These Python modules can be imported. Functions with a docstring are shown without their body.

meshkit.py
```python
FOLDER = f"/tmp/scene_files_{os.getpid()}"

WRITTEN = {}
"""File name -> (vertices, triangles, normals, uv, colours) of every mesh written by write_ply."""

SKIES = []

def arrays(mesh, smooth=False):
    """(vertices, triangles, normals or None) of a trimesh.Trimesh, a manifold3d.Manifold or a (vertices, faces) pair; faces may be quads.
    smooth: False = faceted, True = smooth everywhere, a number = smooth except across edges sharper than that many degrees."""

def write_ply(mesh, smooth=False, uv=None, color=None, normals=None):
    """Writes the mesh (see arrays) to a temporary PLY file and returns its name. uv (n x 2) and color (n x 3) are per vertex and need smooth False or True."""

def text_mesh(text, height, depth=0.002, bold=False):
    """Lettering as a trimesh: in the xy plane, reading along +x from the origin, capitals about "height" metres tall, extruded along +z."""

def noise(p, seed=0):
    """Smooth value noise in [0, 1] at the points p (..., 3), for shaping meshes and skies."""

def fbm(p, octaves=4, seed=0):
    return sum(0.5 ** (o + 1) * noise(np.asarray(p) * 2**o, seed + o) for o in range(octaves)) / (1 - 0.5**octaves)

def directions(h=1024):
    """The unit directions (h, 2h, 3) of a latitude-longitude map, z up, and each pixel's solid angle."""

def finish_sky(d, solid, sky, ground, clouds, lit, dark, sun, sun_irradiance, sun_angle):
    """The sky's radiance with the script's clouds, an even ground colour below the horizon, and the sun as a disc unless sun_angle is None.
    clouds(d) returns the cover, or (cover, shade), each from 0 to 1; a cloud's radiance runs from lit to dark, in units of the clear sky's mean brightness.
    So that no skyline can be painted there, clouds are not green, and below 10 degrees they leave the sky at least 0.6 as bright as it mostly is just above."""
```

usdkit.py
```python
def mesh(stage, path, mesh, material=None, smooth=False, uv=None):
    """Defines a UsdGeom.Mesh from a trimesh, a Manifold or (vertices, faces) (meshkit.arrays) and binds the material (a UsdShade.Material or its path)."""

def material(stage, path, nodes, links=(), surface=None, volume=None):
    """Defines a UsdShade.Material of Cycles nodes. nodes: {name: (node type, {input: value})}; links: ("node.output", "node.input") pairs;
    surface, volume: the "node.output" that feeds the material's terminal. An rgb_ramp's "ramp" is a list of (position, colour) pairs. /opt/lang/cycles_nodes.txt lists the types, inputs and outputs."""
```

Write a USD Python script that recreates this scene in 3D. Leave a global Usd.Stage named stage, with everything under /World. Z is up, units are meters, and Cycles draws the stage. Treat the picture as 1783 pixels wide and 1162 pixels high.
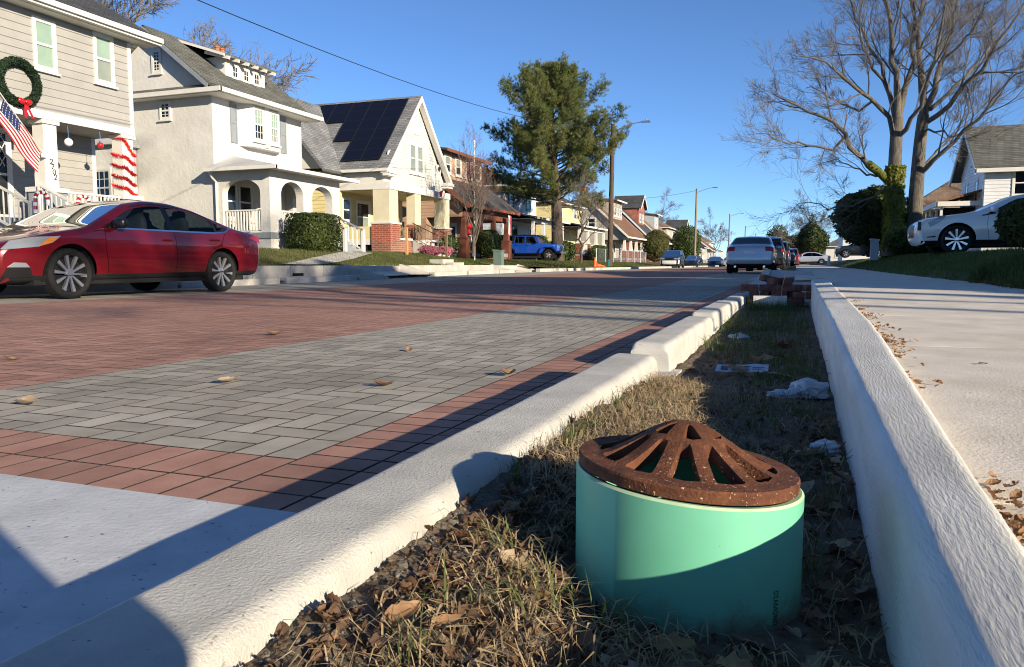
import math, random
import numpy as np, trimesh, usdkit, meshkit
import manifold3d as m3
import shapely
from shapely.geometry import Polygon, LineString, Point, MultiPolygon, box as sbox
from shapely import affinity
from pxr import Usd, UsdGeom, UsdLux, UsdShade, Gf, Sdf

stage = Usd.Stage.CreateInMemory()
UsdGeom.SetStageUpAxis(stage, 'Z'); UsdGeom.SetStageMetersPerUnit(stage, 1.0)
UsdGeom.Xform.Define(stage, '/World'); UsdGeom.Scope.Define(stage, '/World/Looks')
PI = math.pi
# ------------------------------------------------------------------ camera
EYE = 0.46
cam = UsdGeom.Camera.Define(stage, '/World/camera')
cam.CreateHorizontalApertureAttr(36.0); cam.CreateFocalLengthAttr(27.035)
cam.AddTranslateOp().Set((0, 0, EYE)); cam.AddRotateZOp().Set(20.16); cam.AddRotateXOp().Set(90 - 5.16)
cam.CreateClippingRangeAttr((0.05, 20000.0))
cam.CreateExposureAttr(0.82)
# ------------------------------------------------------------------ sun and sky
SUN_EL = math.radians(16.3)
SUN = np.array([math.cos(SUN_EL) * 0.883, math.cos(SUN_EL) * -0.469, math.sin(SUN_EL)])   # towards the sun
SKY_STRENGTH, SUN_INTENSITY = 0.105, 1.25
usdkit.material(stage, '/World/Looks/sky_material', {
    's': ('sky_texture', {'sky_type': 'single_scattering', 'sun_disc': False, 'sun_elevation': SUN_EL, 'sun_rotation': math.atan2(SUN[0], SUN[1]), 'air_density': 0.65, 'aerosol_density': 0.0, 'ozone_density': 5.0}),
    'b': ('background_shader', {'strength': SKY_STRENGTH})}, [('s.color', 'b.color')], surface='b.background')
dome = UsdLux.DomeLight.Define(stage, '/World/sky')
UsdShade.MaterialBindingAPI.Apply(dome.GetPrim()).Bind(UsdShade.Material.Get(stage, '/World/Looks/sky_material'))
dome.GetPrim().SetCustomDataByKey('kind', 'structure')
sun = UsdLux.DistantLight.Define(stage, '/World/sun')
sun.CreateAngleAttr(0.53); sun.CreateNormalizeAttr(True); sun.CreateIntensityAttr(SUN_INTENSITY); sun.CreateColorAttr((1.0, 0.87, 0.67))
sun.AddRotateZOp().Set(math.degrees(math.atan2(SUN[1], SUN[0])) + 90); sun.AddRotateXOp().Set(90 - math.degrees(SUN_EL))
# ------------------------------------------------------------------ helpers
_count = {}
def _path(name, parent):
    base = parent.GetPath().pathString if parent is not None else '/World'
    k = base + '/' + name
    n = _count.get(k, 0); _count[k] = n + 1
    return k if n == 0 else '%s_%03d' % (k, n)
_loc = {}
def tag(p, label=None, cat=None, group=None, kind=None):
    p = p.GetPrim() if hasattr(p, 'GetPrim') else p
    for k, v in (('label', label), ('category', cat), ('group', group), ('kind', kind)):
        if v: p.SetCustomDataByKey(k, v)
    return p
def thing(name, label=None, cat=None, loc=(0, 0, 0), rz=0.0, group=None, kind=None, parent=None):
    """an Xform at the thing's base; meshes of it are given in world space when rz is 0, else in its own space"""
    path = _path(name, parent)
    x = UsdGeom.Xform.Define(stage, path)
    if any(loc): x.AddTranslateOp().Set(tuple(map(float, loc)))
    if rz: x.AddRotateZOp().Set(math.degrees(rz))
    _loc[path] = np.array(loc, float)
    return tag(x, label, cat, group, kind)
def obj(name, mb, mat, parent=None, smooth=False, local=False, label=None, cat=None, group=None, kind=None):
    v, f = mb.arrays() if isinstance(mb, MB) else ((np.asarray(mb.vertices), np.asarray(mb.faces)) if hasattr(mb, 'vertices') else mb)
    if len(f) == 0: return None
    path = _path(name, parent)
    if parent is not None and not local:
        q = parent.GetPath()
        while str(q) not in _loc and q.pathElementCount > 1: q = q.GetParentPath()
        v = v - _loc.get(str(q), np.zeros(3))
    m = usdkit.mesh(stage, path, (v, f), M[mat], smooth=smooth)
    return tag(m, label, cat, group, kind)
def copy_of(src, loc, rz=0.0, scale=None, label=None, cat=None, group=None):
    path = _path(src.GetName().rstrip('0123456789').rstrip('_'), None)
    x = UsdGeom.Xform.Define(stage, path)
    x.GetPrim().GetReferences().AddInternalReference(src.GetPath())
    x.ClearXformOpOrder()
    x.AddTranslateOp(opSuffix='at').Set(tuple(map(float, loc)))
    if rz: x.AddRotateZOp(opSuffix='turn').Set(math.degrees(rz))
    if scale: x.AddScaleOp(opSuffix='size').Set(tuple(scale) if np.ndim(scale) else (scale,) * 3)
    x.GetPrim().SetInstanceable(True)
    return tag(x, label, cat, group)
BOXF = np.array([[0, 3, 2, 1], [4, 5, 6, 7], [0, 1, 5, 4], [1, 2, 6, 5], [2, 3, 7, 6], [3, 0, 4, 7]])
class MB:
    def __init__(s): s.v, s.f, s.n = [], [], 0
    def add(s, v, f):
        v, f = np.asarray(v, float), np.asarray(f, int)
        if len(f) == 0: return s
        if f.shape[1] == 4: f = np.vstack([f[:, [0, 1, 2]], f[:, [0, 2, 3]]])
        s.v.append(v); s.f.append(f + s.n); s.n += len(v); return s
    def arrays(s):
        return (np.vstack(s.v), np.vstack(s.f)) if s.v else (np.zeros((0, 3)), np.zeros((0, 3), int))
    def hexa(s, c): return s.add(c, BOXF)
    def box(s, x0, y0, z0, x1, y1, z1):
        return s.hexa([(x0, y0, z0), (x1, y0, z0), (x1, y1, z0), (x0, y1, z0), (x0, y0, z1), (x1, y0, z1), (x1, y1, z1), (x0, y1, z1)])
    def quad(s, a, b, c, d): return s.add([a, b, c, d], [[0, 1, 2, 3]])
    def slab(s, a, b, c, d, th):
        """a quad made thick downwards along its normal"""
        p = np.array([a, b, c, d], float); n = np.cross(p[1] - p[0], p[3] - p[0]); n = n / np.linalg.norm(n) * th
        return s.hexa(np.vstack([p - n, p]))
    def beam(s, p, q, w, h, up=(0, 0, 1)):
        p, q, up = np.array(p, float), np.array(q, float), np.array(up, float)
        d = q - p; d /= np.linalg.norm(d); r = np.cross(d, up); r /= np.linalg.norm(r); u = np.cross(r, d)
        c = [p - r * w / 2 - u * h / 2, p + r * w / 2 - u * h / 2, q + r * w / 2 - u * h / 2, q - r * w / 2 - u * h / 2]
        return s.hexa(c + [x + u * h for x in c])
    def tube(s, pts, rad, sides=6, cap=True):
        p = np.asarray(pts, float); n = len(p); r = np.broadcast_to(rad, (n,)).astype(float)
        t = np.gradient(p, axis=0); t /= np.linalg.norm(t, axis=1, keepdims=True) + 1e-12
        ref = np.array([0, 0, 1.0]) if abs(t[:, 2]).mean() < 0.8 else np.array([1.0, 0, 0])
        a = np.cross(t, ref); a /= np.linalg.norm(a, axis=1, keepdims=True) + 1e-12; b = np.cross(t, a)
        g = np.arange(sides) * 2 * PI / sides
        v = p[:, None] + r[:, None, None] * (np.cos(g)[None, :, None] * a[:, None] + np.sin(g)[None, :, None] * b[:, None])
        i, j = np.meshgrid(np.arange(n - 1), np.arange(sides), indexing='ij'); k = (j + 1) % sides
        f = np.stack([i * sides + j, (i + 1) * sides + j, (i + 1) * sides + k, i * sides + k], -1).reshape(-1, 4)
        s.add(v.reshape(-1, 3), f)
        if cap:
            for e, o in ((0, 1), (n - 1, -1)):
                s.add(np.vstack([v[e], p[e]]), [[m, (m + 1) % sides, sides][::o] for m in range(sides)])
        return s
    def revolve(s, prof, n=24, center=(0, 0, 0), axis='z'):
        prof = np.asarray(prof, float); g = np.arange(n) * 2 * PI / n
        v = np.stack([prof[:, None, 0] * np.cos(g), prof[:, None, 0] * np.sin(g), np.broadcast_to(prof[:, None, 1], (len(prof), n))], -1)
        if axis == 'y': v = v[..., [0, 2, 1]] * [1, 1, -1]
        if axis == 'x': v = v[..., [2, 0, 1]]
        i, j = np.meshgrid(np.arange(len(prof) - 1), np.arange(n), indexing='ij'); k = (j + 1) % n
        f = np.stack([i * n + j, i * n + k, (i + 1) * n + k, (i + 1) * n + j], -1).reshape(-1, 4)
        return s.add(v.reshape(-1, 3) + np.array(center), f)
    def poly(s, poly, fn, d=0.0):
        """a flat polygon (shapely) put through fn(a, b, c); thick by d in c"""
        for g in getattr(poly, 'geoms', [poly]):
            if g.is_empty or g.area < 1e-7: continue
            if d:
                t = trimesh.creation.extrude_polygon(g, d, engine='earcut'); s.add([fn(*q) for q in t.vertices], t.faces)
            else:
                v, f = trimesh.creation.triangulate_polygon(g, engine='earcut'); s.add([fn(q[0], q[1], 0.0) for q in v], f)
        return s
    def mesh(s, t, T=None):
        v = np.asarray(t.vertices); 
        if T is not None: v = trimesh.transform_points(v, T)
        return s.add(v, t.faces)
class Face:
    """a wall plane: a along it, b up, c out of it"""
    def __init__(s, o, right): s.o = np.array(o, float); s.r = np.array(right, float); s.n = np.cross(s.r, [0, 0, 1.0])
    def p(s, a, b, c=0.0): return s.o + s.r * a + np.array([0, 0, b]) + s.n * c
    def box(s, mb, a0, b0, c0, a1, b1, c1):
        P = s.p
        return mb.hexa([P(a0, b0, c1), P(a1, b0, c1), P(a1, b0, c0), P(a0, b0, c0), P(a0, b1, c1), P(a1, b1, c1), P(a1, b1, c0), P(a0, b1, c0)])
def front(x): return Face((x, 0, 0), (0, 1, 0))      # faces +x, a = y
def side(y): return Face((0, y, 0), (1, 0, 0))       # faces -y, a = x
def rail_box(f, a0, b0, a1, b1, c0, c1, w):
    """a rectangular ring"""
    m = MB()
    f.box(m, a0, b0, c0, a0 + w, b1, c1); f.box(m, a1 - w, b0, c0, a1, b1, c1)
    f.box(m, a0 + w, b1 - w, c0, a1 - w, b1, c1 - .002); f.box(m, a0 + w, b0, c0, a1 - w, b0 + w, c1 - .002)
    return m
def smoothstep(a, b, x):
    t = np.clip((np.asarray(x, float) - a) / (b - a), 0, 1); return t * t * (3 - 2 * t)
def road_z(y): return 0.10 * smoothstep(10, 32, y)
# ------------------------------------------------------------------ materials
M = {}
def mat(name, col, col2=None, scale=3.0, rough=0.8, bump=0.0, bscale=40.0, bdist=0.01, detail=4, spec=0.3, rnd=0.0, metallic=0.0, coat=0.0, stretch=None, speck=None, trans=0.0, ramp=(.35, .65)):
    """a general procedural surface: two colours mixed by noise in world space, a random tone per piece, a fine bump"""
    N = {'g': ('geometry', {}), 'p': ('principled_bsdf', {'roughness': rough, 'specular_ior_level': spec, 'metallic': metallic, 'coat_weight': coat, 'transmission_weight': trans, 'base_color': col})}
    L = []; out = None; pos = 'g.position'
    if stretch:
        N['mp'] = ('mapping', {'scale': stretch}); L.append(('g.position', 'mp.vector')); pos = 'mp.vector'
    if col2 is not None:
        N['n'] = ('noise_texture', {'scale': scale, 'detail': float(detail), 'roughness': 0.6})
        N['r'] = ('rgb_ramp', {'ramp': [(ramp[0], col), (ramp[1], col2)]})
        L += [(pos, 'n.vector'), ('n.fac', 'r.fac')]; out = 'r.color'
    if speck:
        N['n2'] = ('noise_texture', {'scale': speck[1], 'detail': 2.0}); N['r2'] = ('rgb_ramp', {'ramp': [(speck[2], (0, 0, 0)), (speck[2] + .05, (1, 1, 1))]})
        N['m2'] = ('mix_color', {'a': col, 'b': speck[0]})
        L += [(pos, 'n2.vector'), ('n2.fac', 'r2.fac'), ('r2.color', 'm2.fac')]
        if out: L.append((out, 'm2.a'))
        out = 'm2.result'
    if rnd:
        N['oi'] = ('object_info', {}); N['ad'] = ('math', {'math_type': 'add'}); N['fr'] = ('math', {'math_type': 'fraction'})
        N['mr'] = ('map_range', {'from_min': 0.0, 'from_max': 1.0, 'to_min': 1 - rnd, 'to_max': 1 + rnd})
        N['hs'] = ('hsv', {'color': col})
        L += [('g.random_per_island', 'ad.value1'), ('oi.random', 'ad.value2'), ('ad.value', 'fr.value1'), ('fr.value', 'mr.value'), ('mr.result', 'hs.value')]
        if out: L.append((out, 'hs.color'))
        out = 'hs.color'
    if out: L.append((out, 'p.base_color'))
    if bump:
        N['bn'] = ('noise_texture', {'scale': bscale, 'detail': 5.0, 'roughness': 0.65}); N['b'] = ('bump', {'strength': bump, 'distance': bdist})
        L += [(pos, 'bn.vector'), ('bn.fac', 'b.height'), ('b.normal', 'p.normal')]
    M[name] = usdkit.material(stage, '/World/Looks/' + name, N, L, surface='p.BSDF')
def glass(name, tint=(1, 1, 1), ior=1.5, rough=0.0, extra=0.0):
    N = {'t': ('transparent_bsdf', {'color': tint}), 'g': ('glossy_bsdf', {'color': (1, 1, 1), 'roughness': rough}), 'f': ('fresnel', {'IOR': ior}), 'm': ('mix_closure', {})}
    L = [('t.BSDF', 'm.closure1'), ('g.BSDF', 'm.closure2'), ('f.fac', 'm.fac')]
    M[name] = usdkit.material(stage, '/World/Looks/' + name, N, L, surface='m.closure')
def leafy(name, col, col2, trans=0.35, rough=0.6, rnd=0.3, scale=1.2):
    N = {'g': ('geometry', {}), 'n': ('noise_texture', {'scale': scale, 'detail': 3.0}), 'r': ('rgb_ramp', {'ramp': [(.35, col), (.65, col2)]}),
         'mr': ('map_range', {'to_min': 1 - rnd, 'to_max': 1 + rnd}), 'hs': ('hsv', {}), 'd': ('principled_bsdf', {'roughness': rough, 'specular_ior_level': .3}), 't': ('translucent_bsdf', {}), 'm': ('mix_closure', {'fac': trans}),
         'oi': ('object_info', {}), 'ad': ('math', {'math_type': 'add'}), 'fr': ('math', {'math_type': 'fraction'})}
    L = [('g.position', 'n.vector'), ('n.fac', 'r.fac'), ('r.color', 'hs.color'), ('g.random_per_island', 'ad.value1'), ('oi.random', 'ad.value2'), ('ad.value', 'fr.value1'), ('fr.value', 'mr.value'), ('mr.result', 'hs.value'), ('hs.color', 'd.base_color'), ('hs.color', 't.color'),
         ('d.BSDF', 'm.closure1'), ('t.BSDF', 'm.closure2')]
    M[name] = usdkit.material(stage, '/World/Looks/' + name, N, L, surface='m.closure')
def shingles(name, c1, c2, mortar, scale=1.0):
    N = {'g': ('geometry', {}), 'sx': ('separate_xyz', {}), 'a': ('math', {'math_type': 'add'}), 'cx': ('combine_xyz', {}), 'br': ('brick_texture', {'color1': c1, 'color2': c2, 'mortar': mortar, 'scale': scale, 'mortar_size': .012, 'mortar_smooth': .3, 'brick_width': .32, 'row_height': .10, 'bias': -.1}),
         'n': ('noise_texture', {'scale': 1.3, 'detail': 4.0}), 'r': ('rgb_ramp', {'ramp': [(.3, (.75,) * 3), (.7, (1.15,) * 3)]}), 'mx': ('mix_color', {'blend_type': 'multiply', 'fac': 1.0, 'use_clamp': False}),
         'p': ('principled_bsdf', {'roughness': .9, 'specular_ior_level': .2}), 'b': ('bump', {'strength': .5, 'distance': .02})}
    L = [('g.position', 'sx.vector'), ('sx.x', 'a.value1'), ('sx.y', 'a.value2'), ('a.value', 'cx.x'), ('sx.z', 'cx.y'), ('cx.vector', 'br.vector'), ('br.color', 'mx.a'), ('g.position', 'n.vector'), ('n.fac', 'r.fac'), ('r.color', 'mx.b'), ('mx.result', 'p.base_color'), ('br.fac', 'b.height'), ('b.normal', 'p.normal')]
    N['b'][1]['invert'] = True
    M[name] = usdkit.material(stage, '/World/Looks/' + name, N, L, surface='p.BSDF')

mat('kerb_concrete', (.42, .405, .365), (.55, .53, .48), scale=6, rough=.92, bump=.9, bscale=210, bdist=.004, detail=8, speck=((.22, .195, .15), 90, .69))
mat('wall_concrete', (.54, .525, .48), (.68, .665, .62), scale=5, rough=.92, bump=1.0, bscale=88, bdist=.005, stretch=(2.4, .45, 2.4), detail=7)
mat('walk_concrete', (.58, .515, .42), (.71, .64, .54), scale=5, rough=.92, bump=.6, bscale=120, bdist=.004, speck=((.26, .23, .18), 90, .70))
mat('apron_concrete', (.46, .465, .47), (.57, .575, .575), scale=8, rough=.85, bump=.35, bscale=80, bdist=.004, speck=((.16, .16, .16), 70, .69))
mat('old_concrete', (.38, .355, .315), (.50, .47, .42), scale=1.6, rough=.92, bump=.4, bscale=20, bdist=.01, speck=((.32, .29, .24), 12, .66))
mat('joint_sand', (.022, .018, .014), (.065, .050, .036), scale=60, rough=.95, bump=.6, bscale=250, bdist=.003)
mat('soil', (.085, .065, .045), (.20, .155, .108), scale=16, rough=.95, bump=1.0, bscale=70, bdist=.012, detail=8, speck=((.26, .24, .20), 180, .71))
mat('lawn_ground', (.060, .068, .022), (.115, .098, .045), scale=1.4, rough=.95, bump=1.0, bscale=18, bdist=.05, detail=7)
mat('ground_far', (.07, .072, .04), (.12, .105, .06), scale=.05, rough=.95)
mat('asphalt', (.05, .05, .052), (.07, .07, .07), scale=3, rough=.9)
mat('stone', (.085, .072, .055), (.22, .195, .155), scale=30, rough=.85, bump=.4, bscale=120, bdist=.003, rnd=.35)
mat('pvc_cut', (.42, .55, .36), (.34, .46, .27), scale=30, rough=.7)
mat('ink', (.02, .05, .035), rough=.7)
mat('siding_gray', (.305, .295, .275), (.34, .33, .307), scale=2, rough=.75, rnd=.03, bump=.15, bscale=30)
mat('siding_white', (.55, .53, .47), (.62, .60, .54), scale=1.5, rough=.75, rnd=.04, bump=.15, bscale=30)
mat('siding_shade', (.62, .63, .63), (.72, .73, .73), scale=1.5, rough=.75, rnd=.05)
mat('trim_white', (.60, .58, .53), (.66, .64, .59), scale=3, rough=.6)
mat('stucco', (.53, .515, .48), (.61, .595, .555), scale=1.1, rough=.95, bump=.6, bscale=7.5, bdist=.03, detail=5)
mat('yellow_siding', (.60, .51, .25), (.66, .57, .30), scale=2, rough=.7, rnd=.03)
mat('tan_siding', (.38, .24, .165), (.44, .29, .20), scale=2, rough=.8, rnd=.05)
mat('blue_siding', (.44, .50, .56), (.50, .55, .60), scale=2, rough=.75, rnd=.04)
mat('taupe_siding', (.34, .31, .26), (.40, .37, .31), scale=2, rough=.8, rnd=.04)
mat('cool_siding', (.30, .33, .35), (.36, .39, .41), scale=2, rough=.8, rnd=.04)
mat('brown_trim', (.16, .055, .035), (.20, .075, .045), scale=3, rough=.6)
mat('teal_trim', (.03, .20, .23), rough=.55)
mat('gray_shutter', (.20, .225, .25), (.24, .26, .28), scale=3, rough=.6)
mat('gray_paint', (.19, .215, .235), (.26, .28, .295), scale=2, rough=.7)
mat('metal_roof', (.40, .40, .40), (.52, .52, .50), scale=.9, rough=.6, spec=.4)
shingles('roof_charcoal', (.060, .062, .066), (.095, .096, .10), (.03, .03, .03))
shingles('roof_olive', (.115, .115, .10), (.165, .165, .145), (.06, .06, .052))
shingles('roof_gray', (.175, .18, .185), (.25, .255, .26), (.09, .09, .095))
shingles('roof_brown', (.19, .10, .06), (.25, .14, .09), (.09, .05, .03))
shingles('roof_tan', (.22, .15, .10), (.28, .19, .13), (.12, .08, .05))
shingles('brick_red', (.27, .075, .045), (.34, .105, .065), (.36, .30, .25), scale=1.0)
mat('loose_brick', (.12, .045, .035), (.21, .085, .06), scale=18, rough=.85, bump=.4, bscale=90, bdist=.003, rnd=.25)
mat('chimney_brick', (.30, .10, .06), (.38, .15, .10), scale=14, rough=.85, rnd=.15)
mat('solar_cell', (.006, .007, .014), rough=.22, spec=.35)
mat('solar_frame', (.020, .021, .027), rough=.4)
mat('black_metal', (.012, .012, .014), rough=.45, spec=.5)
mat('black_plastic', (.010, .010, .011), rough=.35, spec=.5)
mat('rubber', (.009, .009, .0095), (.016, .0155, .015), scale=20, rough=.85)
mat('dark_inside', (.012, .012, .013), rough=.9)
mat('window_dark', (.018, .021, .026), rough=.6)
mat('blind_pale', (.27, .345, .29), (.32, .40, .335), scale=2, rough=.7)
mat('blind_gray', (.24, .26, .23), (.30, .31, .27), scale=2, rough=.7)
mat('wood_stake', (.45, .24, .09), (.55, .32, .13), scale=12, rough=.8)
mat('wood_dark', (.14, .085, .05), (.22, .14, .085), scale=12, rough=.85)
mat('pole_wood', (.055, .036, .024), (.12, .083, .055), scale=8, rough=.9, stretch=(6, 6, .4), bump=.4, bscale=12)
mat('pole_wood_pale', (.19, .15, .10), (.27, .22, .16), scale=8, rough=.9, stretch=(6, 6, .4))
mat('lamp_gray', (.25, .27, .29), rough=.5, metallic=.6)
mat('cable', (.02, .022, .026), rough=.6)
mat('bark_gray', (.085, .075, .062), (.17, .148, .12), scale=7, rough=.95, bump=.9, bscale=16, bdist=.03, stretch=(3, 3, .6))
mat('bark_dark', (.055, .042, .032), (.11, .085, .065), scale=7, rough=.95, bump=.8, bscale=16, bdist=.03, stretch=(3, 3, .6))
mat('twig', (.125, .11, .095), (.195, .17, .145), scale=1.2, rough=.9)
mat('twig_red', (.13, .075, .06), (.20, .125, .10), scale=1.2, rough=.9)
leafy('pine_needles', (.085, .115, .030), (.175, .185, .060), trans=.3, rnd=.4, scale=.5)
leafy('hedge_leaf', (.028, .050, .012), (.072, .095, .022), trans=.22, rough=.4, rnd=.5)
leafy('evergreen_leaf', (.030, .058, .014), (.085, .105, .030), trans=.25, rnd=.45)
leafy('olive_leaf', (.075, .085, .022), (.15, .145, .045), trans=.3, rnd=.4)
leafy('ivy_leaf', (.075, .095, .012), (.20, .20, .03), trans=.3, rnd=.35, scale=2)
leafy('grass_green', (.055, .095, .018), (.115, .145, .040), trans=.35, rnd=.4, scale=3)
leafy('lawn_blade', (.070, .105, .020), (.170, .165, .060), trans=.35, rnd=.35, scale=.5)
leafy('straw', (.30, .215, .115), (.58, .44, .26), trans=.25, rnd=.45, scale=7)
leafy('dead_leaf', (.15, .075, .035), (.33, .20, .105), trans=.18, rnd=.5, scale=8)
leafy('dead_leaf_dark', (.075, .042, .026), (.17, .10, .06), trans=.1, rnd=.4, scale=8)
leafy('dead_leaf_pale', (.30, .22, .135), (.46, .35, .23), trans=.18, rnd=.3, scale=8)
leafy('wreath_green', (.010, .030, .012), (.028, .060, .025), trans=.1, rnd=.4)
leafy('pink_petal', (.38, .10, .15), (.52, .21, .26), trans=.2, rnd=.4)
leafy('red_tinsel', (.42, .010, .012), (.60, .03, .03), trans=.1, rough=.25, rnd=.4)
mat('red_gloss', (.42, .012, .014), rough=.15, spec=.6, coat=.5)
mat('white_gloss', (.80, .80, .78), rough=.25, spec=.5)
mat('flag_red', (.42, .025, .035), rough=.8); mat('flag_white', (.72, .70, .66), rough=.8); mat('flag_blue', (.025, .035, .12), rough=.8)
mat('cone_orange', (.75, .12, .025), rough=.5); mat('utility_green', (.10, .15, .125), (.13, .18, .15), scale=3, rough=.6)
mat('utility_gray', (.30, .33, .35), rough=.6)
mat('paper_white', (.52, .53, .56), rough=.7); mat('plastic_white', (.42, .45, .48), rough=.35); mat('print_ink', (.10, .12, .16), rough=.8)
mat('terracotta', (.40, .14, .07), rough=.8)
mat('chrome', (.75, .76, .78), rough=.12, metallic=1.0)
mat('rim_silver', (.72, .73, .75), rough=.28, metallic=.85)
mat('rim_dark', (.03, .03, .033), rough=.4, metallic=.3)
mat('lamp_clear', (.20, .225, .26), rough=.10, spec=.8, coat=.8); mat('lamp_red', (.32, .008, .012), rough=.15, coat=.6); mat('lamp_amber', (.60, .20, .03), rough=.2, coat=.5)
mat('plate', (.72, .73, .75), rough=.5); mat('tinted_glass', (.010, .013, .018), rough=.10, spec=.22); mat('cream_siding', (.56, .50, .345), (.62, .56, .40), scale=2, rough=.7); mat('seat_gray', (.085, .085, .09), rough=.8)
mat('paint_red', (.17, .004, .011), rough=.24, metallic=.35, spec=.5, coat=1.0)
mat('paint_blue', (.008, .060, .36), rough=.28, spec=.5, coat=.8)
mat('paint_silver', (.46, .49, .53), rough=.28, metallic=.35, spec=.5, coat=.9)
mat('paint_white', (.66, .66, .64), rough=.25, spec=.5, coat=1.0)
mat('paint_navy', (.012, .020, .045), rough=.25, spec=.5, coat=1.0)
mat('paint_black', (.010, .011, .013), rough=.22, spec=.5, coat=1.0)
mat('paint_gray', (.13, .15, .17), rough=.28, metallic=.3, spec=.5, coat=.8)
mat('paint_maroon', (.10, .012, .014), rough=.3, spec=.5, coat=.8)
mat('skin', (.45, .28, .20), rough=.6); mat('jacket', (.035, .045, .07), rough=.85); mat('jeans', (.045, .065, .11), rough=.9); mat('hair', (.03, .02, .015), rough=.7)
glass('window_glass', (.92, .95, .95), 1.52); glass('car_glass', (.40, .48, .50), 1.3); glass('car_glass_dark', (.14, .17, .18), 1.4)
for nm, a, b in (('red_paver', (.345, .175, .125), (.44, .24, .175)), ('gray_paver', (.34, .308, .245), (.44, .40, .325))):
    N = {'g': ('geometry', {}), 'n': ('noise_texture', {'scale': 6.0, 'detail': 4.0, 'roughness': .6}), 'r': ('rgb_ramp', {'ramp': [(.35, a), (.65, b)]}), 'oi': ('object_info', {}), 'ad': ('math', {'math_type': 'add'}), 'fr': ('math', {'math_type': 'fraction'}), 'mr': ('map_range', {'to_min': .80, 'to_max': 1.16}), 'hs': ('hsv', {}),
         'n3': ('noise_texture', {'scale': .55, 'detail': 6.0, 'roughness': .65}), 'r3': ('rgb_ramp', {'ramp': [(.38, (.62, .60, .58)), (.56, (1, 1, 1))]}), 'm3': ('mix_color', {'blend_type': 'multiply', 'fac': .6}),
         'n2': ('noise_texture', {'scale': 220.0, 'detail': 2.0}), 'r2': ('rgb_ramp', {'ramp': [(.66, (0, 0, 0)), (.72, (1, 1, 1))]}), 'm2': ('mix_color', {'b': tuple(x * .45 for x in a)}),
         'sx': ('separate_xyz', {}), 'rs': ('rgb_ramp', {'ramp': [(.90, (1, 1, 1)), (.985, (0, 0, 0))]}), 'ms': ('mix_color', {'b': (.035, .028, .021)}), 'bn': ('noise_texture', {'scale': 170.0, 'detail': 5.0}), 'bu': ('bump', {'strength': .35, 'distance': .002}), 'p': ('principled_bsdf', {'roughness': .82, 'specular_ior_level': .3})}
    L = [('g.position', 'n.vector'), ('n.fac', 'r.fac'), ('g.random_per_island', 'ad.value1'), ('oi.random', 'ad.value2'), ('ad.value', 'fr.value1'), ('fr.value', 'mr.value'), ('mr.result', 'hs.value'), ('r.color', 'hs.color'), ('g.position', 'n3.vector'), ('n3.fac', 'r3.fac'), ('hs.color', 'm3.a'), ('r3.color', 'm3.b'), ('g.position', 'n2.vector'), ('n2.fac', 'r2.fac'), ('r2.color', 'm2.fac'), ('m3.result', 'm2.a'),
         ('g.true_normal', 'sx.vector'), ('sx.z', 'rs.fac'), ('rs.color', 'ms.fac'), ('m2.result', 'ms.a'), ('ms.result', 'p.base_color'), ('g.position', 'bn.vector'), ('bn.fac', 'bu.height'), ('bu.normal', 'p.normal')]
    M[nm] = usdkit.material(stage, '/World/Looks/' + nm, N, L, surface='p.BSDF')
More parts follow.
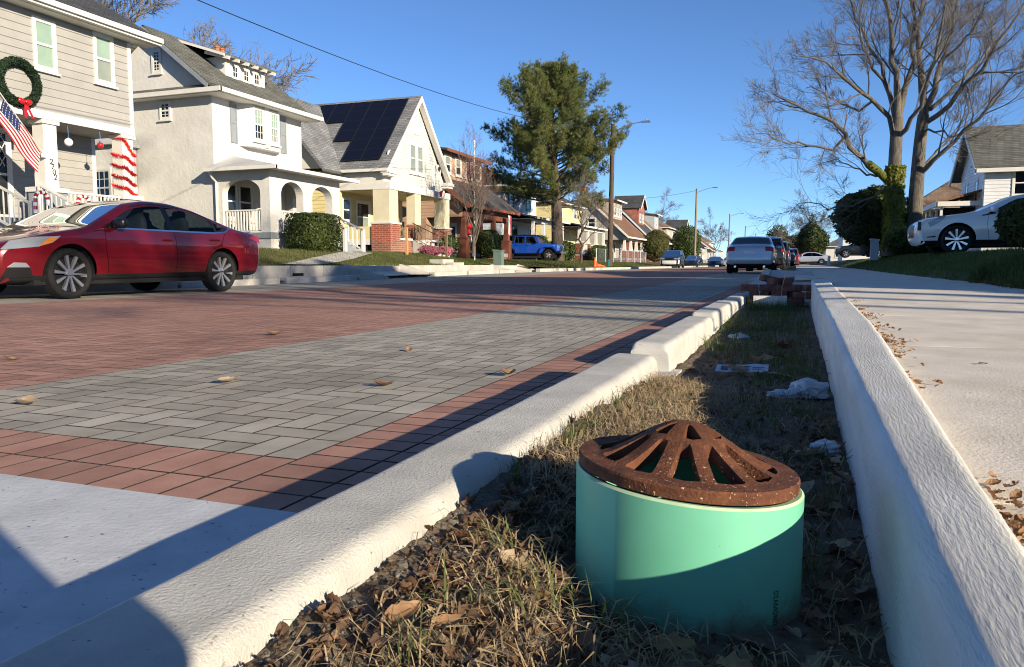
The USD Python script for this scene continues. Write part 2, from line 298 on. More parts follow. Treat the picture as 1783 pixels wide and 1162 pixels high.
def pvc():
    N = {'g': ('geometry', {}), 'n': ('noise_texture', {'scale': 5.0, 'detail': 3.0}), 'r': ('rgb_ramp', {'ramp': [(.35, (.125, .41, .265)), (.65, (.155, .46, .305))]}),
         'mp': ('mapping', {'scale': (60, 60, 5)}), 'n2': ('noise_texture', {'scale': 1.0, 'detail': 4.0, 'roughness': .7}), 'r2': ('rgb_ramp', {'ramp': [(.62, (0, 0, 0)), (.80, (.55, .55, .55))]}), 'm2': ('mix_color', {'b': (.20, .36, .25)}),
         'n4': ('noise_texture', {'scale': 75.0, 'detail': 3.0}), 'r4': ('rgb_ramp', {'ramp': [(.70, (0, 0, 0)), (.75, (.8, .8, .8))]}), 'm4': ('mix_color', {'b': (.13, .12, .08)}),
         'sx': ('separate_xyz', {}), 'n3': ('noise_texture', {'scale': 26.0, 'detail': 5.0, 'roughness': .75}), 'mz': ('map_range', {'from_min': .075, 'from_max': -.01, 'to_min': -.30, 'to_max': .42, 'clamp': True}), 'ad': ('math', {'math_type': 'add'}), 'r3': ('rgb_ramp', {'ramp': [(.50, (0, 0, 0)), (.80, (.8, .8, .8))]}), 'm3': ('mix_color', {'b': (.16, .12, .08)}), 'p': ('principled_bsdf', {'roughness': .45, 'specular_ior_level': .45})}
    L = [('g.position', 'n.vector'), ('n.fac', 'r.fac'), ('g.position', 'mp.vector'), ('mp.vector', 'n2.vector'), ('n2.fac', 'r2.fac'), ('r2.color', 'm2.fac'), ('r.color', 'm2.a'), ('g.position', 'n4.vector'), ('n4.fac', 'r4.fac'), ('r4.color', 'm4.fac'), ('m2.result', 'm4.a'), ('g.position', 'sx.vector'), ('sx.z', 'mz.value'), ('g.position', 'n3.vector'), ('n3.fac', 'ad.value1'), ('mz.result', 'ad.value2'), ('ad.value', 'r3.fac'), ('r3.color', 'm3.fac'), ('m4.result', 'm3.a'), ('m3.result', 'p.base_color')]
    M['pvc_green'] = usdkit.material(stage, '/World/Looks/pvc_green', N, L, surface='p.BSDF')
pvc()
def rust():
    N = {'g': ('geometry', {}), 'n': ('noise_texture', {'scale': 28.0, 'detail': 6.0, 'roughness': .7}), 'r': ('rgb_ramp', {'ramp': [(.30, (.050, .020, .013)), (.55, (.115, .043, .021)), (.75, (.19, .078, .034))]}),
         'n2': ('noise_texture', {'scale': 190.0, 'detail': 2.0}), 'r2': ('rgb_ramp', {'ramp': [(.655, (0, 0, 0)), (.69, (1, 1, 1))]}),
         'n3': ('noise_texture', {'scale': 9.0, 'detail': 2.0}), 'r3': ('rgb_ramp', {'ramp': [(.45, (0, 0, 0)), (.60, (1, 1, 1))]}), 'mm': ('mix_color', {'blend_type': 'multiply', 'fac': 1.0}),
         'mx': ('mix_color', {'b': (.52, .36, .22)}), 'bn': ('noise_texture', {'scale': 240.0, 'detail': 4.0}), 'b': ('bump', {'strength': .6, 'distance': .003}), 'p': ('principled_bsdf', {'roughness': .85, 'specular_ior_level': .25})}
    L = [('g.position', 'n.vector'), ('n.fac', 'r.fac'), ('g.position', 'n2.vector'), ('n2.fac', 'r2.fac'), ('g.position', 'n3.vector'), ('n3.fac', 'r3.fac'), ('r2.color', 'mm.a'), ('r3.color', 'mm.b'), ('mm.result', 'mx.fac'), ('r.color', 'mx.a'), ('mx.result', 'p.base_color'),
         ('g.position', 'bn.vector'), ('bn.fac', 'b.height'), ('b.normal', 'p.normal')]
    M['rust'] = usdkit.material(stage, '/World/Looks/rust', N, L, surface='p.BSDF')
rust()
def paver_far(name, c1, c2, mortar):
    N = {'g': ('geometry', {}), 'br': ('brick_texture', {'color1': c1, 'color2': c2, 'mortar': mortar, 'scale': 1.0, 'mortar_size': .004, 'mortar_smooth': .2, 'brick_width': .195, 'row_height': .0975}), 'n': ('noise_texture', {'scale': .9, 'detail': 5.0}),
         'r': ('rgb_ramp', {'ramp': [(.3, (.82,) * 3), (.7, (1.12,) * 3)]}), 'mx': ('mix_color', {'blend_type': 'multiply', 'fac': 1.0, 'use_clamp': False}), 'p': ('principled_bsdf', {'roughness': .82, 'specular_ior_level': .3}), 'b': ('bump', {'strength': .3, 'distance': .004, 'invert': True})}
    L = [('g.position', 'br.vector'), ('br.color', 'mx.a'), ('g.position', 'n.vector'), ('n.fac', 'r.fac'), ('r.color', 'mx.b'), ('mx.result', 'p.base_color'), ('br.fac', 'b.height'), ('b.normal', 'p.normal')]
    M[name] = usdkit.material(stage, '/World/Looks/' + name, N, L, surface='p.BSDF')
paver_far('red_paver_far', (.36, .185, .13), (.41, .215, .155), (.23, .135, .095)); paver_far('gray_paver_far', (.345, .312, .25), (.40, .365, .295), (.19, .165, .125))
# ================================================================== ground, road, kerbs, planting strip
def grid_sheet(xs, ys, zf):
    X, Y = np.meshgrid(xs, ys); Z = zf(X, Y)
    v = np.stack([X, Y, Z], -1).reshape(-1, 3); w = len(xs)
    i, j = np.meshgrid(np.arange(len(ys) - 1), np.arange(w - 1), indexing='ij'); a = i * w + j
    return v, np.stack([a, a + 1, a + w + 1, a + w], -1).reshape(-1, 4)
def sheet(name, xs, ys, zf, mat_, parent=None, smooth=True, **k):
    m = MB(); m.add(*grid_sheet(np.asarray(xs, float), np.asarray(ys, float), zf)); return obj(name, m, mat_, parent, smooth=smooth, **k)
def geo(a, b, n, p=2.0): return a + (b - a) * np.linspace(0, 1, n) ** p
rng = np.random.default_rng(7)
YR = np.concatenate([np.linspace(-40, 10, 26), np.linspace(11, 32, 22), geo(34, 900, 22)])
sheet('ground', [-3000, -400, -150, -60, 60, 150, 400, 3000], [-600, -200, -40, 100, 300, 900, 3000], lambda X, Y: -0.45 + 0 * X, 'ground_far', smooth=False, kind='structure')
X_KERB, X_SOLD, X_GRAY, X_RED, X_FAR = -0.66, -1.09, -2.72, -8.55, -11.0
road = thing('road', kind='structure')
def flat(d): return lambda X, Y: road_z(Y) + d + 0 * X
sheet('bed', [X_FAR, -8, -4, -2, -0.55], YR, flat(-.0014), 'joint_sand', road)
YF = YR[YR >= 16]
YF = np.concatenate([[16.0], YF[YF > 16]])
sheet('gray_paving', [X_GRAY + .002, X_SOLD], YF, flat(0), 'gray_paver_far', road)
sheet('red_paving', [X_RED, -5.5, X_GRAY - .002], YF, flat(0), 'red_paver_far', road)
sheet('edge_paving', [X_SOLD + .004, -.60], np.concatenate([[16.0, 30, 60, 200, 500, 900]]), flat(0.001), 'red_paver_far', road)
sheet('parking_lane', [X_FAR, X_RED - .004], YR, flat(0.0), 'gray_paver_far', road)
# ---- pavers laid one by one
PL, PW, GAP = 0.195, 0.0975, 0.0068
def paver(x0, y0, x1, y1):
    g = GAP / 2; c = .0004; z = np.clip(rng.normal(0, .00025), -.0005, .0005) + road_z(y0); tx, ty = np.clip(rng.normal(0, .0015, 2), -.003, .003)
    ax, ay, bx, by = x0 + g, y0 + g, x1 - g, y1 - g; mx, my = (ax + bx) / 2, (ay + by) / 2
    def P(x, y, d): return (x, y, z + d + (x - mx) * tx + (y - my) * ty)
    v = [P(ax, ay, -.013), P(bx, ay, -.013), P(bx, by, -.013), P(ax, by, -.013), P(ax, ay, -c), P(bx, ay, -c), P(bx, by, -c), P(ax, by, -c), P(ax + c, ay + c, 0), P(bx - c, ay + c, 0), P(bx - c, by - c, 0), P(ax + c, by - c, 0)]
    f = [[8, 9, 10, 11]]
    for k in range(4):
        n = (k + 1) % 4; f += [[k, n, 4 + n, 4 + k], [4 + k, 4 + n, 8 + n, 8 + k]]
    return v, f
def herringbone(x0, x1, y0, y1):
    out = []; nx, ny = int(round((x1 - x0) / PW)), int(round((y1 - y0) / PW)); w = (x1 - x0) / nx
    for j in range(ny):
        for i in range(nx):
            t = (i - j) % 4; a = (x0 + i * w, y0 + j * PW, x0 + (i + 1) * w, y0 + (j + 1) * PW)
            if t == 0: out.append(a if i + 1 >= nx else (a[0], a[1], a[2] + w, a[3]))
            elif t == 1 and i == 0: out.append(a)
            elif t == 3: out.append(a if j + 1 >= ny else (a[0], a[1], a[2], a[3] + PW))
            elif t == 2 and j == 0: out.append(a)
    return out
yA, yB, yC = 1.165, 1.305, 1.50
gray = [(X_SOLD - PW, yC + k * PL, X_SOLD, yC + (k + 1) * PL) for k in range(74)] + herringbone(X_GRAY, X_SOLD - PW, yC, 16.0)
red = herringbone(X_RED, X_GRAY, yC, 16.0)
for k in range(int((X_SOLD - X_RED) / PW)):
    xa = X_SOLD - (k + 1) * PW
    red += [(xa, yA, xa + PW, yB), (xa, yB, xa + PW, yC)]
for k in range(-1, int((16 - 1.17) / PW)):
    ya = yA + k * PW + .0
    red += [(X_SOLD, ya, X_SOLD + PL, ya + PW), (X_SOLD + PL, ya, X_SOLD + 2 * PL, ya + PW), (X_SOLD + 2 * PL, ya, -.62, ya + PW)]
def in_view(x, y):
    ang = math.degrees(math.atan2(-x, y)); return y > 0 and -14 < ang < 54.0
def lay(lst, name, mat_):
    vis = [b for b in lst if in_view((b[0] + b[2]) / 2, (b[1] + b[3]) / 2)]
    vis.sort(key=lambda b: math.hypot((b[0] + b[2]) / 2, (b[1] + b[3]) / 2) * (3 if b[2] > -.7 else 1))
    for b in vis[:295]:
        m = MB(); m.add(*paver(*b)); obj(name, m, mat_, road)
    near = set(vis[:295]); m = MB()
    for b in lst:
        if b not in near: m.add(*paver(*b))
    obj(name.replace('paver', 'pavers'), m, mat_, road, kind='stuff')
lay(gray, 'gray_paver', 'gray_paver'); lay(red, 'red_paver', 'red_paver')
# ---- concrete apron of the crossing in front of the camera
def wob(v, amp, sc, seed=0, axes=(1, 1, 1)):
    v = np.asarray(v, float); o = np.stack([meshkit.fbm(v * sc + 17.3 * k, 3, seed + k) - .5 for k in range(3)], -1) * amp * np.array(axes); return v + o
m = MB(); xs = np.linspace(-9, -.64, 60); ys = np.linspace(-6, 1.16, 40)
v, f = grid_sheet(xs, ys, lambda X, Y: .004 - .03 * smoothstep(.62, .2, Y) + 0 * X); m.add(v, f)
m.quad((-9, 1.16, -.02), (-.64, 1.16, -.02), (-.64, 1.16, .004), (-9, 1.16, .004))
obj('crossing_slab', m, 'apron_concrete', smooth=30, kind='structure')
# ---- kerb of the planting strip: broken lengths
def sweep(prof_fn, ys, closed_ends=True):
    """prof_fn(y) -> (k, 2) points (x, z), same k everywhere"""
    P = np.array([[(x, y, z) for x, z in prof_fn(y)] for y in ys]); n, k = P.shape[:2]
    i, j = np.meshgrid(np.arange(n - 1), np.arange(k - 1), indexing='ij'); a = i * k + j
    f = np.stack([a, a + 1, a + k + 1, a + k], -1).reshape(-1, 4)
    m = MB(); m.add(P.reshape(-1, 3), f[:, ::-1])
    if closed_ends:
        for e, o in ((0, 1), (n - 1, -1)):
            c = P[e].mean(0); m.add(np.vstack([P[e], c]), [[q, (q + 1), k][::o] for q in range(k - 1)] + [[k - 1, 0, k][::o]])
    return m
def round_profile(pts, radii, n=5):
    out = []; pts = [np.array(p, float) for p in pts]
    for i, p in enumerate(pts):
        r = radii[i]
        if r == 0 or i in (0, len(pts) - 1): out.append(p); continue
        a, b = pts[i - 1] - p, pts[i + 1] - p; a /= np.linalg.norm(a); b /= np.linalg.norm(b)
        for t in np.linspace(0, 1, n):
            out.append((1 - t) ** 2 * (p + a * r) + 2 * t * (1 - t) * p + t * t * (p + b * r))
    return np.array(out)
def kerb_len(y0, y1, h, dx=0.0, dx2=None, mat_='kerb_concrete', x_out=-.655, x_in=-.495, base=-.16, flip=False):
    ys = np.arange(y0, y1 + .001, .03); dx2 = dx if dx2 is None else dx2; L = y1 - y0
    pr = lambda y: round_profile([(x_out + dx + (dx2 - dx) * (y - y0) / L, base + road_z(y)), (x_out + dx + (dx2 - dx) * (y - y0) / L, h + road_z(y)), (x_in + dx + (dx2 - dx) * (y - y0) / L, h - .004 + road_z(y)), (x_in + .022 + dx + (dx2 - dx) * (y - y0) / L, base + road_z(y))], [0, .022, .030, 0], 6)
    m = sweep(pr, ys); v, f = m.arrays()
    v = wob(v, .007, 5, 3); v = wob(v, .0022, 45, 5)
    for e, s in ((y0, 1), (y1, -1)):                       # worn ends
        d = (v[:, 1] - e) * s; w = np.clip(1 - d / .06, 0, 1) ** 2
        v[:, 2] -= .03 * w * np.clip((v[:, 2] - .02) / .1, 0, 1); v[:, 1] += s * .02 * w * np.clip((v[:, 2] - .02) / .1, 0, 1) * (meshkit.noise(v * 30, 4))
    m2 = MB(); m2.add(v, f); return m2
kerb_mb = [kerb_len(-3.2, 3.0, .115), kerb_len(3.34, 5.30, .115, -.015), kerb_len(5.55, 7.5, .12, -.03), kerb_len(7.75, 9.2, .10, -.03, -.05), kerb_len(9.5, 10.4, .09, -.05)]
for k, q in enumerate(kerb_mb): obj('kerb', q, 'kerb_concrete', smooth=40, kind='structure')
m = MB(); m.box(-.66, 2.9, -.2, -.46, 3.45, -.005); m.box(-.68, 5.2, -.2, -.5, 5.65, .01); m.box(-.7, 7.4, -.2, -.52, 7.85, .02)
t = trimesh.Trimesh(*m.arrays(), process=False).subdivide().subdivide(); t.vertices = wob(t.vertices, .02, 14, 8)
obj('kerb_footing', t, 'kerb_concrete', smooth=40, kind='structure')
# ---- low concrete wall between strip and sidewalk
_wy = np.array([-4, .6, .95, 1.35, 2.05, 3.0, 3.84, 5.6, 7.6, 10.3])
_wo = np.array([.225, .232, .240, .252, .281, .315, .339, .35, .36, .40])    # outer top edge, x
_wi = np.array([.118, .122, .126, .130, .137, .148, .156, .160, .165, .19])
_wz = np.array([.180, .181, .182, .184, .190, .197, .205, .230, .252, .28])
def wall_top(y): return np.interp(y, _wy, _wz)
def walk_z(y): return np.interp(y, [-6, .9, 1.5, 3.0, 4.0, 7, 10, 20, 30, 60, 900], [.13, .138, .142, .155, .165, .205, .235, .25, .29, .33, .33])
def wall_prof(y):
    zo, xo, xi = np.interp(y, _wy, _wz), np.interp(y, _wy, _wo), np.interp(y, _wy, _wi)
    return round_profile([(xi - .012, -.35), (xi, zo - .01), (xo - .01, zo + .004), (xo + .012, -.12)], [0, .032, .026, 0], 9)
ys = np.concatenate([np.arange(-4, 0, .25), np.arange(0, 4, .02), np.arange(4, 10.31, .1)])
m = sweep(wall_prof, ys); v, f = m.arrays(); v = wob(v, .008, 3.5, 11); v = wob(v, .0020, 55, 13)
m = MB(); m.add(v, f)
rw = obj('retaining_wall', m, 'wall_concrete', smooth=50, label='low white brushed concrete wall between the planting strip and the sidewalk', cat='wall')
# ---- sidewalk on the right, slab by slab
sw = thing('sidewalk', kind='structure')
edges = [-4.5, -3.0, -1.5, 0.0, 1.20, 3.25, 4.8, 6.3, 7.8, 9.4, 10.9, 12.4, 13.9, 15.4, 17, 18.5, 20, 22, 24, 26, 28, 30, 33, 36, 40, 45, 50, 60, 75, 100, 140, 200, 300]
for a, b in zip(edges[:-1], edges[1:]):
    gp = .004 if a < 12 else .01; n = max(3, int((b - a) / (.08 if a < 6 else .4))); n = min(n, 40)
    yy = np.linspace(a + gp, b - gp, n); xl = .20 if b < 10.5 else (.42 if b < 14 else .0)
    nx = 22 if b < 7 else 5
    xs = np.linspace(xl, 2.1, nx)
    v, f = grid_sheet(xs, yy, lambda X, Y: walk_z(Y) + (.0035 * (meshkit.fbm(np.stack([X * 5, Y * 5, 0 * X], -1), 3, 2) - .5) if b < 7 else 0))
    ev = np.minimum(np.abs(v[:, 1] - (a + gp)), np.abs(v[:, 1] - (b - gp))); v[:, 2] -= .006 * (ev < 1e-6)
    m = MB(); m.add(v, f)
    for (yy0, d) in ((a + gp, 1), (b - gp, -1)):
        z = float(walk_z(yy0)); q = [(xl, yy0, z - .05), (2.1, yy0, z - .05), (2.1, yy0, z - .006), (xl, yy0, z - .006)]
        m.quad(*(q if d == 1 else q[::-1]))
    obj('slab', m, 'walk_concrete', sw, smooth=30)
sheet('joint_bed', [.33, 2.1], edges, lambda X, Y: walk_z(Y) - .03, 'joint_sand', sw)
# ---- soil of the planting strip
def soil_base(x, y):
    t = np.clip((x + .5) / .64, 0, 1); a = .078 * (1 - t) - .014 * t; far = smoothstep(1.7, 3.6, y)
    z = a * (1 - far) + far * (-.03 * np.ones_like(t)) + .022 * np.exp(-((x + .47) / .05) ** 2) * far
    return z
def soil_z(x, y):
    p = np.stack([np.asarray(x) * 1.0, np.asarray(y) * 1.0, 0 * np.asarray(x)], -1)
    z = soil_base(x, y) + .035 * (meshkit.fbm(p * 5, 3, 1) - .5) + .016 * (meshkit.fbm(p * 22, 3, 2) - .5) + .007 * (meshkit.fbm(p * 80, 2, 3) - .5)
    d = np.hypot(x + .131, y - 1.082); return z - .020 * np.exp(-((d - .16) / .07) ** 2)
ys = np.concatenate([np.arange(.1, 2.6, .009), np.arange(2.6, 5, .02), np.arange(5, 10.6, .05)])
xs = np.arange(-.56, .17, .0085)
sheet('planting_soil', xs, ys, soil_z, 'soil', kind='structure', smooth=True)
sheet('soil_bank', [-.6, -.3, 0, .2], [-3, -2, -1, .12], lambda X, Y: .02 + 0 * X, 'soil', kind='structure')
# ---- end of the strip: footway ramp slab with its side wall, and the far verge
m = MB(); m.slab((-.55, 20.0, .315), (-.36, 10.75, .13), (.34, 10.45, .05), (.34, 17.5, .31), .3)
obj('footway_ramp', m, 'old_concrete', kind='structure')
obj('ramp_kerb', MB().hexa([(-.64, 10.75, -.1), (-.37, 10.72, -.1), (-.56, 20, -.1), (-.72, 20, -.1), (-.62, 10.75, .14), (-.37, 10.72, .155), (-.56, 20, .335), (-.70, 20, .32)]), 'kerb_concrete', kind='structure')
sheet('verge', [-.62, -.3, .02], [20, 30, 60, 120, 300, 900], lambda X, Y: road_z(Y) + .12 + (X + .62) * .25, 'lawn_ground', kind='structure')
obj('kerb', MB().box(-.75, 13.6, -.1, -.6, 30, .2).box(-.75, 30, -.1, -.6, 400, .22), 'old_concrete', kind='structure')
# ---- right lawn
def lawn_r(X, Y):
    z = walk_z(Y) - .03 + .36 * smoothstep(2.0, 3.6, X) * smoothstep(2, 9, Y) + .35 * smoothstep(4, 11, X) + .1 * smoothstep(2.0, 2.3, X)
    return z + .05 * (meshkit.fbm(np.stack([X * 1.3, Y * 1.3, 0 * X], -1), 3, 5) - .5)
sheet('lawn', np.concatenate([np.linspace(2.08, 8, 40), geo(8.5, 400, 14)]), np.concatenate([np.linspace(-30, 2, 12), np.linspace(3, 40, 120), geo(42, 900, 20)]), lawn_r, 'lawn_ground', kind='structure')
# ---- far side of the road: kerb stones, dirt, wall with two ramps, sidewalk, rising lawn
def lawn_l(X, Y):
    u = -X; near = .40 + .56 * smoothstep(13.6, 17.2, u); far = road_z(Y) + .13 + .46 * smoothstep(11.3, 17, u)
    t = smoothstep(31, 38, Y); z = near * (1 - t) + far * t
    return z + .05 * (meshkit.fbm(np.stack([X * 1.1, Y * 1.1, 0 * X], -1), 3, 6) - .5)
sheet('lawn', np.concatenate([geo(-400, -19, 14, .5), np.linspace(-18.5, -13.55, 30)]), np.concatenate([np.linspace(-30, 8, 12), np.linspace(9, 60, 110), geo(62, 900, 22)]), lawn_l, 'lawn_ground', kind='structure')
sheet('lawn', np.linspace(-13.6, -11.2, 8), np.concatenate([np.linspace(33.6, 60, 30), geo(62, 900, 22)]), lambda X, Y: lawn_l(X, Y) + .003, 'lawn_ground', kind='structure')
far = thing('far_sidewalk', kind='structure')
for k in range(24):
    y = -4 + k * 1.6; m = MB(); m.box(-13.6, y, .2, -12.1, y + 1.585, .40); obj('slab', m, 'old_concrete', far)
wl = thing('retaining_wall', 'pale concrete wall in front of the lawn across the road', 'wall', (-12, 12, 0))
wl2 = thing('retaining_wall', 'pale concrete wall across the road between the ramp and the green utility box', 'wall', (-12, 26, 0))
def wall_run(t, y0, y1, step):
    y = y0
    while y < y1 - .05:
        e = min(y + step, y1); m = MB(); m.box(-12.12, y + .008, -.2, -11.92, e - .008, .42); obj('panel', m, 'old_concrete', t); y = e
    m = MB(); m.box(-12.10, y0 + .01, -.2, -11.95, y1 - .01, .40); obj('core', m, 'joint_sand', t)
wall_run(wl, -4, 19.0, 1.45); wall_run(wl2, 22.6, 30.2, 1.3)
def ramp(y0, y1):
    m = MB(); m.slab((-13.0, y1, .41), (-13.0, y0, .41), (-10.98, y0 + .4, .012), (-10.98, y1 - .2, .012), .25); obj('crossing_ramp', m, 'walk_concrete', kind='structure')
    m = MB()
    for ya, yb in ((y0 - .05, y0 + .1), (y1 + .02, y1 + .17)):
        m.hexa([(-12.1, ya, -.2), (-10.95, ya + .35, -.2), (-10.95, yb + .35, -.2), (-12.1, yb, -.2), (-12.1, ya, .46), (-10.95, ya + .35, .09), (-10.95, yb + .35, .09), (-12.1, yb, .46)])
    obj('ramp_kerb', m, 'old_concrete', kind='structure')
ramp(19.1, 22.3); ramp(30.4, 33.6)
sheet('gutter_soil', [-11.95, -11.4, -11.0], np.linspace(-4, 31, 60), lambda X, Y: road_z(Y) + .05 + .03 * meshkit.noise(np.stack([X * 3, Y * 3, 0 * X], -1), 2), 'soil', kind='structure')
for a, b in ((-3, 6), (6.1, 11.5), (11.6, 14.6), (14.85, 17.9), (18.05, 19.3), (22.6, 25.2), (25.4, 28.4), (28.5, 30.2)):
    m = MB(); m.box(-11.15, a, -.1, -10.97, b, .125 + .015 * rng.random()); t = trimesh.Trimesh(*m.arrays(), process=False).subdivide().subdivide(); t.vertices = wob(t.vertices, .03, 3, 9)
    t.vertices[:, 2] += road_z(t.vertices[:, 1]); obj('kerb', t, 'old_concrete', kind='structure')
m = MB(); m.box(-11.2, 33.7, -.1, -11.0, 120, .25).box(-11.2, 120, -.1, -11.0, 600, .25); obj('kerb', m, 'old_concrete', kind='structure')
for y in (13.2, 16.6, 31.9):                                 # dark inlet slots in the wall foot
    m = MB(); m.box(-11.925, y - .22, .16, -11.90, y + .22, .23); obj('drain_slot', m, 'dark_inside', wl if y < 20 else wl2) if y < 30 else None
# garden path over the lawn
m = MB(); a, b = np.array([-16.6, 27.6]), np.array([-13.6, 18.6]); d = np.array([.38, .12])
pts = [(a + (b - a) * t) for t in np.linspace(0, 1, 24)]; va = np.array([(*(p - d), 0) for p in pts] + [(*(p + d), 0) for p in pts]); va[:, 2] = lawn_l(va[:, 0], va[:, 1]) + .05
k = 24; m.add(va, [[i, i + 1, k + i + 1, k + i][::-1] for i in range(k - 1)])
obj('garden_path', m, 'old_concrete', kind='structure')
m = MB(); m.box(-14.4, 29.2, .3, -13.8, 30.3, .66); m.box(-13.8, 29.4, .3, -13.4, 30.5, .53)
obj('garden_steps', m, 'old_concrete', label='two pale concrete steps cut into the lawn by the wooden stakes', cat='steps')
# ================================================================== houses
def siding(F, poly, pitch, mat_, parent, openings=(), single=True, name='siding_plank'):
    if openings: poly = poly.difference(shapely.union_all(list(openings)))
    x0, y0, x1, y1 = poly.bounds; all_ = MB(); n = int(math.ceil((y1 - y0) / pitch)); d = .02
    for k in range(n):
        b0 = y0 + k * pitch; s = poly.intersection(sbox(x0 - 1, b0, x1 + 1, min(b0 + pitch, y1)))
        for g in getattr(s, 'geoms', [s]):
            if g.geom_type != 'Polygon' or g.area < .004: continue
            m = MB() if single else all_
            m.poly(g, lambda a, b, c: F.p(a, b, -.004 + c / d * (.008 + .020 * (1 - (b - b0) / pitch))), d)
            if single: obj(name, m, mat_, parent)
    if not single: obj(name + 's', all_, mat_, parent, kind='stuff')
def window(h, F, a0, b0, a1, b1, cas=.09, grid=None, top='blind_pale', bot='blind_gray', frame='trim_white', mid=True, proud=.05, sill=True, name='window', label=None):
    m = rail_box(F, a0, b0, a1, b1, -.003, proud, cas)
    w = obj(name, m, frame, h, label=label)
    i0, i1, j0, j1 = a0 + cas, a1 - cas, b0 + cas, b1 - cas; jm = (j0 + j1) / 2
    if sill:
        m = MB(); F.box(m, a0 - .05, b0 - .05, 0.0, a1 + .05, b0 + .0, proud + .05); obj('sill', m, frame, w)
    for (ja, jb, bl) in ((jm, j1, top), (j0, jm, bot)) if mid else ((j0, j1, top),):
        m = MB(); m.quad(F.p(i0, ja, .012), F.p(i1, ja, .012), F.p(i1, jb, .012), F.p(i0, jb, .012)); obj('blind', m, bl, w)
        m = MB(); m.quad(F.p(i0, ja, .030), F.p(i1, ja, .030), F.p(i1, jb, .030), F.p(i0, jb, .030)); obj('pane', m, 'window_glass', w)
    m = MB()
    if mid: F.box(m, i0, jm - .03, .01, i1, jm + .03, proud - .006)
    F.box(m, i0, j0, .012, i0 + .035, j1, proud - .012); F.box(m, i1 - .035, j0, .012, i1, j1, proud - .012)
    F.box(m, i0 + .035, j0, .012, i1 - .035, j0 + .05, proud - .012); F.box(m, i0 + .035, j1 - .04, .012, i1 - .035, j1, proud - .012)
    obj('sash', m, frame, w)
    if grid:
        m = MB(); cx_, ry = grid
        for k in range(1, cx_):
            a = i0 + (i1 - i0) * k / cx_; F.box(m, a - .012, j0 + .05, .02, a + .012, j1 - .04, .036)
        for (ja, jb) in ((j0, jm), (jm, j1)) if mid else ((j0, j1),):
            for k in range(1, ry):
                b = ja + (jb - ja) * k / ry; F.box(m, i0 + .035, b - .012, .021, i1 - .035, b + .012, .0355)
        obj('muntin', m, frame, w)
    return w
def opening(a0, b0, a1, b1, e=0.0): return sbox(a0 - e, b0 - e, a1 + e, b1 + e)
def door(h, F, a0, b0, a1, b1, mat_='trim_white', glass_=True):
    m = rail_box(F, a0, b0, a1, b1, 0, .06, .09); d = obj('door', m, 'trim_white', h)
    m = MB(); F.box(m, a0 + .09, b0 + .02, .005, a1 - .09, b1 - .09, .03); obj('leaf_panel', m, mat_, d)
    if glass_:
        m = MB(); F.box(m, a0 + .24, b0 + .75, .03, a1 - .24, b1 - .22, .034); obj('pane', m, 'window_dark', d)
    m = MB(); m.tube([F.p(a1 - .17, b0 + 1.0, .03), F.p(a1 - .17, b0 + 1.0, .09)], .03, 6); obj('handle', m, 'chrome', d)
    return d
def balusters(h, p, q, height, n, w=.035, mat_='trim_white', top_w=.08, top_mat=None, lift=.06):
    """a railing between two points at floor level: rails and single balusters"""
    p, q = np.array(p, float), np.array(q, float); up = np.array([0, 0, 1.0])
    m = MB(); m.beam(p + up * height, q + up * height, top_w, .05); obj('handrail', m, top_mat or mat_, h)
    m = MB(); m.beam(p + up * lift, q + up * lift, .05, .05); obj('bottom_rail', m, mat_, h)
    d = (q - p) / np.linalg.norm((q - p)[:2])
    for k in range(n):
        c = p + (q - p) * (k + .5) / n; m = MB(); m.box(c[0] - w / 2, c[1] - w / 2, c[2] + lift + .01, c[0] + w / 2, c[1] + w / 2, c[2] + height - .02); obj('baluster', m, mat_, h)
def steps(h, F, a0, a1, z0, z1, c0, n, mat_='gray_paint', tread=.28):
    m = MB()
    for k in range(n):
        zt = z1 - (k + 0) * (z1 - z0) / n; F.box(m, a0, z0 - .3, c0 + k * tread, a1, zt - .001 * k, c0 + (k + 1) * tread)
    return obj('steps', m, mat_, h)
# ------------------------------------------------------------------ gray clapboard house, nearest on the left
h = thing('gray_house', 'gray clapboard two storey house with a wreath, nearest on the left', 'house', (-18, 14, .9))
F = front(-18.0); ye = 17.42
W1, W2, W0 = (14.38, 5.32, 15.03, 6.62), (16.16, 5.36, 16.82, 6.72), (12.2, 5.3, 12.9, 6.6)
ops = [opening(*w) for w in (W1, W2, W0)]
siding(F, sbox(8, 4.32, ye - .12, 6.72), .2, 'siding_gray', h, ops)
m = MB(); m.box(-27, 8, 4.14, -18.004, ye, 6.9); obj('wall', m, 'siding_gray', h)
m = MB(); F.box(m, 8, 4.12, 0, ye, 4.32, .05); F.box(m, ye - .12, 4.32, 0, ye, 6.72, .04); obj('corner_board', m, 'trim_white', h)
m = MB(); m.quad((-18, 8, 4.125), (-27, 8, 4.125), (-27, ye, 4.125), (-18, ye, 4.125)); obj('porch_ceiling', m, 'siding_gray', h)
for w in (W1, W2, W0): window(h, F, *w, cas=.07, top='blind_pale', bot='blind_pale' if w is W1 else 'blind_gray')
m = MB(); m.slab((-23.2, 8, 10.2), (-17.52, 8, 6.98), (-17.52, 18.0, 6.98), (-23.2, 18.0, 10.2), .14); m.slab((-28.8, 8, 6.98), (-23.2, 8, 10.2), (-23.2, 18.0, 10.2), (-28.8, 18.0, 6.98), .14); obj('roof', m, 'roof_charcoal', h)
m = MB(); m.box(-17.56, 8, 6.74, -17.42, 18.02, 6.93); m.box(-17.42, 8, 6.80, -17.34, 18.02, 6.93); obj('gutter', m, 'trim_white', h)
m = MB(); m.box(-18.0, 8, 6.725, -17.56, 18.0, 6.745); obj('soffit', m, 'trim_white', h)
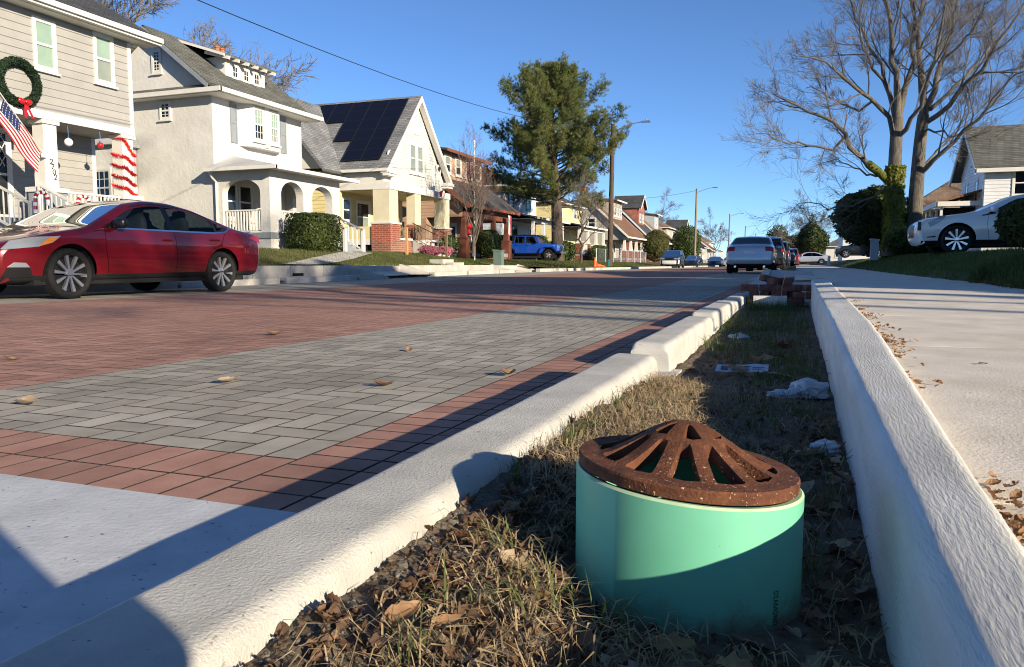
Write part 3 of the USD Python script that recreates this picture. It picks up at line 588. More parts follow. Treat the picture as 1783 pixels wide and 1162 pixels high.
m = MB(); m.poly(Polygon([(-27, 6.9), (-18, 6.9), (-22.8, 9.85)]), lambda a, b, c: (a, ye - .01 + c, b), .02); obj('gable', m, 'siding_gray', h)
m = MB(); m.hexa([(-23.2, 17.98, 9.98), (-17.5, 17.98, 6.76), (-17.5, 18.03, 6.76), (-23.2, 18.03, 9.98), (-23.2, 17.98, 10.14), (-17.5, 17.98, 6.92), (-17.5, 18.03, 6.92), (-23.2, 18.03, 10.14)]); obj('bargeboard', m, 'trim_white', h)
# inner porch wall
G = front(-19.46); wa = (12.55, 2.55, 13.9, 3.98)
m = MB(); m.box(-27, 8, .6, -19.464, ye - .05, 4.12); obj('wall', m, 'siding_gray', h)
W3, W4 = (12.3, 2.45, 13.55, 4.0), (13.75, 1.6, 14.75, 3.98)
siding(G, sbox(8, 1.6, ye - .17, 4.12), .2, 'siding_gray', h, [opening(*W3), opening(*W4)])
m = MB(); G.box(m, ye - .17, 1.6, 0, ye - .05, 4.12, .035); obj('corner_board', m, 'trim_white', h)
def lattice(w, F, a0, b0, a1, b1, s):
    m = MB(); n = int((a1 - a0 + b1 - b0) / s) + 1; box_ = sbox(a0, b0, a1, b1)
    for k in range(-n, n):
        for sg in (1, -1):
            L = LineString([(a0 + k * s - (0 if sg > 0 else -0), b0 if sg > 0 else b1), (a0 + k * s + 3, (b0 + 5.2) if sg > 0 else (b1 - 5.2))]).intersection(box_)
            if L.is_empty or L.length < .02: continue
            (xa, ya), (xb, yb) = L.coords[0], L.coords[-1]; m.beam(F.p(xa, ya, .04), F.p(xb, yb, .04), .018, .012, up=F.n)
    return obj('lattice', m, 'trim_white', w)
w = window(h, G, *W3, top='window_dark', bot='blind_gray', cas=.1); lattice(w, G, 12.4, 3.25, 13.45, 3.9, .17)
w = window(h, G, *W4, top='window_dark', bot='window_dark', cas=.1, sill=False, name='door'); lattice(w, G, 13.85, 3.0, 14.65, 3.88, .19)
m = MB(); m.box(-19.5, 12.95, 1.3, -17.95, ye, 1.58); m.box(-19.5, 8, 1.3, -17.95, 12.95, 1.58); obj('porch_floor', m, 'gray_paint', h)
m = MB(); m.box(-19.4, 12.95, .5, -18.0, ye - .02, 1.3); m.box(-19.4, 8, .5, -18.0, 12.95, 1.3); obj('porch_base', m, 'gray_paint', h)
for y0, y1 in ((14.57, 14.95), (17.02, 17.4)):
    m = MB(); F.box(m, y0, 2.42, -.40, y1, 4.02, -.02); F.box(m, y0 - .06, 4.02, -.46, y1 + .06, 4.12, .03); c = obj('porch_pillar', m, 'trim_white', h)
    m = MB(); F.box(m, y0 - .12, 1.58, -.5, y1 + .14, 2.30, .06); obj('pedestal', m, 'gray_paint', c)
    m = MB(); F.box(m, y0 - .17, 2.30, -.55, y1 + .19, 2.42, .11); obj('pedestal_cap', m, 'stucco', c)
balusters(h, (-18.05, 15.12, 1.60), (-18.05, 16.9, 1.60), .74, 15)
steps(h, F, 13.05, 14.30, .95, 1.58, .0, 4)
for y in (12.98, 14.36):
    balusters(h, (-18.0, y, 1.60), (-16.55, y, .98), .86, 9, w=.025, top_w=.05)
    m = MB(); m.box(-16.58, y - .03, .9, -16.52, y + .03, 1.9); m.box(-18.03, y - .03, 1.55, -17.97, y + .03, 2.48); obj('rail_post', m, 'trim_white', h)
balusters(h, (-18.02, 10.2, 1.60), (-18.02, 12.9, 1.60), .80, 18)
for k, ch in enumerate('2702'):                              # house number on the pillar, stepping down
    t = meshkit.text_mesh(ch, .13, .012); m = MB(); zz, yy = 3.02 - .13 * k, 14.70 + .032 * k
    m.add([F.p(yy + q[0], zz + q[1], -.018 + q[2]) for q in t.vertices], t.faces); obj('house_number', m, 'black_metal', h)
# ------------------------------------------------------------------ white stucco house with arched porch
h = thing('stucco_house', 'white stucco house with arched porch, gray shutters and a row of small dormer windows', 'house', (-18, 23.5, .9))
Xf, Ys = -20.5, 23.54; F, S = front(Xf), side(Ys); Ye = 29.05
m = MB(); m.box(-28, Ys, .5, Xf, Ye, 6.86); obj('wall', m, 'stucco', h)
g = Polygon([(-26.5, 6.95), (-20.45, 6.95), (-23.3, 9.26)])
for y_ in (Ys + .05, Ye - .1): m = MB(); m.poly(g, lambda a, b, c: (a, y_ + c, b), .05); obj('gable', m, 'stucco', h)
rp = [(-19.75, 6.86), (-20.35, 7.10), (-23.3, 9.42), (-26.7, 6.95)]
m = MB()
for (xa, za), (xb, zb) in zip(rp[:-1], rp[1:]): m.slab((xb, 23.2, zb), (xa, 23.2, za), (xa, 29.45, za), (xb, 29.45, zb), .11)
m.slab((-28, 23.1, 6.86), (-19.75, 23.1, 6.86), (-20.5, 23.62, 7.14), (-28, 23.62, 7.14), .08)
obj('roof', m, 'roof_olive', h)
m = MB(); m.box(-19.78, 23.02, 6.70, -19.64, 29.5, 6.86); m.box(-28, 22.98, 6.70, -19.64, 23.1, 6.86); obj('gutter', m, 'trim_white', h)
m = MB(); m.box(-20.5, 23.1, 6.68, -19.78, 29.45, 6.70); m.box(-28, 23.1, 6.68, -20.5, 23.54, 6.70); obj('soffit', m, 'trim_white', h)
m = MB()
for s_ in (1,): m.hexa([(-23.3, 23.16, 9.18), (-20.35, 23.16, 6.86), (-20.35, 23.19, 6.86), (-23.3, 23.19, 9.18), (-23.3, 23.16, 9.36), (-20.35, 23.16, 7.04), (-20.35, 23.19, 7.04), (-23.3, 23.19, 9.36)])
m.hexa([(-26.7, 23.16, 6.71), (-23.3, 23.16, 9.18), (-23.3, 23.19, 9.18), (-26.7, 23.19, 6.71), (-26.7, 23.16, 6.89), (-23.3, 23.16, 9.36), (-23.3, 23.19, 9.36), (-26.7, 23.19, 6.89)])
obj('bargeboard', m, 'gray_shutter', h)
window(h, side(Ys + .05), -23.3, 7.68, -22.82, 8.6, cas=.09, grid=(2, 3), top='window_dark', bot='window_dark')
window(h, S, -22.95, 5.92, -22.42, 6.62, cas=.07, grid=(2, 2), top='window_dark', bot='window_dark')
# side bay seen through the neighbour's porch
m = MB(); m.box(-26.6, 22.5, .5, -24.2, 23.5, 5.05); obj('side_bay', m, 'stucco', h)
m = MB(); e = [(-26.8, 22.25, 5.05), (-24.0, 22.25, 5.05), (-24.0, 23.53, 5.05), (-26.8, 23.53, 5.05)]; m.add(e + [(-25.9, 23.53, 5.75), (-24.8, 23.53, 5.75)] + [(q[0], q[1], 4.93) for q in e], [[0, 1, 5], [0, 5, 4], [1, 2, 5], [3, 0, 4], [6, 8, 7], [6, 9, 8], [0, 6, 7], [0, 7, 1], [1, 7, 8], [1, 8, 2], [3, 9, 6], [3, 6, 0]]); obj('bay_roof', m, 'metal_roof', h)
window(h, side(22.5), -25.35, 2.6, -24.4, 4.1, cas=.1, grid=(3, 2), top='window_dark', bot='window_dark')
# dormer
D = front(-21.35); d0, d1 = 25.35, 27.75
m = MB(); m.box(-22.9, d0, 7.6, -21.35, d1, 8.62); dm = obj('dormer', m, 'trim_white', h)
m = MB(); m.slab((-23.3, d0 - .55, 9.36), (-20.95, d0 - .55, 8.60), (-20.95, d1 + .35, 8.60), (-23.3, d1 + .35, 9.36), .09); obj('dormer_roof', m, 'roof_olive', h)
m = MB(); m.hexa([(-23.1, d0 - .58, 9.18), (-20.92, d0 - .58, 8.46), (-20.92, d0 - .52, 8.46), (-23.1, d0 - .52, 9.18), (-23.1, d0 - .58, 9.28), (-20.92, d0 - .58, 8.57), (-20.92, d0 - .52, 8.57), (-23.1, d0 - .52, 9.28)]); obj('dormer_fascia', m, 'trim_white', h)
for k in range(6):
    y = d0 - .35 + k * .56; m = MB(); m.beam((-22.0, y, 8.74), (-20.85, y, 8.43), .09, .12); obj('rafter_tail', m, 'trim_white', h)
for k in range(3): window(h, D, d0 + .32 + k * .66, 7.83, d0 + .74 + k * .66, 8.40, cas=.05, grid=(2, 2), top='window_dark', mid=False, sill=False)
m = MB(); m.box(-21.35, d0 - .05, 7.6, -21.27, d1 + .05, 7.74); obj('dormer_sill', m, 'trim_white', h)
# bay, windows and shutters
m = MB(); m.poly(Polygon([(0, 24.95), (.38, 25.3), (.38, 27.0), (0, 27.45)]), lambda a, b, c: (Xf + a, b, 5.05 + c), 1.63); bay = obj('bay', m, 'stucco', h)
B = front(Xf + .38)
window(h, Face((Xf + .38, 0, 0), (0, 1, 0)), 25.34, 5.28, 26.02, 6.62, cas=.08, grid=(3, 2), bot='window_dark'); window(h, B, 26.36, 5.28, 26.96, 6.62, cas=.08, grid=(3, 2), bot='blind_gray')
m = MB(); B.box(m, 26.05, 5.1, 0, 26.33, 6.68, .06); obj('mullion', m, 'trim_white', h)
for a0, a1 in ((24.5, 24.86), (27.55, 27.93)):
    m = rail_box(F, a0, 5.12, a1, 6.62, 0, .05, .06); F.box(m, a0 + .05, 5.17, 0, a1 - .05, 6.56, .028); F.box(m, a0 + .05, 5.86, .02, a1 - .05, 5.94, .048); obj('shutter', m, 'gray_shutter', h)
# porch
m = MB(); m.box(Xf, 23.44, 1.4, -17.95, 28.15, 1.62); obj('porch_floor', m, 'gray_paint', h)
m = MB(); m.box(Xf, 23.5, .5, -18.0, 28.1, 1.40); obj('porch_base', m, 'stucco', h)
P, Q = front(-18.0), side(23.5)
def arch(a0, a1, spring, crown, base):
    t = np.linspace(0, PI, 17); cx_, r = (a0 + a1) / 2, (a1 - a0) / 2
    return Polygon([(a0, base), (a1, base)] + [(cx_ + r * math.cos(u), spring + (crown - spring) * math.sin(u)) for u in t])
fp = sbox(23.5, 1.62, 28.1, 4.0).difference(arch(24.16, 25.55, 3.05, 3.55, 1.5)).difference(arch(26.12, 27.55, 3.05, 3.55, 1.5))
m = MB(); m.poly(fp, lambda a, b, c: (-18.0 - .34 + c, a, b), .34); obj('arcade', m, 'stucco', h)
sp = sbox(-20.48, 1.62, -18.345, 4.0).difference(arch(-20.12, -18.42, 3.1, 3.58, 1.5))
for y_ in (23.5, 27.8): m = MB(); m.poly(sp, lambda a, b, c: (a, y_ + c, b), .298); obj('arcade', m, 'stucco', h)
balusters(h, (-20.1, 23.62, 1.62), (-18.44, 23.62, 1.62), .82, 13, w=.05)
balusters(h, (-18.15, 24.2, 1.62), (-18.15, 25.5, 1.62), .82, 10, w=.05)
m = MB(); r0, r1 = (-17.42, 23.05, 3.98), (-17.42, 28.55, 3.98); a0_, a1_ = (Xf, 23.5, 4.0), (Xf, 28.1, 4.0)
zt = 4.62; m.slab((Xf, 24.6, zt), r0, r1, (Xf, 27.2, zt), .06); m.hexa([(Xf, 23.05, 3.90), r0[:2] + (3.90,), (Xf + .01, 24.6, zt - .08), (Xf, 24.6, zt - .08), (Xf, 23.05, 3.98), r0, (Xf + .01, 24.6, zt), (Xf, 24.6, zt)])
m.hexa([r1[:2] + (3.90,), (Xf, 28.55, 3.90), (Xf, 27.2, zt - .08), (Xf + .01, 27.2, zt - .08), r1, (Xf, 28.55, 3.98), (Xf, 27.2, zt), (Xf + .01, 27.2, zt)])
obj('porch_roof', m, 'metal_roof', h)
m = MB(); m.box(-17.44, 23.0, 3.84, -17.32, 28.6, 3.97); m.box(-20.5, 22.96, 3.84, -17.32, 23.08, 3.97); obj('gutter', m, 'trim_white', h)
m = MB(); m.quad((-20.5, 23.08, 3.88), (-20.5, 28.5, 3.88), (-17.44, 28.5, 3.88), (-17.44, 23.08, 3.88)); obj('soffit', m, 'stucco', h)
m = MB(); m.tube([(-20.35, 23.1, 3.86), (-20.36, 23.25, 3.66), (-20.36, 23.46, 3.5), (-20.36, 23.46, 1.0)], .045, 8); obj('downspout', m, 'trim_white', h)
window(h, F, 23.9, 2.15, 24.75, 3.6, top='window_dark', bot='window_dark', cas=.09); window(h, F, 24.8, 2.15, 25.65, 3.6, top='window_dark', bot='window_dark', cas=.09)
door(h, F, 26.2, 1.62, 27.15, 3.75, 'window_dark')
steps(h, P, 26.2, 27.5, .95, 1.62, .0, 5, 'gray_paint')
for y in (26.16, 27.52):
    balusters(h, (-17.98, y, 1.62), (-16.55, y, .98), .85, 7, w=.05, top_mat='gray_shutter', top_w=.12)
    m = MB(); m.box(-16.62, y - .06, .8, -16.5, y + .06, 1.86); obj('rail_post', m, 'trim_white', h)
m = MB(); m.box(-24.6, 28.3, 7.4, -24.1, 28.9, 9.55); m.box(-24.66, 28.24, 9.55, -24.04, 28.96, 9.7)
ch = obj('chimney', m, 'chimney_brick', h)
for yy in (28.42, 28.74):
    m = MB(); m.revolve([(.0, 9.7), (.11, 9.7), (.10, 9.98), (.13, 10.0), (.13, 10.04), (0, 10.04)], 10, (-24.35, yy, 0)); obj('chimney_pot', m, 'terracotta', ch)
# ------------------------------------------------------------------ yellow cottage with solar panels
h = thing('yellow_house', 'yellow and white cottage with black solar panels on its steep gray roof', 'house', (-18, 35, .9))
Xg, ya, yb, yr = -18.3, 32.35, 39.05, 35.68; ze, zr = 4.92, 8.92
k_ = (zr - ze) / (yr - ya + .22)
def H3(x, y): return ze + (y - (ya - .22)) * k_
m = MB(); m.slab((-30, ya - .25, ze), (-17.95, ya - .25, ze), (-17.95, yr, zr), (-30, yr, zr), .16); m.slab((-30, yr, zr), (-17.95, yr, zr), (-17.95, yb + .25, ze), (-30, yb + .25, ze), .16); rf = obj('roof', m, 'roof_gray', h)
gp = Polygon([(ya + .02, 4.3), (yb - .02, 4.3), (yb - .02, 4.72), (yr, zr - .22), (ya + .02, 4.72)])
W5 = (34.9, 5.0, 36.5, 6.55); Gf = front(Xg)
circ = [Point(ya + .62, 5.62).buffer(.2), Point(yb - .75, 5.55).buffer(.2)]
siding(Gf, gp, .16, 'siding_white', h, [opening(*W5), opening(35.35, 7.0, 35.95, 7.95)] + circ, single=False)
m = MB(); m.poly(gp, lambda a, b, c: (Xg - .1 + c, a, b), .09); obj('gable', m, 'siding_white', h)
w = window(h, Gf, 34.9, 5.0, 35.7, 6.55, cas=.1, bot='blind_gray', top='blind_gray'); w = window(h, Gf, 35.7, 5.0, 36.5, 6.55, cas=.1, bot='blind_gray', top='blind_gray')
m = rail_box(Gf, 35.35, 7.0, 35.95, 7.95, 0, .05, .1); Gf.box(m, 35.45, 7.1, 0, 35.85, 7.85, .02); obj('attic_vent', m, 'trim_white', h)
for p_ in circ:
    m = MB(); c_ = p_.centroid; m.poly(p_.buffer(.06).difference(p_.buffer(-.05)), lambda a, b, c: Gf.p(a, b, c - .005), .05); o_ = obj('round_window', m, 'trim_white', h)
    m = MB(); m.poly(p_.buffer(-.05), lambda a, b, c: Gf.p(a, b, c), .012); obj('pane', m, 'window_dark', o_)
m = MB()
for (A, Bq) in (((ya - .28, ze - .10), (yr, zr - .06)), ((yr, zr - .06), (yb + .28, ze - .10))):
    m.hexa([(-18.2, A[0], A[1] - .24), (-17.92, A[0], A[1] - .24), (-17.92, Bq[0], Bq[1] - .24), (-18.2, Bq[0], Bq[1] - .24), (-18.2, A[0], A[1] + .04), (-17.92, A[0], A[1] + .04), (-17.92, Bq[0], Bq[1] + .04), (-18.2, Bq[0], Bq[1] + .04)])
obj('bargeboard', m, 'trim_white', h)
m = MB()
for (a, b, s_) in ((ya - .3, ya + .5, 0), (yb - .5, yb + .3, 0)): m.box(-18.3, a, ze - .22, -17.85, b, ze - .06); m.box(-18.28, a + .06, ze - .34, -17.92, b - .06, ze - .22)
obj('cornice_return', m, 'trim_white', h)
m = MB(); m.box(-30, ya - .36, ze - .14, -17.9, ya - .24, ze - .01); obj('gutter', m, 'trim_white', h)
m = MB(); m.box(-30, ya - .0, 4.28, Xg - .005, ya + .16, 4.86); obj('frieze', m, 'siding_white', h)
m = MB(); m.box(-20.9, ya - .02, 3.985, -18.285, ya + .25, 4.28); m.box(-18.28, ya - .02, 3.98, -17.97, yb + .02, 4.30); obj('porch_beam', m, 'trim_white', h)
m = MB(); m.box(-30, ya + .05, .5, -20.9, yb - .05, 4.3); m.box(-30, ya + .3, 4.3, -18.4, yb - .3, 4.9); obj('wall', m, 'yellow_siding', h)
siding(side(ya + .05), sbox(-30, 1.75, -20.9, 4.0), .18, 'yellow_siding', h, single=False)
m = MB(); m.box(-20.95, ya - .03, 1.7, -20.72, ya + .2, 4.28); obj('corner_board', m, 'yellow_siding', h)
# cross gable behind
m = MB(); m.poly(Polygon([(-26.9, 4.9), (-20.6, 4.9), (-23.75, 8.6)]), lambda a, b, c: (a, 30.9 + c, b), .1); obj('gable', m, 'siding_white', h)
m = MB(); m.slab((-23.75, 30.6, 8.72), (-20.35, 30.6, 4.80), (-20.35, 35.6, 4.80), (-23.75, 35.6, 8.72), .14); m.slab((-27.15, 30.6, 4.80), (-23.75, 30.6, 8.72), (-23.75, 35.6, 8.72), (-27.15, 35.6, 4.80), .14); obj('roof', m, 'roof_gray', h)
# solar panels, three rows aligned at the right
sd = np.array([0, yr - ya + .25, zr - ze]); sd /= np.linalg.norm(sd); sn = np.array([0, -sd[2], sd[1]]); o_ = np.array([-18.55, yr, zr]) - sd * .28
for r_, n_ in enumerate((5, 3, 2)):
    for c_ in range(n_):
        pw, ph = 1.03, 1.50; a = o_ + np.array([-(c_ + .0) * (pw + .02), 0, 0]) - sd * r_ * (ph + .02)
        q = [a, a - [pw, 0, 0], a - [pw, 0, 0] - sd * ph, a - sd * ph]
        m = MB(); m.hexa([x + sn * .06 for x in q] + [x + sn * .10 for x in q]); s_ = obj('solar_panel', m, 'solar_cell', h)
        m = MB()
        for t_ in (0.0, .5, 1.0): p0 = a - sd * (ph - .02) * t_ - sd * .01 + sn * .103; m.beam(p0, p0 - [pw, 0, 0], .014, .006, up=sn)
        for t_ in (0, 1): p0 = a - np.array([pw - .02, 0, 0]) * t_ - [.01, 0, 0] + sn * .103; m.beam(p0, p0 - sd * ph, .014, .006, up=sn)
        obj('panel_frame', m, 'solar_frame', s_)
# porch
for (x0, y0, x1, y1) in ((-18.9, ya, -18.02, ya + .85), (-18.5, 34.95, -18.02, 35.6), (-18.6, yb - .75, -18.02, yb)):
    m = MB(); m.box(x0, y0, 2.44, x1, y1, 3.985); c = obj('porch_pillar', m, 'cream_siding', h)
    if y0 != 34.95:
        m = MB(); m.box(x0 - .07, y0 - .07, .5, x1 + .07, y1 + .07, 2.36); obj('brick_pier', m, 'brick_red', c)
        m = MB(); m.box(x0 - .12, y0 - .12, 2.36, x1 + .12, y1 + .12, 2.44); obj('pier_cap', m, 'trim_white', c)
    else:
        m = MB(); m.box(x0, y0, 1.7, x1, y1, 2.44); obj('pillar_foot', m, 'brick_red', c)
m = MB(); m.box(-18.3, ya + .9, .5, -18.05, 34.6, 1.62); m.box(-18.3, 36.2, .5, -18.05, yb - .8, 1.62); kw = obj('knee_wall', m, 'brick_red', h)
m = MB(); m.box(-18.36, ya + .9, 1.62, -17.98, 34.6, 1.72); m.box(-18.36, 36.2, 1.62, -17.98, yb - .8, 1.72); obj('knee_wall_cap', m, 'trim_white', h)
m = MB(); m.box(-20.9, ya + .1, 1.4, -18.3, yb - .1, 1.66); obj('porch_floor', m, 'gray_paint', h)
m = MB(); m.box(-20.9, ya + .0, 1.66, -19.0, ya + .18, 2.25); obj('porch_panel', m, 'yellow_siding', h)
m = MB(); m.box(-20.9, ya + .0, 1.38, -19.0, ya + .12, 1.66); obj('porch_skirt', m, 'trim_white', h)
m = MB(); m.box(-20.9, ya + .1, .5, -18.4, ya + .2, 1.38); obj('crawl_space', m, 'dark_inside', h)
Fb = front(-20.9)
window(h, Fb, 32.75, 2.5, 33.6, 3.75, top='window_dark', bot='window_dark', cas=.12); window(h, Fb, 34.0, 2.0, 35.4, 3.7, top='window_dark', bot='blind_gray', cas=.14); door(h, Fb, 36.2, 1.66, 37.2, 3.75)
m = MB(); m.box(-20.9, ya + .2, 3.96, -18.3, yb - .1, 4.0); obj('porch_ceiling', m, 'yellow_siding', h)
steps(h, front(-18.05), 34.7, 36.1, .95, 1.66, 0, 5, 'old_concrete')
for y in (34.62, 36.16):                                     # iron stair rails with thin bars
    m = MB(); m.tube([(-18.0, y, 2.5), (-16.6, y, 1.85), (-16.55, y, .95)], .02, 5); m.tube([(-18.0, y, 1.8), (-16.6, y, 1.1)], .014, 5); obj('iron_handrail', m, 'black_metal', h)
    for k in range(9):
        x = -17.95 + k * .165; m = MB(); m.tube([(x, y, 1.75 - .45 * k / 9 * 1.05), (x, y, 2.48 - .07 * k * 1.07)], .009, 4); obj('iron_bar', m, 'black_metal', h)
# ------------------------------------------------------------------ houses farther down the street
def hip_roof(h, x0, x1, y0, y1, z0, z1, mat_, ov=.5, th=.12):
    x0, x1, y0, y1 = x0 - ov, x1 + ov, y0 - ov, y1 + ov; m = MB(); r = min(x1 - x0, y1 - y0) / 2
    if x1 - x0 > y1 - y0: A, B = (x0 + r, (y0 + y1) / 2, z1), (x1 - r, (y0 + y1) / 2, z1)
    else: A, B = ((x0 + x1) / 2, y0 + r, z1), ((x0 + x1) / 2, y1 - r, z1)
    c = [(x0, y0, z0), (x1, y0, z0), (x1, y1, z0), (x0, y1, z0)]
    lo = [(p[0], p[1], z0 - th) for p in c]; v = c + lo + [A, B]
    if x1 - x0 > y1 - y0: top = [[0, 1, 9], [0, 9, 8], [1, 2, 9], [2, 3, 8], [2, 8, 9], [3, 0, 8]]
    else: top = [[0, 1, 8], [1, 2, 9], [1, 9, 8], [2, 3, 9], [3, 0, 8], [3, 8, 9]]
    m.add(v, top + [[4, 7, 6], [4, 6, 5], [0, 4, 5], [0, 5, 1], [1, 5, 6], [1, 6, 2], [2, 6, 7], [2, 7, 3], [3, 7, 4], [3, 4, 0]])
    obj('roof', m, mat_, h)
    m = MB(); m.box(x1 - .02, y0, z0 - th - .02, x1 + .06, y1, z0 - .01); m.box(x0, y0 - .06, z0 - th - .02, x1, y0 + .02, z0 - .012); obj('gutter', m, 'trim_white', h)
def porch(h, y0, y1, wall_x, x1, zf, zc, zr, roof_mat, post_mat, pier_mat, n=3, base_mat='brick_red', rail=False, pier_h=.95):
    m = MB(); m.box(wall_x, y0, zf - .2, x1, y1, zf); obj('porch_floor', m, 'gray_paint', h)
    m = MB(); m.box(wall_x, y0 + .05, .3, x1 - .05, y1 - .05, zf - .2); obj('porch_base', m, base_mat, h)
    m = MB(); m.slab((wall_x, y0 + .2, zr), (x1 + .4, y0 - .35, zc + .14), (x1 + .4, y1 + .35, zc + .14), (wall_x, y1 - .2, zr), .1); m.box(wall_x, y0 - .2, zc + .0, x1 + .3, y1 + .2, zc + .06)
    obj('porch_roof', m, roof_mat, h)
    m = MB(); m.box(x1 + .34, y0 - .35, zc - .02, x1 + .44, y1 + .35, zc + .13); obj('gutter', m, 'trim_white', h)
    m = MB(); m.box(x1 - .22, y0, zc - .26, x1 - .02, y1, zc); obj('porch_beam', m, 'trim_white', h)
    for k in range(n):
        y = y0 + .15 + (y1 - y0 - .3) * k / (n - 1)
        m = MB(); m.hexa([(x1 - .26, y - .14, zf + pier_h), (x1 - .02, y - .14, zf + pier_h), (x1 - .02, y + .14, zf + pier_h), (x1 - .26, y + .14, zf + pier_h), (x1 - .24, y - .11, zc - .26), (x1 - .04, y - .11, zc - .26), (x1 - .04, y + .11, zc - .26), (x1 - .24, y + .11, zc - .26)])
        c = obj('porch_post', m, post_mat, h)
        if pier_h > .1:
            m = MB(); m.box(x1 - .36, y - .25, zf, x1 + .06, y + .25, zf + pier_h - .06); obj('post_pier', m, pier_mat, c)
            m = MB(); m.box(x1 - .40, y - .29, zf + pier_h - .06, x1 + .10, y + .29, zf + pier_h); obj('pier_cap', m, 'trim_white', c)
    if rail: balusters(h, (x1 - .14, y0 + .4, zf), (x1 - .14, y1 - 1.8, zf), .8, int((y1 - y0 - 2) / .14), w=.04)
    steps(h, front(x1), y1 - 1.6, y1 - .4, .55, zf, 0, 4, 'old_concrete')
def foursquare(name, label, y0, y1, wall, roof_mat, trim='trim_white', post='trim_white', pier='trim_white', eave=6.25, top=8.6, xw=-20.5, nwin=2, base='gray_paint', pier_h=.02, rail=True, far_=False):
    h = thing(name, label, 'house', (-18, (y0 + y1) / 2, .7)); F, S = front(xw), side(y0)
    m = MB(); m.box(-29, y0, .3, xw, y1, eave - .05); obj('wall', m, wall, h)
    wins = [(y0 + (y1 - y0) * (k + .5) / nwin - .55, 4.75, y0 + (y1 - y0) * (k + .5) / nwin + .55, 5.95) for k in range(nwin)]
    siding(F, sbox(y0, 4.2, y1, eave - .1), .2, wall, h, [opening(*w) for w in wins], single=False); siding(S, sbox(-29, 1.0, xw, eave - .1), .2, wall, h, single=False)
    for w in wins: window(h, F, *w, frame=trim, cas=.13, top='blind_pale', bot='window_dark')
    if not far_:
        for a in (-23.0, -26): window(h, S, a, 4.7, a + .9, 5.9, frame=trim, cas=.1, bot='window_dark'); window(h, S, a, 1.9, a + .9, 3.3, frame=trim, cas=.1, bot='window_dark')
    hip_roof(h, -29, xw, y0, y1, eave, top, roof_mat)
    window(h, F, y0 + .7, 1.95, y0 + 1.9, 3.4, frame=trim, bot='window_dark', top='window_dark'); window(h, F, y0 + 2.2, 1.95, y0 + 3.4, 3.4, frame=trim, bot='window_dark', top='window_dark'); door(h, F, y1 - 1.8, 1.4, y1 - .8, 3.5)
    porch(h, y0 + .1, y1 - .1, xw, -18, 1.4, 3.75, 4.45, roof_mat, post, pier, n=4, base_mat=base, rail=rail, pier_h=pier_h)
    return h
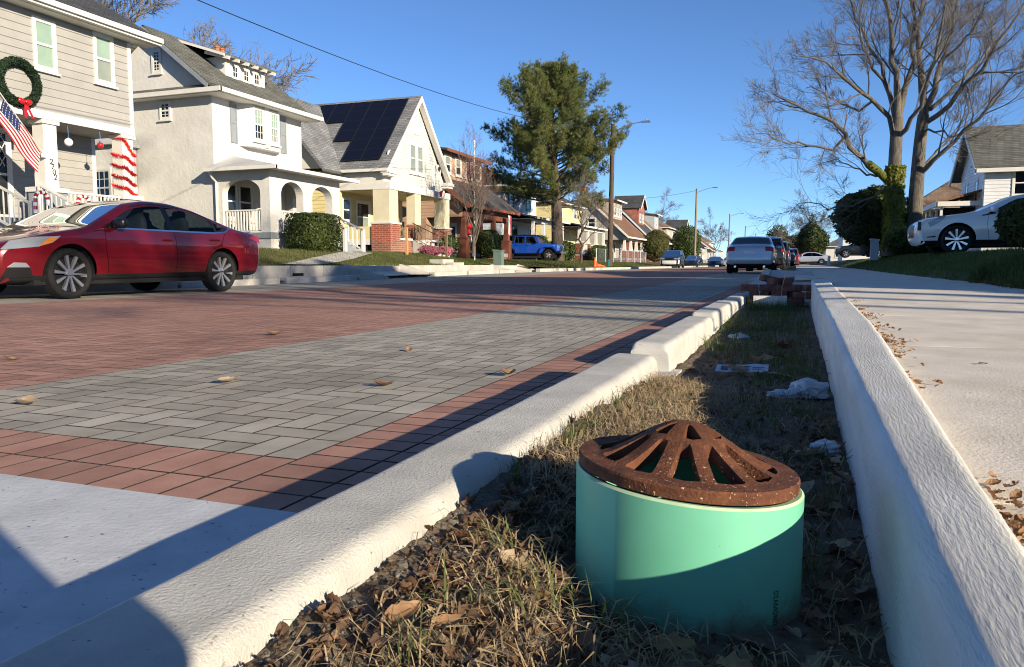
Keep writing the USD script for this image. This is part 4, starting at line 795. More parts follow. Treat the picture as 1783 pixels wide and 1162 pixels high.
def bungalow(name, label, y0, y1, wall, roof_mat, pier='brick_red', post='trim_white', trim='trim_white', rake='trim_white', eave=3.55, ridge=7.3, dorm=(.25, .75), chim=True, gable_dormer=False, side_win=True, dwall=None, nw=3, dwf=None):
    h = thing(name, label, 'house', (-18, (y0 + y1) / 2, .7)); xe, xr, xb = -17.55, -22.6, -28.2; S = side(y0)
    zb = eave + .4; k = (ridge - eave) / (xe - xr)
    def zs(x): return eave + (xe - x) * k
    m = MB(); m.slab((xr, y0 - .5, ridge), (xe, y0 - .5, eave), (xe, y1 + .5, eave), (xr, y1 + .5, ridge), .14); m.slab((xb, y0 - .5, zb), (xr, y0 - .5, ridge), (xr, y1 + .5, ridge), (xb, y1 + .5, zb), .14); obj('roof', m, roof_mat, h)
    for y in (y0 - .52, y1 + .46):
        m = MB(); m.hexa([(xr, y, ridge - .26), (xe, y, eave - .26), (xe, y + .07, eave - .26), (xr, y + .07, ridge - .26), (xr, y, ridge + .03), (xe, y, eave + .03), (xe, y + .07, eave + .03), (xr, y + .07, ridge + .03)])
        m.hexa([(xb, y, zb - .26), (xr, y, ridge - .26), (xr, y + .07, ridge - .26), (xb, y + .07, zb - .26), (xb, y, zb + .03), (xr, y, ridge + .03), (xr, y + .07, ridge + .03), (xb, y + .07, zb + .03)]); obj('bargeboard', m, rake, h)
    g = Polygon([(-27.6, .3), (-20.5, .3), (-20.5, 3.2), (-18.2, 3.2), (-18.2, zs(-18.2) - .16), (xr, ridge - .17), (-27.6, zb)])
    for y in (y0, y1 - .12):
        m = MB(); m.poly(g, lambda a, b, c: (a, y + c, b), .12); obj('wall', m, wall, h)
    siding(S, g, .2, wall, h, single=False)
    m = MB(); m.box(-27.6, y0 + .12, .3, -20.5, y1 - .12, 3.6); obj('wall', m, wall, h)
    if side_win:
        for (a, b) in ((-22.4, 4.5), (-23.6, 1.8), (-26, 1.8)): window(h, S, a, b, a + 1.0, b + 1.25, frame=trim, cas=.12, top='window_dark', bot='window_dark', proud=.08)
    F = front(-20.5); window(h, F, y0 + .8, 1.7, y0 + 2.6, 3.0, top='window_dark', bot='window_dark'); door(h, F, (y0 + y1) / 2 - .5, 1.1, (y0 + y1) / 2 + .5, 3.05); window(h, F, y1 - 2.6, 1.7, y1 - .8, 3.0, top='window_dark', bot='window_dark')
    # porch under the main roof
    m = MB(); m.box(-20.5, y0, .9, -18.0, y1, 1.15); obj('porch_floor', m, 'gray_paint', h)
    m = MB(); m.box(-20.5, y0 + .05, .3, -18.1, y1 - .05, .9); obj('porch_base', m, 'brick_red', h)
    m = MB(); m.box(-18.3, y0, 3.2, -18.05, y1, 3.5); obj('porch_beam', m, trim, h)
    for t in (.03, .35, .65, .97):
        y = y0 + (y1 - y0) * t; m = MB(); m.hexa([(-18.38, y - .18, 2.0), (-18.0, y - .18, 2.0), (-18.0, y + .18, 2.0), (-18.38, y + .18, 2.0), (-18.3, y - .12, 3.2), (-18.06, y - .12, 3.2), (-18.06, y + .12, 3.2), (-18.3, y + .12, 3.2)]); c = obj('porch_post', m, post, h)
        m = MB(); m.box(-18.48, y - .27, .5, -17.92, y + .27, 1.94); obj('post_pier', m, pier, c); m = MB(); m.box(-18.52, y - .31, 1.94, -17.88, y + .31, 2.0); obj('pier_cap', m, trim, c)
    m = MB(); m.box(xe - .02, y0 - .5, eave - .2, xe + .08, y1 + .5, eave - .02); obj('gutter', m, trim, h)
    # dormer
    if dorm:
        a, b = y0 + (y1 - y0) * dorm[0], y0 + (y1 - y0) * dorm[1]; xd = -19.9; z0 = zs(xd) - .1; z1 = ridge - .35
        m = MB(); m.hexa([(xr, a, z1 - .6), (xd, a, z0), (xd, b, z0), (xr, b, z1 - .6), (xr, a, z1), (xd, a, z1), (xd, b, z1), (xr, b, z1)]); obj('dormer', m, dwall or wall, h)
        m = MB()
        if gable_dormer:
            ym = (a + b) / 2; zt = z1 + (b - a) * .42
            m.slab((xr - 1, a - .3, z1 - .1), (xd + .4, a - .3, z1 - .1), (xd + .4, ym, zt), (xr - 1, ym, zt), .1); m.slab((xr - 1, ym, zt), (xd + .4, ym, zt), (xd + .4, b + .3, z1 - .1), (xr - 1, b + .3, z1 - .1), .1)
            m2 = MB(); m2.poly(Polygon([(a, z1), (b, z1), (ym, zt - .12)]), lambda p, q, c: (xd - .1 + c, p, q), .09); obj('dormer_gable', m2, dwall or wall, h)
            m2 = MB()
            for (p, q) in (((a - .3, z1 - .2), (ym, zt - .1)), ((ym, zt - .1), (b + .3, z1 - .2))): m2.hexa([(xd + .38, p[0], p[1] - .15), (xd + .44, p[0], p[1] - .15), (xd + .44, q[0], q[1] - .15), (xd + .38, q[0], q[1] - .15), (xd + .38, p[0], p[1] + .12), (xd + .44, p[0], p[1] + .12), (xd + .44, q[0], q[1] + .12), (xd + .38, q[0], q[1] + .12)])
            obj('bargeboard', m2, rake, h)
        else:
            m.slab((xr, a - .35, ridge + .02), (xd + .5, a - .35, z1 + .02), (xd + .5, b + .35, z1 + .02), (xr, b + .35, ridge + .02), .12)
            m2 = MB(); m2.box(xd + .5, a - .35, z1 - .16, xd + .56, b + .35, z1 + .01); obj('fascia', m2, rake, h)
        obj('dormer_roof', m, roof_mat, h)
        for q in range(nw):
            c = a + (b - a) * (q + .5) / nw; wd = min(.95, (b - a) / nw * .8); window(h, front(xd), c - wd / 2, z0 + .35, c + wd / 2, min(z0 + 1.5, z1 - .1), frame=dwf or trim, cas=.1, top='blind_gray', bot='window_dark', proud=.06)
    if chim:
        m = MB(); m.box(-23.6, y0 + .9, 5, -23.0, y0 + 1.7, ridge + 1.1); m.box(-23.66, y0 + .84, ridge + 1.1, -22.94, y0 + 1.76, ridge + 1.22); obj('chimney', m, 'chimney_brick', h)
    return h
bungalow('brown_house', 'brown bungalow with dark red posts and a row of windows in its wide dormer', 41.2, 48.7, 'tan_siding', 'roof_charcoal', pier='brown_trim', post='brown_trim', trim='brown_trim', rake='brown_trim', eave=3.9, ridge=7.6, dorm=(.12, .95), chim=False, nw=4, dwf='trim_white')
foursquare('blue_house', 'pale blue house with teal window trim behind the blue jeep', 53.6, 61.6, 'blue_siding', 'roof_charcoal', trim='teal_trim')
foursquare('yellow_house', 'yellow house with white trim and red porch piers behind the pine tree', 66.5, 76.2, 'yellow_siding', 'roof_charcoal', pier='brown_trim', pier_h=.95, base='brown_trim', eave=6.1, top=8.4)
bungalow('taupe_house', 'taupe bungalow with brown roof, white rakes and a windowed dormer beyond the utility pole', 86, 97, 'taupe_siding', 'roof_brown', ridge=8.2, dorm=(.2, .62))
bungalow('brick_house', 'red brick house with a small gabled dormer beyond the taupe bungalow', 101.5, 109, 'brick_red', 'roof_charcoal', ridge=8.4, dorm=(.25, .8), gable_dormer=True, nw=2, chim=False)
bungalow('gray_bungalow', 'gray bungalow with brown roof and brick chimney above the round shrubs', 112, 124, 'cool_siding', 'roof_tan', ridge=8.2, dorm=(.3, .6), nw=1)
foursquare('red_house', 'red and white house with brown hip roof behind the second street lamp', 131, 140, 'taupe_siding', 'roof_tan', post='trim_white', base='brick_red', eave=6.6, top=9.0, far_=True)
bungalow('white_house', 'white house with a dark gabled roof far down the left side', 146, 156, 'siding_white', 'roof_charcoal', ridge=7.6, dorm=(.3, .7), gable_dormer=True, nw=2, chim=False, side_win=False)
foursquare('pale_house', 'pale house with low gray roof far down the street', 162, 171, 'siding_white', 'roof_gray', far_=True, eave=5.6, top=7.6)
bungalow('small_house', 'small white house partly hidden by the silver sedan roof', 180, 190, 'siding_white', 'roof_brown', dorm=None, side_win=False)
foursquare('last_house', 'last pale house at the left end of the street', 200, 210, 'siding_white', 'roof_tan', far_=True, eave=6.0)
# ------------------------------------------------------------------ right side: white house, brown roofed house, neighbour
h = thing('white_house', 'white clapboard house with gray gable roof on the right behind the white car', 'house', (8.4, 43, 1.2))
Xr, Yr, Yl = 8.41, 43.0, 48.6; S, Wf = side(Yr), Face((Xr, 0, 0), (0, -1, 0))
m = MB(); m.box(Xr, Yr, .5, 22, Yl, 5.2); obj('wall', m, 'siding_shade', h)
g = Polygon([(-Yl, 1.2), (-Yr, 1.2), (-Yr, 5.2), (-45.8, 7.25), (-Yl, 5.2)])
siding(S, sbox(Xr, 1.2, 22, 5.15), .17, 'siding_shade', h, [opening(9.55, 3.65, 10.65, 4.95)], single=False); siding(Wf, g, .17, 'siding_shade', h, single=False)
m = MB(); m.poly(g, lambda a, b, c: Wf.p(a, b, -.1 + c), .09); obj('gable', m, 'siding_shade', h)
m = MB(); m.slab((Xr - .5, Yr - .45, 5.02), (22, Yr - .45, 5.02), (22, 45.8, 7.45), (Xr - .5, 45.8, 7.45), .12); m.slab((Xr - .5, 45.8, 7.45), (22, 45.8, 7.45), (22, Yl + .45, 5.02), (Xr - .5, Yl + .45, 5.02), .12); obj('roof', m, 'roof_olive', h)
m = MB(); m.box(Xr - .45, Yr - .5, 4.80, 22, Yr - .38, 4.99); obj('gutter', m, 'trim_white', h)
m = MB()
for p_, q_ in (((Yr - .45, 4.98), (45.8, 7.40)), ((45.8, 7.40), (Yl + .45, 4.98))): m.hexa([(Xr - .52, p_[0], p_[1] - .25), (Xr - .46, p_[0], p_[1] - .25), (Xr - .46, q_[0], q_[1] - .25), (Xr - .52, q_[0], q_[1] - .25), (Xr - .52, p_[0], p_[1] + .03), (Xr - .46, p_[0], p_[1] + .03), (Xr - .46, q_[0], q_[1] + .03), (Xr - .52, q_[0], q_[1] + .03)])
obj('bargeboard', m, 'trim_white', h)
window(h, S, 9.55, 3.65, 10.65, 4.95, top='window_dark', bot='window_dark'); window(h, S, 12.4, 3.65, 13.5, 4.95, top='window_dark', bot='window_dark'); window(h, Wf, -46.1, 5.5, -45.4, 6.5, top='window_dark', bot='window_dark')
for a in (-45.0, -47.4): window(h, Wf, a, 3.4, a + .75, 4.7, top='blind_pale', bot='window_dark')
m = MB(); m.slab((6.5, 43.4, 3.55), (Xr, 43.4, 4.1), (Xr, 49.5, 4.1), (6.5, 49.5, 3.55), .1); obj('porch_roof', m, 'roof_brown', h)
m = MB(); m.box(6.42, 43.3, 3.30, 6.5, 49.6, 3.53); m.box(6.5, 43.26, 3.30, Xr, 43.36, 3.53); obj('fascia', m, 'trim_white', h)
m = MB(); m.box(6.7, 43.6, .8, Xr, 49.3, 1.6); obj('porch_base', m, 'siding_shade', h)
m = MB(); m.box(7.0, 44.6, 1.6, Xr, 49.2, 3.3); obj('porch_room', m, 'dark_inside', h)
for k, y in enumerate((43.6, 45.0, 46.4, 47.8, 49.2)):
    m = MB(); m.box(6.66, y - .06, 1.6, 6.78, y + .06, 3.3); obj('porch_post', m, 'trim_white', h)
m = MB(); m.box(6.68, 43.6, 2.3, 6.76, 49.2, 2.42); m.box(6.7, 43.56, 2.3, Xr, 43.64, 2.4); obj('rail', m, 'trim_white', h)
h = thing('brown_roof_house', 'house with a broad brown roof seen between the bare tree trunks', 'house', (13, 78, 1.5))
m = MB(); m.box(9.5, 76, .5, 19, 86, 5.3); obj('wall', m, 'yellow_siding', h); hip_roof(h, 9.5, 19, 76, 86, 5.3, 8.9, 'roof_tan')
for a in (10.4, 12.6, 15): window(h, side(76), a, 3.2, a + 1.1, 4.7, top='window_dark', bot='window_dark')
h = thing('gray_roof_house', 'gray roofed house behind the ivy covered trunk', 'house', (8, 98, 1)); m = MB(); m.box(5, 96, .5, 13, 106, 4.6); obj('wall', m, 'siding_shade', h); hip_roof(h, 5, 13, 96, 106, 4.6, 8.0, 'roof_charcoal')
for a in (6, 8.4, 10.8): window(h, side(96), a, 2.4, a + 1.2, 3.9, top='window_dark', bot='window_dark')
h = thing('low_house', 'low house with pale gable far down the right side', 'house', (8, 150, 1)); m = MB(); m.box(5, 148, .3, 14, 158, 3.6); obj('wall', m, 'siding_white', h); hip_roof(h, 5, 14, 148, 158, 3.6, 6.4, 'roof_olive')
for a in (6.5, 9.5): window(h, side(148), a, 1.6, a + 1.4, 3.0, top='window_dark', bot='window_dark')
# the neighbour's house beyond the right edge of the frame, whose shade lies across the street
h = thing('neighbour_house', 'house just outside the right edge of the photograph', 'house', (14, 8, .9))
m = MB(); m.box(11.5, 2.8, .3, 22, 13.0, 5.6); obj('wall', m, 'siding_shade', h)
g = Polygon([(-13.0, 5.6), (-2.8, 5.6), (-7.9, 9.0)]); Wf = Face((11.5, 0, 0), (0, -1, 0))
m = MB(); m.poly(g, lambda a, b, c: Wf.p(a, b, -.1 + c), .1); obj('gable', m, 'siding_shade', h)
m = MB(); m.slab((11.0, 2.3, 5.45), (22.4, 2.3, 5.45), (22.4, 7.9, 9.2), (11.0, 7.9, 9.2), .14); m.slab((11.0, 7.9, 9.2), (22.4, 7.9, 9.2), (22.4, 13.5, 5.45), (11.0, 13.5, 5.45), .14); obj('roof', m, 'roof_olive', h)
for a in (-11.6, -6.0, -4.6): window(h, Wf, a, 3.9, a + 1.0, 5.2, top='blind_pale', bot='window_dark'); window(h, Wf, a, 1.6, a + 1.0, 3.0, top='window_dark', bot='window_dark')
h = thing('neighbour_house', 'second house outside the right edge, whose shade covers the far sidewalk and the parked cars', 'house', (14, 23, .9))
m = MB(); m.box(11.8, 15.4, .3, 22, 28.0, 5.4); obj('wall', m, 'taupe_siding', h); hip_roof(h, 11.8, 22, 15.4, 28, 5.4, 8.8, 'roof_brown')
Wf = Face((11.8, 0, 0), (0, -1, 0))
for a in (-26.5, -23.0, -19.5): window(h, Wf, a, 3.7, a + 1.0, 4.9, top='blind_pale', bot='window_dark'); window(h, Wf, a, 1.5, a + 1.0, 2.9, top='window_dark', bot='window_dark')
# ------------------------------------------------------------------ street lamps on wooden poles, wires
def lamp_pole(y, x=-12.6, hgt=10.2, r=.15, mat_='pole_wood_pale', label=None, group=None, z=.15):
    t = thing('street_lamp', label, 'street lamp', (x, y, z), group=group)
    m = MB(); zz = np.linspace(-.3, hgt, 9); m.tube([(x + .12 * k / 8, y, z + q) for k, q in enumerate(zz)], np.linspace(r * 1.15, r * .85, 9), 10); obj('pole', m, mat_, t, smooth=50)
    m = MB(); b = z + hgt - .55; xx = x + .12; m.tube([(xx, y, b), (xx + .7, y, b + .28), (xx + 1.5, y, b + .52), (xx + 2.1, y, b + .60)], [.035, .032, .03, .03], 6); m.tube([(xx, y, b - .25), (xx, y, b + .15)], .045, 6); obj('arm', m, 'lamp_gray', t)
    m = MB(); a = np.array([xx + 2.05, y, b + .60]); m.hexa([a + q for q in [(-.05, -.09, -.05), (.62, -.14, -.06), (.62, .14, -.06), (-.05, .09, -.05), (-.05, -.06, .05), (.55, -.08, .07), (.55, .08, .07), (-.05, .06, .05)]]); m.tube([a + [.3, 0, .07], a + [.3, 0, .15]], .05, 8); obj('lamp_head', m, 'lamp_gray', t)
    return t
lamp_pole(54.8, r=.17, mat_='pole_wood', label='dark wooden utility pole with a street lamp arm, beside the pine tree')
lamp_pole(104.5, label='second wooden street lamp pole, beside the round shrubs'); lamp_pole(159, label='third street lamp pole, just left of the silver sedan')
lamp_pole(210, label='street lamp pole rising behind the left half of the silver sedan'); lamp_pole(263, label='street lamp pole rising behind the middle of the silver sedan'); lamp_pole(335, label='street lamp pole rising behind the right half of the silver sedan'); lamp_pole(450, label='farthest small street lamp pole, over the right corner of the silver sedan')
lamp_pole(-35, label='wooden street lamp pole behind the viewer that carries the near end of the wire')
def wire(name, p, q, sag, r, label):
    p, q = np.array(p, float), np.array(q, float); t = np.linspace(0, 1, 40); pts = p + (q - p) * t[:, None]; pts[:, 2] -= 4 * sag * t * (1 - t)
    m = MB(); m.tube(pts, r, 5); obj(name, m, 'cable', label=label, cat='wire')
wire('overhead_wire', (-12.5, 54.8, 10.1), (-12.5, -35, 10.1), 3.9, .012, 'black overhead wire crossing the sky from the utility pole to the upper left')
wire('overhead_wire', (-12.5, 104.5, 10.1), (-20, 80, 7.2), .35, .02, 'thin wire from the second street lamp pole towards the yellow house')
wire('overhead_wire', (-12.5, 335, 9.6), (9, 335, 9.3), .25, .035, 'thin wire crossing the street far away above the parked cars')
# ================================================================== trees
def rot_about(v, axis, ang):
    axis = axis / np.linalg.norm(axis); c, s = np.cos(ang), np.sin(ang); return v * c + np.cross(axis, v) * s + axis * np.dot(axis, v) * (1 - c)
def rand_perp(d, r):
    a = np.cross(d, r.normal(size=3)); return a / np.linalg.norm(a)
def thin_tris(P, D, Ln, w, r, bend=.3, seg=2):
    """many fine twigs as bent three sided spikes, all at once"""
    n = len(P); D = D / np.linalg.norm(D, axis=1, keepdims=True); a = np.cross(D, r.normal(size=(n, 3))); a /= np.linalg.norm(a, axis=1, keepdims=True); b = np.cross(D, a)
    w = np.broadcast_to(w, (n,)); off = (r.normal(size=(n, 3)) * bend)
    mid = P + D * Ln[:, None] * .5 + off * (Ln[:, None] * .12); end = P + (D + off * .35) * Ln[:, None]
    g = np.arange(3) * 2 * PI / 3; ring = np.cos(g)[None, :, None] * a[:, None] + np.sin(g)[None, :, None] * b[:, None]
    V = np.concatenate([P[:, None] + ring * w[:, None, None], mid[:, None] + ring * (w * .7)[:, None, None], end[:, None]], 1)   # 7 per twig
    f = []
    for k in range(3):
        q = (k + 1) % 3; f += [[k, q, 3 + q], [k, 3 + q, 3 + k], [3 + k, 3 + q, 6]]
    F_ = (np.arange(n)[:, None, None] * 7 + np.array(f)[None]).reshape(-1, 3)
    return V.reshape(-1, 3), F_
class Bare:
    def __init__(s, seed): s.r = np.random.default_rng(seed); s.thick = {}; s.tw = [[], [], []]
    def limb(s, key, pts, r0, r1, sides=8):
        s.thick.setdefault(key, MB()).tube(pts, np.linspace(r0, r1, len(pts)), sides)
    def grow(s, key, p, d, L, r, depth, up=.12, n=5, spread=.75, kids=(5, 8), stop=.006):
        R = s.r; pts = [np.array(p, float)]; d = d / np.linalg.norm(d); ds = [d]
        for k in range(n):
            d = d + R.normal(size=3) * .13 + np.array([0, 0, up * .5]); d /= np.linalg.norm(d); pts.append(pts[-1] + d * L / n); ds.append(d)
        pts = np.array(pts); r1 = max(r * .38, .004); s.thick.setdefault(key, MB()).tube(pts, np.linspace(r, r1, n + 1), 7 if r > .06 else (5 if r > .02 else 3), cap=False)
        s.branch_from(key, pts, ds, L, r, r1, depth, up, spread, kids, stop)
    def branch_from(s, key, pts, ds, L, r, r1, depth, up, spread, kids, stop, t0=.25):
        R = s.r; n = len(pts) - 1
        if depth <= 0 or r < stop:
            for q in range(R.integers(*kids) + 1):
                t = R.uniform(.1, 1) * n; i = min(int(t), n - 1); P = pts[i] + (pts[i + 1] - pts[i]) * (t - i); dd = rot_about(ds[i], rand_perp(ds[i], R), R.uniform(.35, 1.0)); dd[2] += up
                s.tw[0].append(P); s.tw[1].append(dd); s.tw[2].append(L * R.uniform(.45, .95))
            return
        for q in range(R.integers(*kids)):
            t = (t0 + (1 - t0) * (q + R.uniform(.1, .9)) / kids[1]) * n if q else n * .999; t = min(t, n * .999); i = int(t); P = pts[i] + (pts[i + 1] - pts[i]) * (t - i)
            f = t / n; dd = rot_about(ds[i], rand_perp(ds[i], R), R.uniform(.3, spread) * (1 if q else .3))
            s.grow(key, P, dd, L * R.uniform(.45, .72) * (1.1 - .35 * f), (r + (r1 - r) * f) * R.uniform(.5, .72), depth - 1, up, 4, spread, kids, stop)
    def twigs(s, w):
        P, D, L = np.array(s.tw[0]), np.array(s.tw[1]), np.array(s.tw[2]); v, f = thin_tris(P, D, L, w, s.r); m = MB(); m.add(v, f)
        R = s.r; i = np.repeat(np.arange(len(P)), 2); t = R.uniform(.3, .95, len(i)); D2 = D[i] / np.linalg.norm(D[i], axis=1, keepdims=True) + R.normal(size=(len(i), 3)) * .55
        v, f = thin_tris(P[i] + D[i] / np.linalg.norm(D[i], axis=1, keepdims=True) * (L[i] * t)[:, None], D2, L[i] * R.uniform(.3, .7, len(i)), w * .75, R); m.add(v, f); return m
def spline(pts, n):
    from scipy.interpolate import CubicSpline
    p = np.array(pts, float); t = np.r_[0, np.cumsum(np.linalg.norm(np.diff(p, axis=0), axis=1))]; return CubicSpline(t, p)(np.linspace(0, t[-1], n))
def big_tree(label, trunk, r0, r1, limbs, seed, kids=(4, 6), depth=3, tw=.0055, name='bare_tree'):
    """limbs: (polyline, start radius, end radius): the main limbs are laid out, the rest grows from them"""
    t = thing(name, label, 'tree', trunk[0]); B = Bare(seed); tp = spline(trunk, 14)
    m = MB(); rr = r0 + (r1 - r0) * np.linspace(0, 1, 14) ** .7; rr[0] *= 1.35; rr[1] *= 1.08; m.tube(tp, rr, 14); obj('trunk', m, 'bark_gray', t, smooth=60)
    for k, (pl, a, b) in enumerate(limbs):
        p = spline(pl, 12); p[2:] += B.r.normal(size=(10, 3)) * .05; ds = list(np.gradient(p, axis=0)); ds = [d / np.linalg.norm(d) for d in ds]; key = k
        B.limb(key, p, a, b); L = np.linalg.norm(np.diff(p, axis=0), axis=1).sum()
        for q in range(int(4 + L * 1.2)):
            f = .18 + .82 * (q + B.r.uniform(0, 1)) / int(4 + L * 1.2); f = min(f, .995); i = min(int(f * 11), 10); P = p[i] + (p[i + 1] - p[i]) * (f * 11 - i)
            d = rot_about(ds[i], rand_perp(ds[i], B.r), B.r.uniform(.35, .95)); rad = (a + (b - a) * f)
            B.grow(key, P, d, B.r.uniform(.9, 2.4) * (1.15 - .5 * f) * min(1, .4 + L / 8), min(rad * .5, .034), depth - 1, .16, 5, .8, kids)
    for k in B.thick: obj('limb', B.thick[k], 'bark_gray', t, smooth=60)
    obj('twigs', B.twigs(tw), 'twig', t, kind='stuff'); return t
YT = 32.0
ta = big_tree('tall bare tree with ivy on its trunk and a long low limb reaching left', [(3.36, 32.00, 0.76), (3.36, 32.00, 2.16), (3.34, 32.00, 3.64), (3.34, 32.00, 4.89), (3.36, 32.00, 5.82)], .32, .20, [
    ([(3.21, 32.00, 3.47), (2.78, 31.70, 3.84), (2.16, 31.40, 4.33), (1.70, 31.20, 4.82), (1.36, 31.00, 5.43), (0.72, 30.80, 5.78), (-0.18, 30.60, 6.26), (-1.08, 30.40, 6.66)], 0.125, 0.018),
    ([(1.54, 31.20, 5.08), (0.95, 30.80, 4.68), (0.16, 30.40, 4.79), (-0.83, 30.10, 5.04), (-1.46, 29.80, 5.20)], 0.055, 0.012),
    ([(2.91, 32.00, 3.76), (2.27, 32.80, 3.98), (1.48, 33.50, 4.49), (0.64, 34.00, 4.41)], 0.047, 0.009),
    ([(3.18, 32.00, 3.22), (2.41, 31.40, 2.88), (1.62, 31.00, 2.52), (0.62, 30.60, 2.66), (-0.26, 30.40, 2.32)], 0.047, 0.009),
    ([(3.26, 32.00, 5.00), (2.98, 31.60, 5.78), (2.44, 31.10, 6.33), (1.62, 30.50, 6.98), (0.83, 30.00, 7.52), (-0.13, 29.60, 7.81)], 0.101, 0.018),
    ([(3.31, 32.00, 5.62), (3.00, 32.30, 7.05), (2.50, 32.80, 8.46), (1.88, 33.20, 9.91), (1.43, 33.50, 11.55)], 0.101, 0.018),
    ([(3.36, 32.00, 5.82), (3.25, 32.00, 7.17), (3.01, 31.70, 8.55), (2.86, 31.50, 9.91), (2.63, 31.40, 11.69)], 0.140, 0.024),
    ([(3.38, 32.00, 5.82), (3.65, 32.40, 7.02), (3.87, 32.80, 8.34), (3.87, 33.00, 9.85), (3.97, 33.20, 11.76)], 0.125, 0.024),
    ([(3.37, 32.00, 5.10), (3.72, 31.40, 5.49), (3.97, 30.80, 6.26), (4.22, 30.40, 7.32), (4.37, 30.00, 8.53), (4.61, 29.80, 9.92)], 0.094, 0.018),
    ([(3.00, 32.30, 7.05), (2.33, 31.60, 7.77), (1.87, 31.00, 8.67), (1.91, 30.80, 9.80), (1.48, 30.60, 10.96)], 0.062, 0.012),
    ([(2.44, 31.10, 6.33), (1.73, 31.80, 6.21), (0.93, 32.40, 6.91), (0.10, 32.80, 7.38)], 0.047, 0.012)], 21)
tb = big_tree('tall bare tree with a clean double stem standing beside the ivy covered tree', [(4.24, 33.50, 0.77), (4.26, 33.50, 2.23), (4.29, 33.50, 3.76), (4.34, 33.50, 5.27), (4.40, 33.50, 6.13)], .34, .20, [
    ([(4.34, 33.50, 3.86), (4.74, 33.00, 4.33), (5.22, 32.60, 4.88), (5.77, 32.20, 5.40), (6.40, 32.00, 6.23), (7.30, 31.60, 7.15)], 0.101, 0.018),
    ([(4.45, 33.50, 4.18), (4.97, 34.00, 4.77), (5.59, 34.40, 5.34), (6.48, 35.00, 5.55), (7.52, 35.40, 5.78)], 0.055, 0.012),
    ([(4.39, 33.50, 6.02), (4.28, 33.20, 7.14), (4.09, 33.00, 8.37), (4.06, 32.80, 9.77), (3.70, 32.60, 11.78)], 0.148, 0.024),
    ([(4.42, 33.50, 6.12), (4.75, 33.90, 7.04), (5.13, 34.20, 8.36), (5.43, 34.60, 9.72), (5.64, 35.00, 11.75)], 0.133, 0.024),
    ([(4.46, 33.50, 5.80), (5.13, 33.00, 6.30), (5.76, 32.60, 7.10), (6.36, 32.20, 7.96), (6.96, 32.00, 9.02), (7.41, 32.00, 10.12)], 0.109, 0.018),
    ([(4.63, 33.50, 6.32), (5.60, 34.40, 7.29), (6.53, 35.00, 8.43), (7.28, 35.60, 9.60), (8.09, 36.00, 10.49)], 0.086, 0.018),
    ([(4.31, 33.50, 5.49), (4.95, 32.80, 5.30), (5.61, 32.20, 4.94), (6.02, 32.00, 4.99)], 0.047, 0.009),
    ([(5.13, 34.20, 8.36), (5.86, 33.60, 8.98), (6.29, 33.20, 9.84), (6.56, 33.00, 10.95)], 0.062, 0.012)], 22)
def leaf_cards(C, N, size, r, aspect=1.8):
    """one small folded leaf per centre"""
    n = len(C); N = N / np.linalg.norm(N, axis=1, keepdims=True); a = np.cross(N, r.normal(size=(n, 3))); a /= np.linalg.norm(a, axis=1, keepdims=True); b = np.cross(N, a); s = np.broadcast_to(size, (n,))[:, None]
    V = np.stack([C - a * s * aspect / 2, C + b * s / 2 + N * s * .12, C + a * s * aspect / 2, C - b * s / 2 + N * s * .12], 1)
    f = np.array([[0, 2, 1], [0, 3, 2]]); return V.reshape(-1, 3), (np.arange(n)[:, None, None] * 4 + f).reshape(-1, 3)
m = MB(); R = np.random.default_rng(5); n = 4600; tp = np.array([(3.36, 32.00, 0.76), (3.36, 32.00, 2.16), (3.34, 32.00, 3.64), (3.38, 32.00, 4.06)]); t = 3 * R.uniform(0, 1, n) ** 1.25; i = np.minimum(t.astype(int), 2); P = tp[i] + (tp[i + 1] - tp[i]) * (t - i)[:, None]
g = R.uniform(0, 2 * PI, n); rad = (.30 + .10 * R.uniform(0, 1, n) ** 2) * (1 - .12 * t / 3); N = np.stack([np.cos(g), np.sin(g), R.normal(size=n) * .3], 1); C = P + N * [1, 1, .2] * rad[:, None]; m.add(*leaf_cards(C, N + R.normal(size=(n, 3)) * .5, .075, R))
n = 900; tp = np.array([(3.21, 32.00, 3.47), (2.78, 31.70, 3.84), (2.41, 31.50, 4.12)]); t = R.uniform(0, 2, n); i = np.minimum(t.astype(int), 1); P = tp[i] + (tp[i + 1] - tp[i]) * (t - i)[:, None]; N = R.normal(size=(n, 3)); N /= np.linalg.norm(N, axis=1, keepdims=True); m.add(*leaf_cards(P + N * .14, N, .07, R))
obj('ivy', m, 'ivy_leaf', ta, kind='stuff')
# small bare trees used in several places
def small_bare(name, label, loc, seed, hgt, r0, spread=.7, up=.2, depth=3, mat_='bark_gray', tmat='twig', clear=.3, nl=9, tw=.008, group=None):
    t = thing(name, label, 'tree', loc, group=group); B = Bare(seed); loc = np.array(loc, float); p = np.array([loc + [B.r.normal() * .03 * hgt * k / 9, B.r.normal() * .03 * hgt * k / 9, hgt * .62 * k / 9] for k in range(10)])
    m = MB(); m.tube(p, np.linspace(r0, r0 * .4, 10), 9); obj('trunk', m, mat_, t, smooth=60)
    for k in range(nl):
        f = clear + (1 - clear) * k / nl; i = min(int(f * 9), 8); P = p[i] + (p[i + 1] - p[i]) * (f * 9 - i); g = k * 2.4 + B.r.uniform(0, 1); d = np.array([math.cos(g) * spread, math.sin(g) * spread, .8]); B.grow(0, P, d, hgt * .45 * (1.1 - .5 * f), r0 * .45 * (1 - .4 * f), depth - 1, up, 5, .7, (4, 6))
    B.grow(0, p[-1], np.array([0, 0, 1.0]), hgt * .4, r0 * .4, depth - 1, up, 5, .6, (4, 6))
    obj('limbs', B.thick[0], mat_, t, smooth=60); obj('twigs', B.twigs(tw), tmat, t, kind='stuff'); return t
